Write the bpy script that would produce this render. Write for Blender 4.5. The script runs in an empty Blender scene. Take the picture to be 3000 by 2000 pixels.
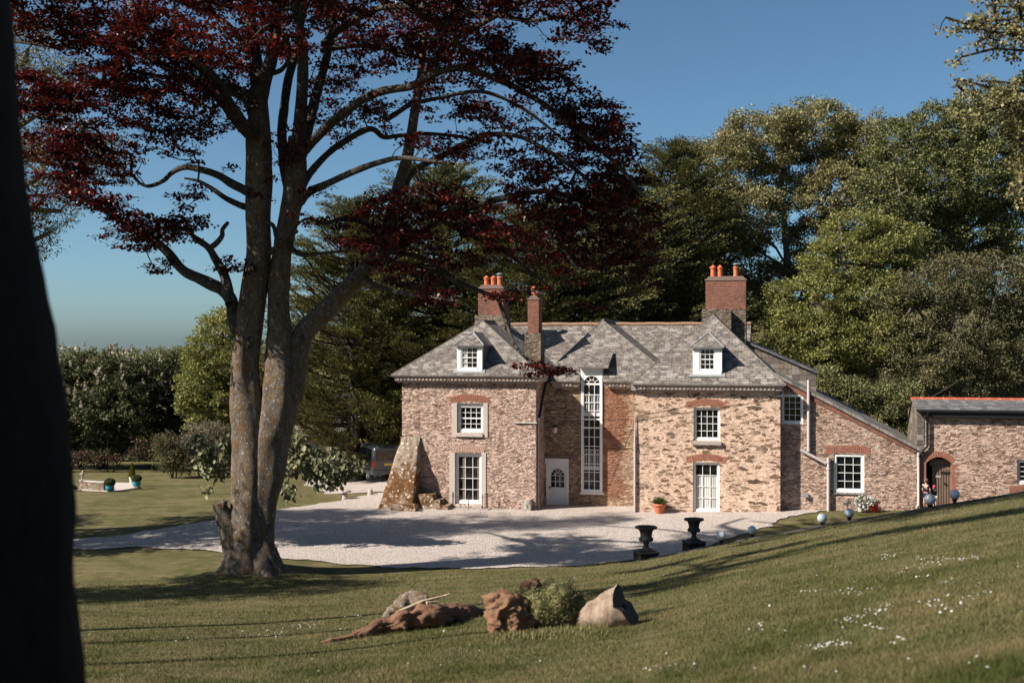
import bpy, bmesh, math, random
import numpy as np
from mathutils import Vector, Matrix

# ------------------------------------------------------------------ camera, sky, sun, exposure
S = bpy.context.scene
EYE = 7.5            # camera height above the gravel forecourt
FPX = 3600.0         # focal length in photograph pixels (43 mm lens on a 36 mm frame)
cam_d = bpy.data.cameras.new('camera'); cam = bpy.data.objects.new('camera', cam_d)
S.collection.objects.link(cam); S.camera = cam
cam.location = (0, 0, EYE); cam.rotation_euler = (math.radians(90), 0, 0)
cam_d.sensor_width = 36; cam_d.lens = 36 * FPX / 3000; cam_d.clip_start = 0.1; cam_d.clip_end = 6000
cam_d.dof.use_dof = True; cam_d.dof.focus_distance = 53; cam_d.dof.aperture_fstop = 1.8
SUN_AZ, SUN_EL = math.radians(20), math.radians(39)
TRAVEL = Vector((math.cos(SUN_AZ) * math.cos(SUN_EL), math.sin(SUN_AZ) * math.cos(SUN_EL), -math.sin(SUN_EL)))
sd = bpy.data.lights.new('sun', 'SUN'); so = bpy.data.objects.new('sun', sd); S.collection.objects.link(so)
sd.energy = 5.0; sd.angle = math.radians(0.53); sd.color = (1.0, 0.93, 0.82)
so.rotation_euler = TRAVEL.to_track_quat('-Z', 'Y').to_euler(); so.location = (-30, -20, 40)
W = bpy.data.worlds.new('World'); S.world = W; W.use_nodes = True
wn = W.node_tree.nodes; wl = W.node_tree.links
for n_ in list(wn): wn.remove(n_)
w_out = wn.new('ShaderNodeOutputWorld'); w_bg = wn.new('ShaderNodeBackground'); w_sky = wn.new('ShaderNodeTexSky')
w_sky.sky_type = 'NISHITA'; w_sky.sun_disc = False; w_sky.sun_elevation = SUN_EL
w_sky.sun_rotation = math.atan2(-TRAVEL.x, -TRAVEL.y); w_sky.air_density = 0.6; w_sky.dust_density = 1.0; w_sky.ozone_density = 10.0
w_bg.inputs['Strength'].default_value = 0.081
w_tint = wn.new('ShaderNodeMix'); w_tint.data_type = 'RGBA'; w_tint.blend_type = 'MULTIPLY'; w_tint.inputs[0].default_value = 1.0
w_tint.inputs[7].default_value = (1.10, 1.02, 0.74, 1)      # one even colour tint over the whole sky
wl.new(w_sky.outputs[0], w_tint.inputs[6]); wl.new(w_tint.outputs[2], w_bg.inputs[0]); wl.new(w_bg.outputs[0], w_out.inputs[0])
S.view_settings.view_transform = 'Standard'; S.view_settings.look = 'None'
S.view_settings.exposure = 1.0; S.view_settings.gamma = 1.0
S.cycles.max_bounces = 6; S.cycles.transparent_max_bounces = 8
try:
    S.cycles.use_denoising = True
except Exception:
    pass

# ------------------------------------------------------------------ helpers
C = S.collection
RNG = np.random.default_rng(7)
random.seed(7)

def tag(o, label=None, cat=None, group=None, kind=None):
    if label: o['label'] = label
    if cat: o['category'] = cat
    if group: o['group'] = group
    if kind: o['kind'] = kind
    return o

def empty(name, loc=(0, 0, 0), rz=0.0):
    o = bpy.data.objects.new(name, None); C.objects.link(o)
    o.location = loc; o.rotation_euler = (0, 0, rz); o.empty_display_size = 0.3
    return o

def pix(px, py, y):
    """World point seen at photograph pixel (px, py) at distance y along the view."""
    return Vector(((px - 1500) / FPX * y, y, EYE - (py - 1000) / FPX * y))

def copy_tree(o, parent=None):
    c = o.copy(); C.objects.link(c); c.parent = parent
    for ch in list(o.children):
        copy_tree(ch, c)
    return c

def mesh_np(name, V, F, mat, parent=None, smooth=False, uv=None):
    V = np.asarray(V, dtype=np.float32).reshape(-1, 3); F = np.asarray(F, dtype=np.int32)
    k = F.shape[1]
    me = bpy.data.meshes.new(name)
    me.vertices.add(len(V)); me.vertices.foreach_set('co', V.ravel())
    me.loops.add(F.size); me.loops.foreach_set('vertex_index', F.ravel())
    me.polygons.add(len(F))
    me.polygons.foreach_set('loop_start', np.arange(0, F.size, k, dtype=np.int32))
    me.polygons.foreach_set('loop_total', np.full(len(F), k, dtype=np.int32))
    if smooth: me.polygons.foreach_set('use_smooth', np.ones(len(F), dtype=bool))
    me.update(calc_edges=True); me.validate()
    if mat: me.materials.append(mat)
    o = bpy.data.objects.new(name, me); C.objects.link(o)
    if parent: o.parent = parent
    return o

class MB:
    """Collects polygons (with optional uv in metres) and links them as one mesh object."""
    def __init__(s): s.v = []; s.f = []; s.uv = []; s.sm = []
    def face(s, pts, uv=None, smooth=False):
        i = len(s.v); s.v.extend([tuple(p) for p in pts]); s.f.append(tuple(range(i, i + len(pts))))
        s.uv.append(uv); s.sm.append(smooth)
    def grid(s, rows, smooth=True, closed=False):
        """rows: list of equal-length point lists, shared vertices."""
        i0 = len(s.v); n = len(rows[0])
        for r in rows: s.v.extend([tuple(p) for p in r])
        for a in range(len(rows) - 1):
            for b in range(n if closed else n - 1):
                b2 = (b + 1) % n
                s.f.append((i0 + a * n + b, i0 + a * n + b2, i0 + (a + 1) * n + b2, i0 + (a + 1) * n + b))
                s.uv.append(None); s.sm.append(smooth)
    def box(s, x0, x1, y0, y1, z0, z1):
        if x0 > x1: x0, x1 = x1, x0
        if y0 > y1: y0, y1 = y1, y0
        if z0 > z1: z0, z1 = z1, z0
        p = [(x, y, z) for z in (z0, z1) for y in (y0, y1) for x in (x0, x1)]
        for q in ((0, 2, 3, 1), (4, 5, 7, 6), (0, 1, 5, 4), (2, 6, 7, 3), (0, 4, 6, 2), (1, 3, 7, 5)):
            s.face([p[i] for i in q])
    def prism(s, poly, axis, a, b):
        """poly: 2D points; axis 'y' -> (x,z) extruded y a..b ; 'x' -> (y,z); 'z' -> (x,y)."""
        def P(p, t):
            return {'y': (p[0], t, p[1]), 'x': (t, p[0], p[1]), 'z': (p[0], p[1], t)}[axis]
        s.face([P(p, a) for p in poly]); s.face([P(p, b) for p in reversed(poly)])
        for i in range(len(poly)):
            p, q = poly[i], poly[(i + 1) % len(poly)]
            s.face([P(q, a), P(p, a), P(p, b), P(q, b)])
    def tube(s, pts, rad, n=10, cap=True, smooth=True):
        pts = [Vector(p) for p in pts]
        if not hasattr(rad, '__len__'): rad = [rad] * len(pts)
        rows = []; ref = None
        for i, p in enumerate(pts):
            d = (pts[min(i + 1, len(pts) - 1)] - pts[max(i - 1, 0)]).normalized()
            if ref is None: ref = Vector((1, 0, 0)) if abs(d.x) < .8 else Vector((0, 1, 0))
            e = (ref - d * ref.dot(d)).normalized(); ref = e; g = d.cross(e)
            rows.append([p + (e * math.cos(t) + g * math.sin(t)) * rad[i] for t in [2 * math.pi * k / n for k in range(n)]])
        s.grid(rows, smooth, True)
        if cap: s.face(rows[0][::-1]); s.face(rows[-1])
    def lathe(s, prof, c=(0, 0, 0), n=20, smooth=True):
        rows = [[(c[0] + r * math.cos(2 * math.pi * k / n), c[1] + r * math.sin(2 * math.pi * k / n), c[2] + z) for k in range(n)] for r, z in prof]
        s.grid(rows, smooth, True)
        s.face(rows[0][::-1]); s.face(rows[-1])
    def ball(s, c, r, n=16, m=10, sx=1, sy=1, sz=1):
        rows = []
        for i in range(m + 1):
            a = -math.pi / 2 + math.pi * i / m
            q = max(math.cos(a), 1e-3)
            rows.append([(c[0] + r * sx * q * math.cos(2 * math.pi * k / n), c[1] + r * sy * q * math.sin(2 * math.pi * k / n), c[2] + r * sz * math.sin(a)) for k in range(n)])
        s.grid(rows, True, True)
    def build(s, name, mat, parent=None, bevel=0, mats=None):
        me = bpy.data.meshes.new(name); me.from_pydata(s.v, [], s.f)
        if any(u is not None for u in s.uv):
            ul = me.uv_layers.new(name='UVMap'); k = 0
            for f, u in zip(s.f, s.uv):
                for j in range(len(f)):
                    ul.data[k].uv = u[j] if u is not None else (0, 0); k += 1
        me.polygons.foreach_set('use_smooth', s.sm)
        me.update()
        if mat: me.materials.append(mat)
        o = bpy.data.objects.new(name, me); C.objects.link(o)
        if parent: o.parent = parent
        if bevel:
            m = o.modifiers.new('bevel', 'BEVEL'); m.width = bevel; m.segments = 2; m.limit_method = 'ANGLE'
        return o

# ------------------------------------------------------------------ materials
class NT:
    def __init__(s, name):
        s.m = bpy.data.materials.new(name); s.m.use_nodes = True
        s.t = s.m.node_tree
        for n in list(s.t.nodes): s.t.nodes.remove(n)
        s.out = s.t.nodes.new('ShaderNodeOutputMaterial')
    def n(s, typ, ins=None, **at):
        d = s.t.nodes.new('ShaderNode' + typ)
        for k, v in at.items(): setattr(d, k, v)
        for k, v in (ins or {}).items():
            if isinstance(v, bpy.types.NodeSocket): s.t.links.new(v, d.inputs[k])
            else: d.inputs[k].default_value = v
        return d
    def obj(s): return s.n('TexCoord').outputs['Object']
    def uv(s): return s.n('TexCoord').outputs['UV']
    def noise(s, vec, scale, detail=4, rough=.55, dist=0):
        return s.n('TexNoise', {'Vector': vec, 'Scale': scale, 'Detail': detail, 'Roughness': rough, 'Distortion': dist}).outputs['Fac']
    def ramp(s, fac, stops, interp='LINEAR'):
        r = s.n('ValToRGB', {'Fac': fac}); e = r.color_ramp.elements; r.color_ramp.interpolation = interp
        while len(e) < len(stops): e.new(.5)
        for q, (p, c) in zip(e, stops):
            q.position = p
            q.color = (c[0], c[1], c[2], 1) if hasattr(c, '__len__') else (c, c, c, 1)
        return r.outputs['Color']
    def mix(s, fac, a, b, mode='MIX'):
        d = s.n('Mix', data_type='RGBA', blend_type=mode)
        for i, v in ((0, fac), (6, a), (7, b)):
            if isinstance(v, bpy.types.NodeSocket): s.t.links.new(v, d.inputs[i])
            elif i == 0: d.inputs[0].default_value = v
            else: d.inputs[i].default_value = (v[0], v[1], v[2], 1)
        return d.outputs[2]
    def math(s, op, a, b=0.0, clamp=False):
        d = s.n('Math', operation=op, use_clamp=clamp)
        for i, v in ((0, a), (1, b)):
            if isinstance(v, bpy.types.NodeSocket): s.t.links.new(v, d.inputs[i])
            else: d.inputs[i].default_value = v
        return d.outputs[0]
    def scale(s, vec, sc, loc=(0, 0, 0)):
        return s.n('Mapping', {'Vector': vec, 'Scale': sc, 'Location': loc}).outputs[0]
    def warp(s, vec, scale, amount):
        nz = s.n('TexNoise', {'Vector': vec, 'Scale': scale, 'Detail': 3}).outputs['Color']
        c = s.n('VectorMath', {0: nz, 1: (.5, .5, .5)}, operation='SUBTRACT').outputs[0]
        c = s.n('VectorMath', {0: c, 'Scale': amount}, operation='SCALE').outputs[0]
        return s.n('VectorMath', {0: vec, 1: c}, operation='ADD').outputs[0]
    def bump(s, h, strength=.5, dist=.02):
        return s.n('Bump', {'Height': h, 'Strength': strength, 'Distance': dist}).outputs[0]
    def bsdf(s, col, rough=.8, normal=None, spec=.3, metal=0.0, **kw):
        d = s.n('BsdfPrincipled')
        for k, v in (('Base Color', col), ('Roughness', rough), ('Normal', normal), ('Specular IOR Level', spec), ('Metallic', metal)):
            if v is None: continue
            if isinstance(v, bpy.types.NodeSocket): s.t.links.new(v, d.inputs[k])
            elif k == 'Base Color': d.inputs[k].default_value = (v[0], v[1], v[2], 1)
            else: d.inputs[k].default_value = v
        for k, v in kw.items(): d.inputs[k].default_value = v
        s.t.links.new(d.outputs[0], s.out.inputs[0]); return s.m

def m_plain(name, col, rough=.6, var=.25, sc=6, bump=.1, spec=.3, metal=0):
    t = NT(name); v = t.obj(); n = t.noise(v, sc, 5, .65)
    c = t.mix(n, [x * (1 - var) for x in col], [min(1, x * (1 + var)) for x in col])
    return t.bsdf(c, rough, t.bump(t.noise(v, sc * 6, 3), bump, .01), spec, metal)

def m_rubble(name, mortar, stones, sx, sz, mw, patch=None, lich=None, soft=.5, stain=.5, mvar=.42, crack=1.0):
    """Rubble masonry: irregular flat stones bedded in lime mortar."""
    t = NT(name); v = t.obj(); w = t.warp(v, 3.2, .22); w = t.warp(w, 14, .05)
    q = t.scale(w, (sx, sx, sz))
    msk = t.ramp(t.noise(v, .9, 4, .7), [(.50, 0.0), (.53, 1.0)])
    def two(sc):
        cell = t.n('TexVoronoi', {'Vector': q, 'Scale': sc, 'Randomness': 1.0}, feature='F1')
        return cell.outputs['Color'], t.n('TexVoronoi', {'Vector': q, 'Scale': sc, 'Randomness': 1.0}, feature='DISTANCE_TO_EDGE').outputs['Distance']
    ca, ea = two(1.0); cb, eb = two(.60)
    cc = t.n('SeparateColor', {0: t.mix(msk, ca, cb)}); rnd, rn2 = cc.outputs[0], cc.outputs[1]
    edge = t.math('ADD', t.math('MULTIPLY', ea, t.math('SUBTRACT', 1.0, msk)), t.math('MULTIPLY', eb, msk))
    col = t.ramp(rnd, [(i / max(1, len(stones) - 1), c) for i, c in enumerate(stones)])
    fine = t.noise(t.scale(v, (9, 9, 26)), 1.0, 6, .7)
    col = t.mix(.7, col, t.ramp(fine, [(.32, .16), (.60, 1.12)]), 'MULTIPLY')
    # width of the joint varies from stone to stone: some stones almost drown in mortar
    thr = t.math('MULTIPLY', t.math('ADD', .25, t.math('MULTIPLY', rn2, 1.5)), mw)
    thr = t.math('MULTIPLY', thr, t.math('ADD', .5, t.noise(v, 1.1, 3)))
    isst = t.math('MULTIPLY', t.math('SUBTRACT', edge, thr), 1 / (mw * soft), clamp=False)
    isst = t.math('MINIMUM', t.math('MAXIMUM', isst, 0), 1)
    mnoise = t.noise(t.scale(v, (6, 6, 12)), 1.0, 6, .75)
    mc = t.mix(t.ramp(mnoise, [(.34, 0.0), (.62, 1.0)]), [x * mvar for x in mortar], [min(1, x * 1.12) for x in mortar])
    c = t.mix(isst, mc, col)
    big = t.noise(v, .55, 4, .6)
    c = t.mix(t.ramp(big, [(.38, 0.0), (.68, stain)]), c, t.mix(1.0, c, (.74, .66, .62), 'MULTIPLY'))
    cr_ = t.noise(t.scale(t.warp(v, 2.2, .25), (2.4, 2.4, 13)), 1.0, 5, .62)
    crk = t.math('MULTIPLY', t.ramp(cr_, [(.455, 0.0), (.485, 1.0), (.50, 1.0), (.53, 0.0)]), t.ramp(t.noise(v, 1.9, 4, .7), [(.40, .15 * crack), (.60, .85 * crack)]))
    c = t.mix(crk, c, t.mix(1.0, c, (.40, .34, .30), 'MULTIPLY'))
    c = t.mix(t.ramp(t.noise(t.scale(v, (1.3, 1.3, 4)), 1.0, 6, .75), [(.56, 0.0), (.68, .55)]), c, [min(1, x * 1.25) for x in mortar])
    run = t.noise(t.scale(v, (1.7, 1.7, .16)), 1.0, 5, .7)
    c = t.mix(t.ramp(run, [(.54, 0.0), (.76, .55)]), c, t.mix(1.0, c, (.52, .45, .40), 'MULTIPLY'))
    if patch: # a worn area of red brickwork in the stone
        for (pc, rad, colr) in patch:
            dv = t.n('VectorMath', {0: t.warp(v, 1.6, .9), 1: pc}, operation='SUBTRACT').outputs[0]
            dv = t.n('VectorMath', {0: dv, 1: (1 / rad[0], 0, 1 / rad[1])}, operation='MULTIPLY').outputs[0]
            ln = t.n('VectorMath', {0: dv}, operation='LENGTH').outputs['Value']
            pm = t.ramp(ln, [(.75, 1.0), (1.0, 0.0)])
            br = t.n('TexBrick', {'Vector': t.n('CombineXYZ', {0: t.n('SeparateXYZ', {0: v}).outputs[0], 1: t.n('SeparateXYZ', {0: v}).outputs[2]}).outputs[0],
                                  'Color1': (*[x * .75 for x in colr], 1), 'Color2': (*[x * 1.15 for x in colr], 1), 'Mortar': (.36, .25, .18, 1), 'Scale': 1.0,
                                  'Mortar Size': .010, 'Brick Width': .23, 'Row Height': .075}).outputs['Color']
            br = t.mix(.5, br, t.ramp(mnoise, [(.3, .35), (.7, 1.0)]), 'MULTIPLY')
            c = t.mix(t.math('MULTIPLY', pm, .85), c, br)
    if lich:
        lc, lo, hi = lich
        lm = t.ramp(t.noise(v, 2.3, 6, .7), [(lo, 0.0), (hi, 1.0)])
        c = t.mix(lm, c, lc)
    h = t.math('ADD', t.math('MULTIPLY', isst, .55), t.math('MULTIPLY', fine, .55))
    h = t.math('SUBTRACT', t.math('ADD', h, t.math('MULTIPLY', t.noise(v, 22, 5, .7), .35)), t.math('MULTIPLY', crk, .7))
    return t.bsdf(c, .93, t.bump(h, 1.0, .10), .12)

def m_brick(name, c1, c2, mortar, bw=.22, rh=.075, ms=.010, axis='xz', dirt=.5):
    t = NT(name); v = t.obj(); sp = t.n('SeparateXYZ', {0: t.warp(v, 4, .012)})
    su = t.math('ADD', sp.outputs[0], sp.outputs[1])
    vec = t.n('CombineXYZ', {0: su, 1: sp.outputs[2]}).outputs[0]
    br = t.n('TexBrick', {'Vector': vec, 'Color1': (*c1, 1), 'Color2': (*c2, 1), 'Mortar': (*mortar, 1), 'Scale': 1.0, 'Mortar Size': ms, 'Brick Width': bw, 'Row Height': rh, 'Bias': -.1, 'Mortar Smooth': .3})
    n = t.noise(v, 9, 6, .7); c = t.mix(.75, br.outputs['Color'], t.ramp(n, [(.25, .35), (.7, 1.05)]), 'MULTIPLY')
    c = t.mix(t.ramp(t.noise(v, 1.4, 4), [(.5, 0.0), (.75, dirt)]), c, (.06, .045, .04))
    h = t.math('SUBTRACT', t.math('MULTIPLY', n, .5), br.outputs['Fac'])
    return t.bsdf(c, .9, t.bump(h, .8, .02), .15)

def m_slate(name, c1, c2, bw=.27, rh=.165, lich=(.33, .295, .25), lo=.5, hi=.72, orange=0.0):
    """Slate courses laid out in uv metres (u along the eaves, v up the slope)."""
    t = NT(name); uv = t.warp(t.uv(), 2.5, .035); v = t.obj()
    br = t.n('TexBrick', {'Vector': uv, 'Color1': (*c1, 1), 'Color2': (*c2, 1), 'Mortar': (.022, .02, .02, 1), 'Scale': 1.0, 'Mortar Size': .010, 'Mortar Smooth': .2, 'Bias': 0.0, 'Brick Width': bw, 'Row Height': rh})
    sp = t.n('SeparateXYZ', {0: uv})
    cellx = t.math('FLOOR', t.math('DIVIDE', sp.outputs[0], bw * .93)); celly = t.math('FLOOR', t.math('DIVIDE', sp.outputs[1], rh))
    wn_ = t.n('TexWhiteNoise', {'Vector': t.n('CombineXYZ', {0: cellx, 1: celly}).outputs[0]}, noise_dimensions='2D')
    c = t.mix(t.ramp(wn_.outputs['Value'], [(.0, .3), (.20, .75), (.21, .0), (.80, .0), (.82, .4), (1.0, .7)]), br.outputs['Color'], t.ramp(wn_.outputs['Value'], [(.45, (.07, .06, .06)), (.55, (.33, .295, .28))]))
    f = t.noise(v, 11, 6, .75)
    c = t.mix(.8, c, t.ramp(f, [(.28, .42), (.72, 1.2)]), 'MULTIPLY')
    c = t.mix(t.ramp(t.noise(v, 3.4, 7, .78), [(lo, 0.0), (hi, .85)]), c, lich)
    c = t.mix(t.ramp(t.noise(v, .7, 4, .6), [(.5, 0.0), (.7, .5)]), c, (.075, .06, .062))
    if orange: c = t.mix(t.ramp(t.noise(v, 5.5, 5, .8), [(.62, 0.0), (.70, orange)]), c, (.42, .17, .03))
    saw = t.math('FRACT', t.math('DIVIDE', sp.outputs[1], rh))
    h = t.math('ADD', t.math('MULTIPLY', t.math('SUBTRACT', 1, saw), .8), t.math('MULTIPLY', f, .5))
    h = t.math('SUBTRACT', h, t.math('MULTIPLY', br.outputs['Fac'], .7))
    h = t.math('ADD', h, t.math('MULTIPLY', wn_.outputs['Value'], .3))
    return t.bsdf(c, .72, t.bump(h, .75, .02), .35)

def m_leaf(name, stops, trans=.35, tcol=None, rough=.6, gloss=.02):
    gloss = min(gloss, .02)
    t = NT(name); r = t.n('NewGeometry').outputs['Random Per Island']
    c = t.ramp(r, stops)
    c = t.mix(.35, c, t.ramp(t.noise(t.obj(), .45, 2), [(.35, .55), (.65, 1.25)]), 'MULTIPLY')
    d = t.n('BsdfDiffuse', {'Color': c}).outputs[0]
    tc = t.mix(.6, c, tcol) if tcol else c
    tr = t.n('BsdfTranslucent', {'Color': tc}).outputs[0]
    m = t.n('MixShader', {0: trans, 1: d, 2: tr}).outputs[0]
    g = t.n('BsdfGlossy', {'Roughness': rough, 'Color': (.9, .9, .9, 1)}).outputs[0]
    m = t.n('MixShader', {0: gloss, 1: m, 2: g}).outputs[0]
    t.t.links.new(m, t.out.inputs[0]); return t.m

def m_bark(name, base, light, moss=None, mlo=.5, mhi=.65, lichen=None, sc=1.0, bump=.8):
    t = NT(name); v = t.obj(); q = t.scale(v, (sc, sc, sc * .35))
    n1 = t.noise(q, 5, 7, .7, .6); n2 = t.noise(v, 2.6 * sc, 6, .72)
    c = t.mix(t.ramp(n1, [(.3, 0.0), (.7, 1.0)]), base, light)
    if lichen:
        vor = t.n('TexVoronoi', {'Vector': t.warp(v, 5, .3), 'Scale': 5.5 * sc}, feature='F1')
        c = t.mix(t.ramp(vor.outputs['Distance'], [(.16, .9), (.24, 0.0)]), c, lichen)
        c = t.mix(t.ramp(t.noise(v, 7 * sc, 6, .8), [(.56, 0.0), (.64, .8)]), c, [x * .8 for x in lichen])
    if moss:
        dn = t.n('SeparateXYZ', {0: v}).outputs[2]
        mm = t.ramp(n2, [(mlo, 0.0), (mhi, 1.0)])
        c = t.mix(t.math('MULTIPLY', mm, .85), c, t.mix(t.noise(v, 16, 5, .7), [x * .45 for x in moss], [x * 1.3 for x in moss]))
    c = t.mix(.7, c, t.ramp(t.noise(q, 18, 5, .7), [(.3, .5), (.65, 1.1)]), 'MULTIPLY')
    h = t.math('ADD', t.noise(t.scale(v, (sc * 3, sc * 3, sc)), 6, 7, .75), t.math('MULTIPLY', n2, .5))
    return t.bsdf(c, .9, t.bump(h, bump, .05), .2)

M = {}
M['lawn'] = None
M['white'] = m_plain('white_paint', (.74, .73, .71), .45, .06, 9, .06)
M['offwhite'] = m_plain('old_white_paint', (.55, .54, .53), .55, .12, 12, .1)
def m_glass(name, col, rough):  # opaque dark panes, the colour stands in for the unlit rooms behind
    t = NT(name); v = t.obj()
    return t.bsdf(t.ramp(t.noise(v, 1.3, 3), [(.35, [x * .4 for x in col]), (.7, [x * 2.2 for x in col])]), rough, t.bump(t.noise(v, 2.6, 2), .25, .02), .6)
M['glass'] = m_glass('window_glass', (.007, .0075, .008), .05)
M['glassblue'] = m_glass('stair_glass', (.009, .013, .02), .04)
M['black'] = m_plain('black_paint', (.014, .014, .015), .5, .3, 10, .2)
M['iron'] = m_plain('rusty_iron', (.045, .03, .024), .7, .4, 30, .3)
M['lead'] = m_plain('grey_lead', (.22, .225, .235), .55, .25, 5, .2)
M['pipe'] = m_plain('pale_pipe', (.42, .38, .36), .6, .2, 12, .15)
M['stonetrim'] = m_plain('dressed_stone', (.46, .385, .34), .85, .18, 8, .35)
M['granite'] = m_plain('granite', (.34, .29, .26), .9, .35, 14, .6)
M['oak'] = m_plain('weathered_oak', (.16, .11, .085), .8, .35, 5, .5)
M['terracotta'] = m_plain('terracotta', (.48, .15, .075), .8, .2, 7, .2)
M['pot'] = m_plain('chimney_pot_clay', (.50, .135, .06), .8, .22, 8, .25)
M['brick'] = m_brick('stack_brick', (.30, .105, .068), (.20, .075, .055), (.27, .19, .15), dirt=.7)
M['archbrick'] = m_plain('arch_brick', (.29, .12, .08), .85, .45, 7, .4)
M['palebrick'] = m_plain('limewashed_brick', (.46, .30, .24), .9, .35, 9, .5)
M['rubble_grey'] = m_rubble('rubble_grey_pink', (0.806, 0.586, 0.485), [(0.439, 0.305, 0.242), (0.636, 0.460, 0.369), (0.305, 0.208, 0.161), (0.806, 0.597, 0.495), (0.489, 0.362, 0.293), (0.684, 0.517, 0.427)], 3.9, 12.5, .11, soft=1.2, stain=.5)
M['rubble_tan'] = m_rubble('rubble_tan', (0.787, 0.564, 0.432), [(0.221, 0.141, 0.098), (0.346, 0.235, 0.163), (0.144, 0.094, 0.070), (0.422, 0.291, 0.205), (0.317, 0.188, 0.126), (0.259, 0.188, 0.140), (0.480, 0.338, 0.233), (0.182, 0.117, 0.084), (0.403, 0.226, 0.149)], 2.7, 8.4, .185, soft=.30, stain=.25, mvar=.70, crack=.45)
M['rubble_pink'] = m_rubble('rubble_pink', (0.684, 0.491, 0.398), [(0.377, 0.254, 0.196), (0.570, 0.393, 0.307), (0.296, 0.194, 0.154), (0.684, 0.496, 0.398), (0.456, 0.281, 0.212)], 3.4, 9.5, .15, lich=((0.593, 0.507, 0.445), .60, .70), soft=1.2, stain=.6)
M['slate'] = m_slate('slate_roof', (0.097, 0.079, 0.070), (0.184, 0.155, 0.138), lo=.46, hi=.74)
M['slatehung'] = m_slate('hung_slate', (.13, .105, .085), (.21, .165, .125), bw=.34, rh=.26, lo=.6, hi=.85)
M['slatedark'] = m_slate('dark_slate', (.085, .09, .10), (.20, .20, .205), bw=.24, rh=.12, lo=.6, hi=.8)
M['verge'] = m_slate('verge_slate', (.17, .15, .13), (.29, .26, .22), bw=.42, rh=.6, lo=.55, hi=.8)
M['ridge'] = m_brick('ridge_tile', (.46, .10, .05), (.38, .085, .045), (.55, .42, .32), bw=.46, rh=2, ms=.012, dirt=.1)
M['oldridge'] = m_plain('lichened_ridge', (.24, .145, .095), .9, .7, 5, .6)
# ------------------------------------------------------------------ the lie of the land
CR = np.array([-1.2, -.6, -.4, -.2111, -.0556, .055, .109, .171, .253, .3417, .4167, .55, .8, 1.2])
CY = np.array([34., 36, 38, 38.5, 40.0, 41, 41, 39.5, 37.5, 35, 33.5, 31.5, 28, 25])
CZ = np.array([0., 0, 0, 0.0, 0.0, .0, .21, 1.0, 1.875, 2.78, 3.39, 4.0, 4.6, 5.0])
BEECH = (-8.25, 39.2)

def sstep(a, b, x):
    t = np.clip((x - a) / (b - a), 0, 1); return t * t * (3 - 2 * t)

def ground(x, y):
    x = np.asarray(x, float); y = np.asarray(y, float)
    r = np.clip(x / np.maximum(y, 3.0), -1.2, 1.2)
    yc = np.interp(r, CR, CY); zc = np.interp(r, CR, CZ)
    t = np.clip(y / yc, 0, 1)
    near = zc + (5.9 - zc) * (1 - t) ** (1.0 + .10 * sstep(.1, -.2, r))
    near = near - .35 * sstep(0, -12, y) - .08 * np.clip(-y - 5, 0, 60)
    base = .034 * np.clip(x - 4, 0, 14)
    base = base - .045 * np.clip(y - 54, 0, 60) * sstep(-4, -10, x)
    base = base + .20 * np.clip(y - 60, 0, 60) * sstep(-3, 9, x)
    base = base - .024 * np.clip(y - 95, 0, 4000)
    past = np.clip(y - yc, 0, None)
    far = zc - .25 * sstep(0, .25, past) - .30 * np.clip(past - 1.4, 0, None)
    far = np.where(zc > .02, np.maximum(far, base), base)
    g = np.where(y < yc, np.maximum(near, base * 0), far)
    d2 = (x - BEECH[0]) ** 2 + (y - BEECH[1] - .1) ** 2
    return g + .38 * np.exp(-d2 / 3.2)

def gz(x, y): return float(ground(x, y))

def hit(px, py, y0=6.0, y1=140.0):
    """Ground points seen at photograph pixels (arrays)."""
    px = np.atleast_1d(np.asarray(px, float)); py = np.atleast_1d(np.asarray(py, float))
    r = (px - 1500) / FPX; s = (py - 1000) / FPX
    yy = np.full(px.shape, y0); done = np.zeros(px.shape, bool); y = y0
    while y < y1 and not done.all():
        h = EYE - s * y - ground(r * y, np.full(px.shape, y))
        now = (~done) & (h <= 0); yy[now] = y - .06; done |= now; y += .12
    yy[~done] = y1
    return np.stack([r * yy, yy, ground(r * yy, yy)], -1)

def flat_hit(px, py, z=0.0):
    y = (EYE - z) * FPX / (py - 1000); return ((px - 1500) / FPX * y, y)

DRIVE_PX = [(-900, 1700), (-900, 1590), (-200, 1592), (150, 1590), (320, 1573), (500, 1545), (650, 1520), (820, 1490), (950, 1462), (1060, 1443), (1140, 1432),
            (1250, 1425), (1600, 1430), (2000, 1440), (2400, 1450), (2720, 1462), (2790, 1466), (2700, 1478), (2560, 1494), (2420, 1515), (2300, 1540), (2200, 1572),
            (2100, 1601), (1960, 1632), (1870, 1645), (1700, 1655), (1500, 1664), (1300, 1669), (1100, 1660), (980, 1651), (870, 1641), (700, 1629), (560, 1611), (400, 1605), (200, 1609), (-200, 1630)]
DRIVE = [flat_hit(*p) for p in DRIVE_PX]
YARD = [(-12.2, 71), (-9.4, 63.8), (-6.2, 62.2), (-2, 61), (3, 62), (3, 79), (-9, 80), (-12.0, 79.5)]

def poly_sd(poly, x, y):
    """Signed distance to a polygon, negative inside (vectorised)."""
    d = np.full(x.shape, 1e9); ins = np.zeros(x.shape, bool)
    n = len(poly)
    for i in range(n):
        ax, ay = poly[i]; bx, by = poly[(i + 1) % n]
        ex, ey = bx - ax, by - ay
        t = np.clip(((x - ax) * ex + (y - ay) * ey) / (ex * ex + ey * ey + 1e-12), 0, 1)
        d = np.minimum(d, np.hypot(x - ax - t * ex, y - ay - t * ey))
        c = ((ay > y) != (by > y)) & (x < (bx - ax) * (y - ay) / (by - ay + 1e-12) + ax)
        ins ^= c
    return np.where(ins, -d, d)

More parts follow.
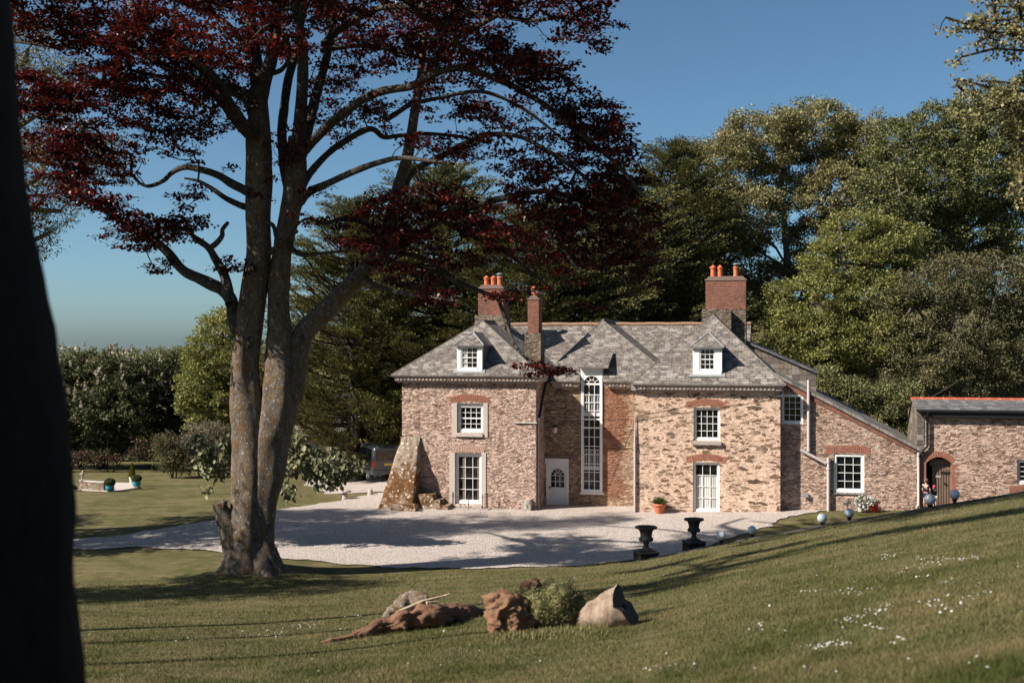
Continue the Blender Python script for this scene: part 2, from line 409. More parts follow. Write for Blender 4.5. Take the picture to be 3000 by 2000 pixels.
def wob(x, y):
    return .10 * np.sin(x * .9 + y * .7) + .07 * np.sin(x * 7.9 + 2 * np.sin(y * 5.3)) + .11 * np.sin(x * 2.3 + 1.7 * np.sin(y * 1.3)) + .07 * np.sin(x * 5.1 + y * 3.7) + .05 * np.sin(x * 11 - y * 8)

def drive_sd(x, y):
    return np.minimum(poly_sd(DRIVE, x, y), poly_sd(YARD, x, y)) + wob(x, y)

# lawn: one sheet to the horizon
gx = np.concatenate([-np.geomspace(1500, 46, 26), np.arange(-45, 45.01, .5), np.geomspace(46, 1500, 26)])
gy = np.concatenate([-np.geomspace(300, 9, 12), np.arange(-8, 100.01, .5), np.geomspace(102, 2600, 34)])
GX, GY = np.meshgrid(gx, gy)
GZ = ground(GX, GY)
GZ = GZ + 0 * np.where(GY > 240, 2.2 * np.sin(GX * .011) + 1.2 * np.sin(GX * .03 + 1), 0) * sstep(240, 500, GY)
nx, ny = len(gx), len(gy)
idx = np.arange(nx * ny).reshape(ny, nx)
FQ = np.stack([idx[:-1, :-1], idx[:-1, 1:], idx[1:, 1:], idx[1:, :-1]], -1).reshape(-1, 4)

def lawn_mat():
    t = NT('mown_lawn'); v = t.obj()
    a = t.noise(t.scale(v, (.35, .6, .6)), 1.0, 5, .6); b = t.noise(v, 2.2, 5, .65); f = t.noise(v, 34, 4, .75); st = t.noise(t.scale(v, (.22, 2.2, 1)), 1.0, 3, .6)
    c = t.mix(t.ramp(a, [(.3, 0.0), (.7, 1.0)]), (0.090, 0.093, 0.031), (0.202, 0.167, 0.081))
    c = t.mix(t.ramp(b, [(.42, 0.0), (.62, .85)]), c, (0.211, 0.158, 0.087))
    c = t.mix(t.ramp(t.noise(v, .9, 5, .7), [(.46, 0.0), (.62, .7)]), c, (0.065, 0.071, 0.023))
    c = t.mix(t.ramp(st, [(.45, 0.0), (.65, .5)]), c, (0.077, 0.079, 0.028))
    c = t.mix(.85, c, t.ramp(f, [(.25, .35), (.72, 1.25)]), 'MULTIPLY')
    h = t.math('ADD', f, t.math('MULTIPLY', b, .6))
    return t.bsdf(c, .95, t.bump(h, .9, .05), .1)
M['lawn'] = lawn_mat()
lawn = mesh_np('lawn', np.stack([GX, GY, GZ], -1), FQ, M['lawn'], smooth=True); lawn['kind'] = 'structure'

def gravel_mat():
    t = NT('pale_gravel'); v = t.obj()
    vo = t.n('TexVoronoi', {'Vector': v, 'Scale': 24.0, 'Randomness': 1.0}, feature='F1')
    r = t.n('SeparateColor', {0: vo.outputs['Color']}).outputs[0]
    c = t.ramp(r, [(0, (.27, .215, .19)), (.16, (.45, .375, .335)), (.45, (.58, .50, .46)), (.8, (.66, .58, .54)), (1.0, (.76, .70, .66))])
    c = t.mix(t.ramp(vo.outputs['Distance'], [(.40, 0.0), (.66, .65)]), c, (.17, .14, .125))
    c = t.mix(t.ramp(t.noise(t.scale(v, (.5, 2.2, 1)), 1.0, 4, .6), [(.5, 0.0), (.68, .35)]), c, (.36, .29, .24))
    c = t.mix(t.ramp(t.noise(v, .5, 5, .65), [(.45, 0.0), (.75, .35)]), c, (.40, .33, .28))
    h = t.math('SUBTRACT', t.math('MULTIPLY', r, .6), vo.outputs['Distance'])
    return t.bsdf(c, .9, t.bump(h, .9, .04), .2)
M['gravel'] = gravel_mat()

def blade_mat():
    t = NT('lawn_blades'); v = t.obj(); r = t.n('NewGeometry').outputs['Random Per Island']
    c = t.ramp(r, [(0, (0.057, 0.070, 0.023)), (.5, (0.107, 0.117, 0.045)), (.85, (0.176, 0.162, 0.076)), (1, (0.267, 0.205, 0.123))])
    c = t.mix(t.ramp(t.noise(t.scale(v, (.5, .8, .8)), 1.0, 4, .65), [(.44, 0.0), (.60, .85)]), c, t.mix(r, (0.155, 0.130, 0.059), (0.258, 0.194, 0.109)))
    c = t.mix(t.ramp(t.noise(t.warp(v, .6, 1.0), .55, 5, .7), [(.46, 0.0), (.60, .95)]), c, t.mix(r, (0.052, 0.063, 0.019), (0.095, 0.107, 0.034)))
    d = t.n('BsdfDiffuse', {'Color': c}).outputs[0]; tr = t.n('BsdfTranslucent', {'Color': c}).outputs[0]
    t.t.links.new(t.n('MixShader', {0: .28, 1: d, 2: tr}).outputs[0], t.out.inputs[0]); return t.m
M['blade'] = blade_mat()


def clipped_sheet(name, x0, x1, y0, y1, step, sdf, lift, mat):
    xs = np.arange(x0, x1 + step / 2, step); ys = np.arange(y0, y1 + step / 2, step)
    X, Y = np.meshgrid(xs, ys); SD = sdf(X, Y)
    b = MB(); vid = {}; V = []; F = []
    def vert(k, x, y):
        if k not in vid:
            vid[k] = len(V); V.append((x, y, gz(x, y) + lift if False else 0))
        return vid[k]
    for j in range(len(ys) - 1):
        for i in range(len(xs) - 1):
            cs = [(j, i), (j, i + 1), (j + 1, i + 1), (j + 1, i)]
            s = [SD[c] for c in cs]
            if min(s) >= 0: continue
            out = []
            for k in range(4):
                a, c2 = cs[k], cs[(k + 1) % 4]; sa, sb = s[k], s[(k + 1) % 4]
                if sa < 0: out.append(vert(a, X[a], Y[a]))
                if (sa < 0) != (sb < 0):
                    t = sa / (sa - sb); key = ('e',) + tuple(sorted((a, c2)))
                    out.append(vert(key, X[a] + (X[c2] - X[a]) * t, Y[a] + (Y[c2] - Y[a]) * t))
            if len(out) >= 3: F.append(out)
    A = np.array(V); A[:, 2] = ground(A[:, 0], A[:, 1]) + lift
    me = bpy.data.meshes.new(name); me.from_pydata([tuple(p) for p in A], [], F); me.update()
    me.polygons.foreach_set('use_smooth', np.ones(len(F), bool)); me.materials.append(mat)
    o = bpy.data.objects.new(name, me); C.objects.link(o); o['kind'] = 'structure'; return o
clipped_sheet('gravel_drive', -32, 22, 39, 82, .25, drive_sd, .035, M['gravel'])
# ------------------------------------------------------------------ the house
TH = math.radians(13)
OX, OY = (1570 - 1500) / FPX * 54.5, 54.5
E1 = (math.cos(TH), -math.sin(TH)); E2 = (math.sin(TH), math.cos(TH))

def Hd(px, d):
    r = (px - 1500) / FPX
    return (d + OX * E2[0] + OY * E2[1]) / (r * E2[0] + E2[1])
def H(px, py, d):
    """Local (u, z) on the house plane at depth d behind the front wall."""
    y = Hd(px, d); x = (px - 1500) / FPX * y
    return ((x - OX) * E1[0] + (y - OY) * E1[1], EYE - (py - 1000) / FPX * y)
def HU(px, d): return H(px, 1000, d)[0]
def L2W(u, d, z=0.0): return Vector((OX + u * E1[0] + d * E2[0], OY + u * E1[1] + d * E2[1], z))

house = empty('stone_house', (OX, OY, 0), -TH)
tag(house, 'large two storey rubble stone house with hipped slate roofs and brick chimneys behind the gravel', 'house')
P_REC = 1.9       # the middle bay stands this far behind the two wings

def tri_fill(poly, holes):
    bm = bmesh.new()
    for lp in [poly] + holes:
        vs = [bm.verts.new((p[0], p[1], 0)) for p in lp]
        for i in range(len(vs)): bm.edges.new((vs[i], vs[(i + 1) % len(vs)]))
    bmesh.ops.triangle_fill(bm, use_beauty=True, use_dissolve=False, edges=bm.edges[:])
    tr = [[(v.co.x, v.co.y) for v in f.verts] for f in bm.faces]
    bm.free(); return tr

def wall(root, poly, holes, d, mat, reveal=.2, left=None, right=None, name='wall', back=None):
    b = MB()
    for tr in tri_fill(poly, holes): b.face([(p[0], d, p[1]) for p in tr])
    for h in holes:
        for i in range(len(h)):
            p, q = h[i], h[(i + 1) % len(h)]
            b.face([(p[0], d, p[1]), (q[0], d, q[1]), (q[0], d + reveal, q[1]), (p[0], d + reveal, p[1])])
    us = [p[0] for p in poly]; zs = [p[1] for p in poly]
    if left is not None:
        zl = max(p[1] for p in poly if abs(p[0] - min(us)) < 1e-4)
        b.face([(min(us), d, min(zs)), (min(us), d, zl), (min(us), left, zl), (min(us), left, min(zs))])
    if right is not None:
        zr = max(p[1] for p in poly if abs(p[0] - max(us)) < 1e-4)
        b.face([(max(us), d, min(zs)), (max(us), d, zr), (max(us), right, zr), (max(us), right, min(zs))])
    if back is not None:
        b.face([(min(us), back, min(zs)), (max(us), back, min(zs)), (max(us), back, max(zs)), (min(us), back, max(zs))])
    return b.build(name, mat, root)

def rect(a, b, c, d): return [(a, c), (b, c), (b, d), (a, d)]

def wrect(px0, px1, py0, py1, d):
    u0, z1 = H(px0, py0, d); u1, z0 = H(px1, py1, d)
    return u0, u1, z0, z1

def window(root, R, d, cols, rows, fw=.075, recess=.10, bar=.022, meet=None, bottom=.11, curtain=None, glass='glass', label=None, white='white', top=None, drape=None):
    """Sash window: frame and bars (part) with its glass as a sub-part."""
    u0, u1, z0, z1 = R; y0 = d + recess
    b = MB()
    top = top or fw
    b.box(u0, u0 + fw, y0, y0 + .09, z0, z1); b.box(u1 - fw, u1, y0, y0 + .09, z0, z1)
    b.box(u0 + fw, u1 - fw, y0 - .004, y0 + .09, z1 - top, z1); b.box(u0 + fw, u1 - fw, y0 - .012, y0 + .09, z0, z0 + bottom)
    a0, a1, c0, c1 = u0 + fw, u1 - fw, z0 + bottom, z1 - top
    # sash stiles
    sw = .035
    b.box(a0, a0 + sw, y0 + .03, y0 + .075, c0, c1); b.box(a1 - sw, a1, y0 + .03, y0 + .075, c0, c1)
    b.box(a0 + sw, a1 - sw, y0 + .032, y0 + .075, c0, c0 + sw); b.box(a0 + sw, a1 - sw, y0 + .032, y0 + .075, c1 - sw, c1)
    for i in range(1, cols):
        u = a0 + (a1 - a0) * i / cols; b.box(u - bar / 2, u + bar / 2, y0 + .034, y0 + .07, c0 + sw, c1 - sw)
    for j in range(1, rows):
        z = c0 + (c1 - c0) * j / rows; q = bar / 2
        if meet is not None and j == meet: q = .028
        b.box(a0 + sw, a1 - sw, y0 + (.030 if q > bar else .036), y0 + .068, z - q, z + q)
    o = b.build('window', M[white], root)
    if label: o['label'] = label
    g = MB(); g.box(a0 + .01, a1 - .01, y0 + .078, y0 + .09, c0 + .01, c1 - .01); g.build('pane', M[glass], o)
    for (f0, f1) in (drape or ()):
        n = 14; cb = MB(); x0, x1 = a0 + (a1 - a0) * f0, a0 + (a1 - a0) * f1
        cb.grid([[(x0 + (x1 - x0) * k / n, y0 + .073 + .004 * math.sin(k * 1.9), z) for k in range(n + 1)] for z in (c1 - .02, c0 + .02)]); cb.build('curtain', M['drape'], o)
    if curtain:
        zc0, zc1 = c0 + sw, c0 + (c1 - c0) * curtain
        n = 60; rows_ = []
        for z in (zc1, (zc0 + zc1) / 2, zc0):
            rows_.append([(a0 + .03 + (a1 - a0 - .06) * k / n, y0 + .071 + .006 * math.sin(k * 1.05) + .004 * math.sin(k * 2.3 + z), z) for k in range(n + 1)])
        cb = MB(); cb.grid(rows_); cb.build('net_curtain', M['curtain'], o)
    return o

def sill(win, u0, u1, z0, z1, d, out=.07, mat='stonetrim'):
    b = MB(); b.box(u0, u1, d - out, d + .1, z0, z1); return b.build('sill', M[mat], win, bevel=.008)

def brick_arch(win, u0, u1, z0, h, d, mat='archbrick', rise=.10, n=17, ears=True):
    """Flat segmental arch of bricks on edge with toothed ends."""
    b = MB(); cu = (u0 + u1) / 2; w = (u1 - u0)
    def pt(t, k):
        x = (t - .5); z = z0 + rise * (1 - 4 * x * x) + k * h
        return (cu + x * w * (1 + .10 * k), z)
    rg = random.Random(int(abs(u0) * 100))
    for i in range(n):
        g = .12 / n; ta, tb = (i + .0) / n + g, (i + 1.0) / n - g
        cut = rg.choice([.5, .35, .62, None])
        for (k0, k1) in ([(0, 1)] if cut is None else [(0, cut - .03), (cut + .03, 1)]):
            pr = d - .010 - rg.random() * .008
            q = [pt(ta, k0), pt(tb, k0), pt(tb, k1), pt(ta, k1)]
            b.prism(q, 'y', pr, d + .02)
    if ears:
        for s in (-1, 1):
            for j in range(4):
                L = rg.uniform(.16, .34); zz = z0 - .02 + j * (h + .02) / 4
                ua = cu + s * (w / 2 + .02 + .05 * j / 4); ub = ua + s * L
                b.box(min(ua, ub), max(ua, ub), d - .012, d + .02, zz, zz + h / 4 - .018)
    return b.build('lintel', M[mat], win)

def t_curtain():
    t = NT('net_curtain'); v = t.obj(); s = t.n('SeparateXYZ', {0: v}).outputs[0]
    st = t.noise(t.scale(v, (24, 24, .4)), 1.0, 3, .6)
    return t.bsdf(t.ramp(st, [(.3, (.18, .17, .17)), (.62, (.62, .60, .58))]), .9)
M['curtain'] = t_curtain(); M['drape'] = m_plain('dim_curtain', (.16, .125, .10), .9, .3, 9, .1)
u_red = (HU(1800, P_REC) + .1)
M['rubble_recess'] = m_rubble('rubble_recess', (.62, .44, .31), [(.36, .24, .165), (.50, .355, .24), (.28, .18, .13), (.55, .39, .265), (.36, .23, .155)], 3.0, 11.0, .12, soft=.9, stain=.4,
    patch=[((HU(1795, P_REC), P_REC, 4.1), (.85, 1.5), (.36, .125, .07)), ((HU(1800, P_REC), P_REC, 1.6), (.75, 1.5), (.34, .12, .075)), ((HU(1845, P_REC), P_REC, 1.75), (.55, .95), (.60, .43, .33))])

# key levels --------------------------------------------------------------
zE_L = H(1360, 1099, -.35)[1]; zE_R = H(2080, 1125, -.35)[1]; zE_M = H(1830, 1116, P_REC - .35)[1]
uL0 = HU(1178, 0); uR0 = HU(1861, 0); uR1 = HU(2286, 0)
ZB = -.35        # walls run a little below the gravel

# window rectangles -------------------------------------------------------
W1 = wrect(1339, 1416, 1181, 1267, 0); W2 = wrect(1333, 1411, 1327, 1477, 0)
W3 = wrect(2032, 2110, 1193, 1291, 0); W4 = wrect(2030, 2108, 1353, 1503, 0)
dL = .55
W5 = wrect(2290, 2353, 1155, 1242, dL); W6 = wrect(2443, 2532, 1329, 1443, dL)
WT = wrect(1703, 1765, 1076, 1443, P_REC); WD = wrect(1600, 1666, 1342, 1484, P_REC)
def hole(R): return rect(*R)

wall(house, rect(uL0, 0, ZB, zE_L - .1), [hole(W1), hole(W2)], 0, M['rubble_grey'], .2, left=9, right=P_REC + .3)
wall(house, rect(0, uR0 + .02, ZB, zE_M - .1), [hole((WT[0], WT[1], WT[2], zE_M - .14)), hole(WD)], P_REC, M['rubble_recess'], .2)
wall(house, rect(uR0, uR1, ZB, zE_R - .1), [hole(W3), hole(W4)], 0, M['rubble_tan'], .2, left=P_REC + .3, right=9)
# lean-to on the right, its wall top falling away
uT0 = uR1 - .3; uT1 = HU(2692, dL)
pa = H(2280, 1100, dL); pb = H(2692, 1313, dL)
slope = (pb[1] - pa[1]) / (pb[0] - pa[0])
def ztop(u): return pa[1] + slope * (u - pa[0])
wall(house, [(uT0, ZB), (uT1, ZB), (uT1, ztop(uT1) - .12), (uT0, ztop(uT0) - .12)], [hole(W5), hole(W6)], dL, M['rubble_pink'], .2)

# windows --------------------------------------------------------------------
w = window(house, W1, 0, 4, 4, meet=2, fw=.10, bottom=.13, top=.17, drape=((.03, .10), (.93, .97)))
sill(w, *wrect(1335, 1415, 1267, 1279, 0), 0, .09)
for q_ in ((1324, 1339, 1180, 1281), (1416, 1429, 1180, 1281)):
    s_ = MB(); a = wrect(*q_, 0); s_.box(a[0], a[1], -.03, .12, a[2], a[3]); s_.build('jamb', M['stonetrim'], w)

brick_arch(w, HU(1332, 0), HU(1418, 0), H(1375, 1180, 0)[1], .30, 0)
w = window(house, W2, 0, 3, 4, fw=.10, bottom=.14, top=.13, drape=((.20, .31), (.86, .97)))
for q_ in ((1317, 1333, 1325, 1486), (1411, 1424, 1325, 1486)):
    s_ = MB(); a = wrect(*q_, 0); s_.box(a[0], a[1], -.03, .12, a[2], a[3]); s_.build('jamb', M['stonetrim'], w)
sill(w, *wrect(1331, 1412, 1477, 1487, 0), 0, .10)
brick_arch(w, HU(1328, 0), HU(1418, 0), H(1375, 1326, 0)[1], .30, 0, 'palebrick', .04, 19, False)
w = window(house, W3, 0, 4, 4, fw=.08, bottom=.10)
sill(w, *wrect(2027, 2114, 1291, 1303, 0), 0, .13, 'granite')
brick_arch(w, HU(2030, 0), HU(2112, 0), H(2070, 1193, 0)[1], .28, 0)
w = window(house, W4, 0, 3, 4, fw=.08, bottom=.14, curtain=.75)
w_sill = MB(); a = wrect(2028, 2110, 1503, 1507, 0); w_sill.box(a[0], a[1], -.05, .1, a[2] - .1, a[3]); w_sill.build('sill', M['granite'], w)
brick_arch(w, HU(2028, 0), HU(2110, 0), H(2070, 1354, 0)[1], .28, 0)
w = window(house, W5, dL, 3, 4, fw=.075, recess=.0)
w = window(house, W6, dL, 3, 4, fw=.10, recess=.03, bottom=.12)
sill(w, *wrect(2441, 2534, 1443, 1448, dL), dL, .06, 'slatesill' if 'slatesill' in M else 'lead')
brick_arch(w, HU(2441, dL), HU(2534, dL), H(2487, 1328, dL)[1], .30, dL, 'archbrick', .05, 16)

# the tall stair window standing through the eaves ---------------------------
def stair_window():
    u0, u1, z0, z1 = WT; d = P_REC - .06; b = MB(); fw = .115
    b.box(u0, u0 + fw, d, d + .2, z0, z1); b.box(u1 - fw, u1, d, d + .2, z0, z1)
    b.box(u0 - .05, u1 + .05, d - .06, d + .2, z0 - .07, z0)
    b.box(u0 + fw, u1 - fw, d + .02, d + .15, z0, z0 + .14)
    a0, a1 = u0 + fw, u1 - fw; cu = (a0 + a1) / 2; R = (a1 - a0) / 2
    zs = H(1739, 1125, d)[1]           # springing of the arched head
    N = 18                              # spandrel above the arch
    arc = [(cu + R * math.cos(math.pi * k / N), zs + R * math.sin(math.pi * k / N)) for k in range(N + 1)]
    for k in range(N):
        p, q = arc[k], arc[k + 1]
        b.prism([p, (p[0], z1), (q[0], z1), q], 'y', d + .01, d + .12)
    b.box(a0, a1, d + .02, d + .12, zs - .04, zs + .04)
    zz = [H(1739, y, d)[1] for y in (1133, 1156, 1179, 1203, 1228, 1254, 1256)]
    rows = [1156, 1179, 1203, 1228, 1253, 1280, 1307, 1331, 1358, 1383, 1409]
    for y in rows:
        z = H(1739, y, d)[1]; q = .035 if y in (1228, 1253) else .014
        b.box(a0, a1, d + (.03 if q < .03 else .028), d + .08, z - q, z + q)
    for i in (1, 2):
        u = a0 + (a1 - a0) * i / 3; b.box(u - .013, u + .013, d + .032, d + .078, z0 + .14, zs - .04)
    for k in (1, 2, 3, 4):               # fan bars
        t = math.pi * k / 5; r0 = R * .42
        b.tube([(cu + r0 * math.cos(t), d + .055, zs + r0 * math.sin(t)), (cu + R * math.cos(t), d + .055, zs + R * math.sin(t))], .014, 6)
    b.tube([(cu + R * .42 * math.cos(math.pi * k / 12), d + .055, zs + R * .42 * math.sin(math.pi * k / 12) + .03) for k in range(13)], .014, 6)
    for s in (-1, 1): b.box(cu + s * R * .42 - .013, cu + s * R * .42 + .013, d + .04, d + .07, zs, zs + .04)
    o = b.build('window', M['white'], house); o['label'] = 'tall arched stair window running the full height of the middle bay'
    g = MB(); g.box(a0 + .005, a1 - .005, d + .085, d + .11, z0 + .1, z1 - .05); g.build('pane', M['glassblue'], o)
    # stair balustrades seen just behind the glass bars
    for y0_, y1_ in ((1158, 1208), (1316, 1366)):
        s = MB()
        zt, zb = H(1739, y0_, d)[1], H(1739, y1_, d)[1]
        s.box(a0, a1, d + .075, d + .083, zt - .035, zt); s.box(a0, a1, d + .075, d + .083, zb - .17, zb)
        for i in range(9):
            u = a0 + (a1 - a0) * (i + .5) / 9; s.box(u - .012, u + .012, d + .076, d + .082, zb, zt)
        s.build('balustrade', M['offwhite'], o)
    return o
stair_window()
# door ---------------------------------------------------------------------------
def front_door():
    u0, u1, z0, z1 = WD; d = P_REC + .03
    b = MB(); fw = .09
    b.box(u0, u0 + fw, d - .03, d + .1, z0, z1); b.box(u1 - fw, u1, d - .03, d + .1, z0, z1); b.box(u0 - .05, u1, d - .05, d + .1, z1 - .24, z1)
    fr = b.build('door', M['white'], house); fr['label'] = 'white panelled front door with an arched glazed top'
    L = MB(); a0, a1, c0, c1 = u0 + fw, u1 - fw, z0 + .02, z1 - .24; cu = (a0 + a1) / 2; ww = a1 - a0; hh = c1 - c0
    R = ww * .36; g0 = c0 + hh * .44; zs = c0 + hh * .72
    N = 16; y0, y1 = d + .03, d + .075
    L.box(a0, cu - R, y0, y1, c0, c1); L.box(cu + R, a1, y0, y1, c0, c1)
    L.box(cu - R, cu + R, y0, y1, c0, g0)
    arc = [(cu + R * math.cos(math.pi * k / N), zs + R * math.sin(math.pi * k / N)) for k in range(N + 1)]
    for k in range(N):
        p, q = arc[k], arc[k + 1]; L.prism([p, (p[0], c1), (q[0], c1), q], 'y', y0, y1)
    for s in (-1, 1):                    # raised lower panels
        ca = cu + s * ww * .2
        for (e, pr) in ((.155, .006), (.125, .014)):
            L.box(ca - ww * e, ca + ww * e, y0 - pr, y0 + .01, c0 + .16 + (.155 - e), g0 - .12 - (.155 - e))
    for i in (1, 2):
        u = cu - R + 2 * R * i / 3; L.box(u - .012, u + .012, y0 + .005, y1 - .01, g0, zs)
    for z in (g0 + (zs - g0) * .5, zs): L.box(cu - R, cu + R, y0 + .007, y1 - .012, z - .012, z + .012)
    for k in (1, 2, 3, 4):
        t = math.pi * k / 5; L.tube([(cu + R * .4 * math.cos(t), y0 + .02, zs + R * .4 * math.sin(t)), (cu + R * math.cos(t), y0 + .02, zs + R * math.sin(t))], .012, 6)
    L.tube([(cu + R * .4 * math.cos(math.pi * k / 10), y0 + .02, zs + R * .4 * math.sin(math.pi * k / 10)) for k in range(11)], .012, 6)
    lf = L.build('leaf', M['white'], fr)
    g = MB(); g.box(cu - R, cu + R, y1 - .008, y1 - .001, g0, zs + R); g.build('pane', M['glass'], fr)
    h = MB(); h.box(a0 + .05, a0 + .09, y0 - .012, y0, c0 + hh * .40, c0 + hh * .47); h.tube([(a0 + .07, y0 - .05, c0 + hh * .445), (a0 + .17, y0 - .05, c0 + hh * .445)], .011, 8)
    h.tube([(a0 + .07, y0 - .05, c0 + hh * .445), (a0 + .07, y0, c0 + hh * .445)], .011, 8)
    h.build('handle', M['black'], fr)
    l = MB(); a = wrect(1596, 1685, 1331, 1341, P_REC); l.box(a[0], a[1], P_REC - .03, P_REC + .1, a[2], a[3]); l.build('lintel', M['oak'], fr, bevel=.012)
front_door()

# roofs ---------------------------------------------------------------------------
def slope_face(b, pts):
    """Roof plane: uv = metres along the eaves / up the slope."""
    P = [Vector(p) for p in pts]; n = (P[1] - P[0]).cross(P[2] - P[0]).normalized()
    if n.z < 0: n = -n
    ua = Vector((0, 0, 1)).cross(n)
    ua = ua.normalized() if ua.length > 1e-4 else Vector((1, 0, 0)); va = n.cross(ua)
    if va.z < 0: va = -va; ua = -ua
    b.face(pts, uv=[(p.dot(ua), p.dot(va)) for p in P])

def thick_hip(u0, u1, d0, d1, ze, ua, za, da, name='roof', mat='slate', notch=None):
    """Hipped roof: eave rectangle at ze, hip apex (ua,da,za), ridge running back to d1."""
    b = MB(); A = (ua, da, za); B = (ua, d1, za)
    e = [(u0, d0, ze), (u1, d0, ze), (u1, d1, ze), (u0, d1, ze)]
    if notch:
        na, nb_, zn = notch; dn = d0 + (zn - ze) / (za - ze) * (da - d0)
        slope_face(b, [e[0], (na, d0, ze), (na, dn, zn), A]); slope_face(b, [(nb_, d0, ze), e[1], A, (nb_, dn, zn)]); slope_face(b, [(na, dn, zn), (nb_, dn, zn), A])
    else: slope_face(b, [e[0], e[1], A])
    slope_face(b, [e[1], e[2], B, A]); slope_face(b, [e[3], e[0], A, B])
    t = .045
    lo = [(p[0], p[1], p[2] - t) for p in e]
    if notch:
        for p, q in ((u0, na), (nb_, u1)):
            b.face([(p, d0, ze), (q, d0, ze), (q, d0, ze - t), (p, d0, ze - t)]); b.face([(p, d0, ze - t), (q, d0, ze - t), (q, d0 + .6, ze - t), (p, d0 + .6, ze - t)])
    else: b.face([e[0], e[1], lo[1], lo[0]]); b.face(lo)
    b.face([e[1], e[2], lo[2], lo[1]]); b.face([e[3], e[0], lo[0], lo[3]])
    o = b.build(name, M[mat], house)
    h = MB()                                  # mitred hip slips stand slightly proud
    for q in (e[0], e[1]): h.tube([q, A], .022, 6)
    h.tube([A, B], .05, 6)
    h.build('hip_cap', M['oldhip'], o)
    return o
M['oldhip'] = m_plain('mortared_hip', (.15, .132, .12), .9, .4, 9, .5)
dA_L = 3.0; uA_L, zA_L = H(1414, 939, dA_L)
roofL = thick_hip(HU(1145, -.35), HU(1588, -.35), -.35, 11, zE_L, uA_L, zA_L, dA_L)
dA_R = 3.2; uA_R, zA_R = H(2088, 921, dA_R)
roofR = thick_hip(HU(1850, -.35), HU(2303, -.35), -.35, 11, zE_R, uA_R, zA_R, dA_R)
dA_M = P_REC + 2.9; uA_M, zA_M = H(1765, 937, dA_M)
roofM = thick_hip(HU(1575, P_REC - .35), HU(1985, P_REC - .35), P_REC - .35, 11, zE_M, uA_M, zA_M, dA_M, notch=(WT[0] - .02, WT[1] + .02, WT[3] + .0))
# main range behind, ridge parallel to the front
dR = P_REC + 6.2; zR = H(1800, 951, dR)[1]
b = MB(); um0, um1 = HU(1420, dR), HU(2200, dR); de = dR - (zR - zE_M) / .74
slope_face(b, [(um0, de, zE_M), (um1, de, zE_M), (um1, dR, zR), (um0, dR, zR)])
slope_face(b, [(um1, 2 * dR - de, zE_M), (um0, 2 * dR - de, zE_M), (um0, dR, zR), (um1, dR, zR)])
b.face([(um0, de, zE_M), (um0, dR, zR), (um0, 2 * dR - de, zE_M)]); b.face([(um1, de, zE_M), (um1, 2 * dR - de, zE_M), (um1, dR, zR)])
rmain = b.build('roof', M['slate_pale'] if 'slate_pale' in M else M['slate'], house)
h = MB(); h.tube([(um0 + k * (um1 - um0) / 30, dR, zR + .02 + .012 * math.sin(k * 1.7)) for k in range(31)], .10, 8); h.build('ridge', M['oldridge'], rmain)

# cornices: moulded board with dentils and gutter under each eave -------------------
def cornice(u0, u1, d, ze, ret0=None, ret1=None):
    b = MB(); bo = d + .35            # wall plane
    b.box(u0 + .06, u1 - .06, d + .06, bo + .01, ze - .115, ze - .048)
    b.box(u0 + .14, u1 - .14, bo - .23, bo + .01, ze - .25, ze - .115)
    b.box(u0 + .17, u1 - .17, bo - .19, bo + .01, ze - .30, ze - .25); b.box(u0 + .22, u1 - .22, bo - .12, bo + .01, ze - .36, ze - .30)
    for rt, uu in ((ret0, u0), (ret1, u1)):
        if rt is None: continue
        s = 1 if uu == u0 else -1
        b.box(uu + s * .06, uu + s * .37, bo, rt, ze - .115, ze - .05); b.box(uu + s * .14, uu + s * .37, bo, rt, ze - .30, ze - .117)
    o = b.build('cornice', M['cornice'], house)
    t = MB(); n = int((u1 - u0 - .5) / .17)
    for i in range(n):
        u = u0 + .26 + i * .17; t.box(u, u + .085, bo - .262, bo - .228, ze - .235, ze - .125)
    t.build('dentil_course', M['dentil'], o)
    g = MB(); pr = [(.05 * math.cos(math.pi * (1 + k / 8)), 0.05 * math.sin(math.pi * (1 + k / 8))) for k in range(9)]
    g.grid([[(u, d + .05 + p[0], ze - .02 + p[1]) for p in pr] for u in (u0 - .03, u1 + .03)])
    g.grid([[(u, d + .05 + p[0] * .88, ze - .02 + p[1] * .88) for p in pr] for u in (u0 - .03, u1 + .03)])
    for uu in (u0 - .03, u1 + .03): g.face([(uu, d + .05 + p[0], ze - .02 + p[1]) for p in pr])
    g.build('gutter', M['gutter'], o)
    nb = max(2, int((u1 - u0) / 1.5))
    for i in range(nb):
        k = MB()
        u = u0 + .5 + i * (u1 - u0 - .9) / max(1, nb - 1)
        k.tube([(u, d - .02, ze - .04), (u, d + .03, ze - .14), (u, bo - .25, ze - .30), (u, bo - .14, ze - .38), (u + .02, bo - .03, ze - .58)], .012, 5)
        k.build('gutter_bracket', M['iron'], o)
M['cornice'] = m_plain('cornice_paint', (.40, .32, .275), .75, .25, 7, .3)
M['dentil'] = m_plain('dentil_paint', (.43, .345, .295), .75, .25, 7, .3)
M['gutter'] = m_plain('gutter_brown', (.30, .235, .195), .6, .35, 6, .3)
cornice(HU(1145, -.35), HU(1588, -.35), -.35, zE_L, 9, P_REC)
cornice(HU(1856, -.35), HU(2300, -.35), -.35, zE_R, P_REC, None)
cornice(.28, HU(1703, P_REC - .35), P_REC - .35, zE_M)
cornice(HU(1766, P_REC - .35), HU(1858, P_REC - .35), P_REC - .35, zE_M)

# dormers -----------------------------------------------------------------------------
def plane_d(z, da, za, ze, d0=-.35): return d0 + (z - ze) / (za - ze) * (da - d0)   # depth of a front slope at height z

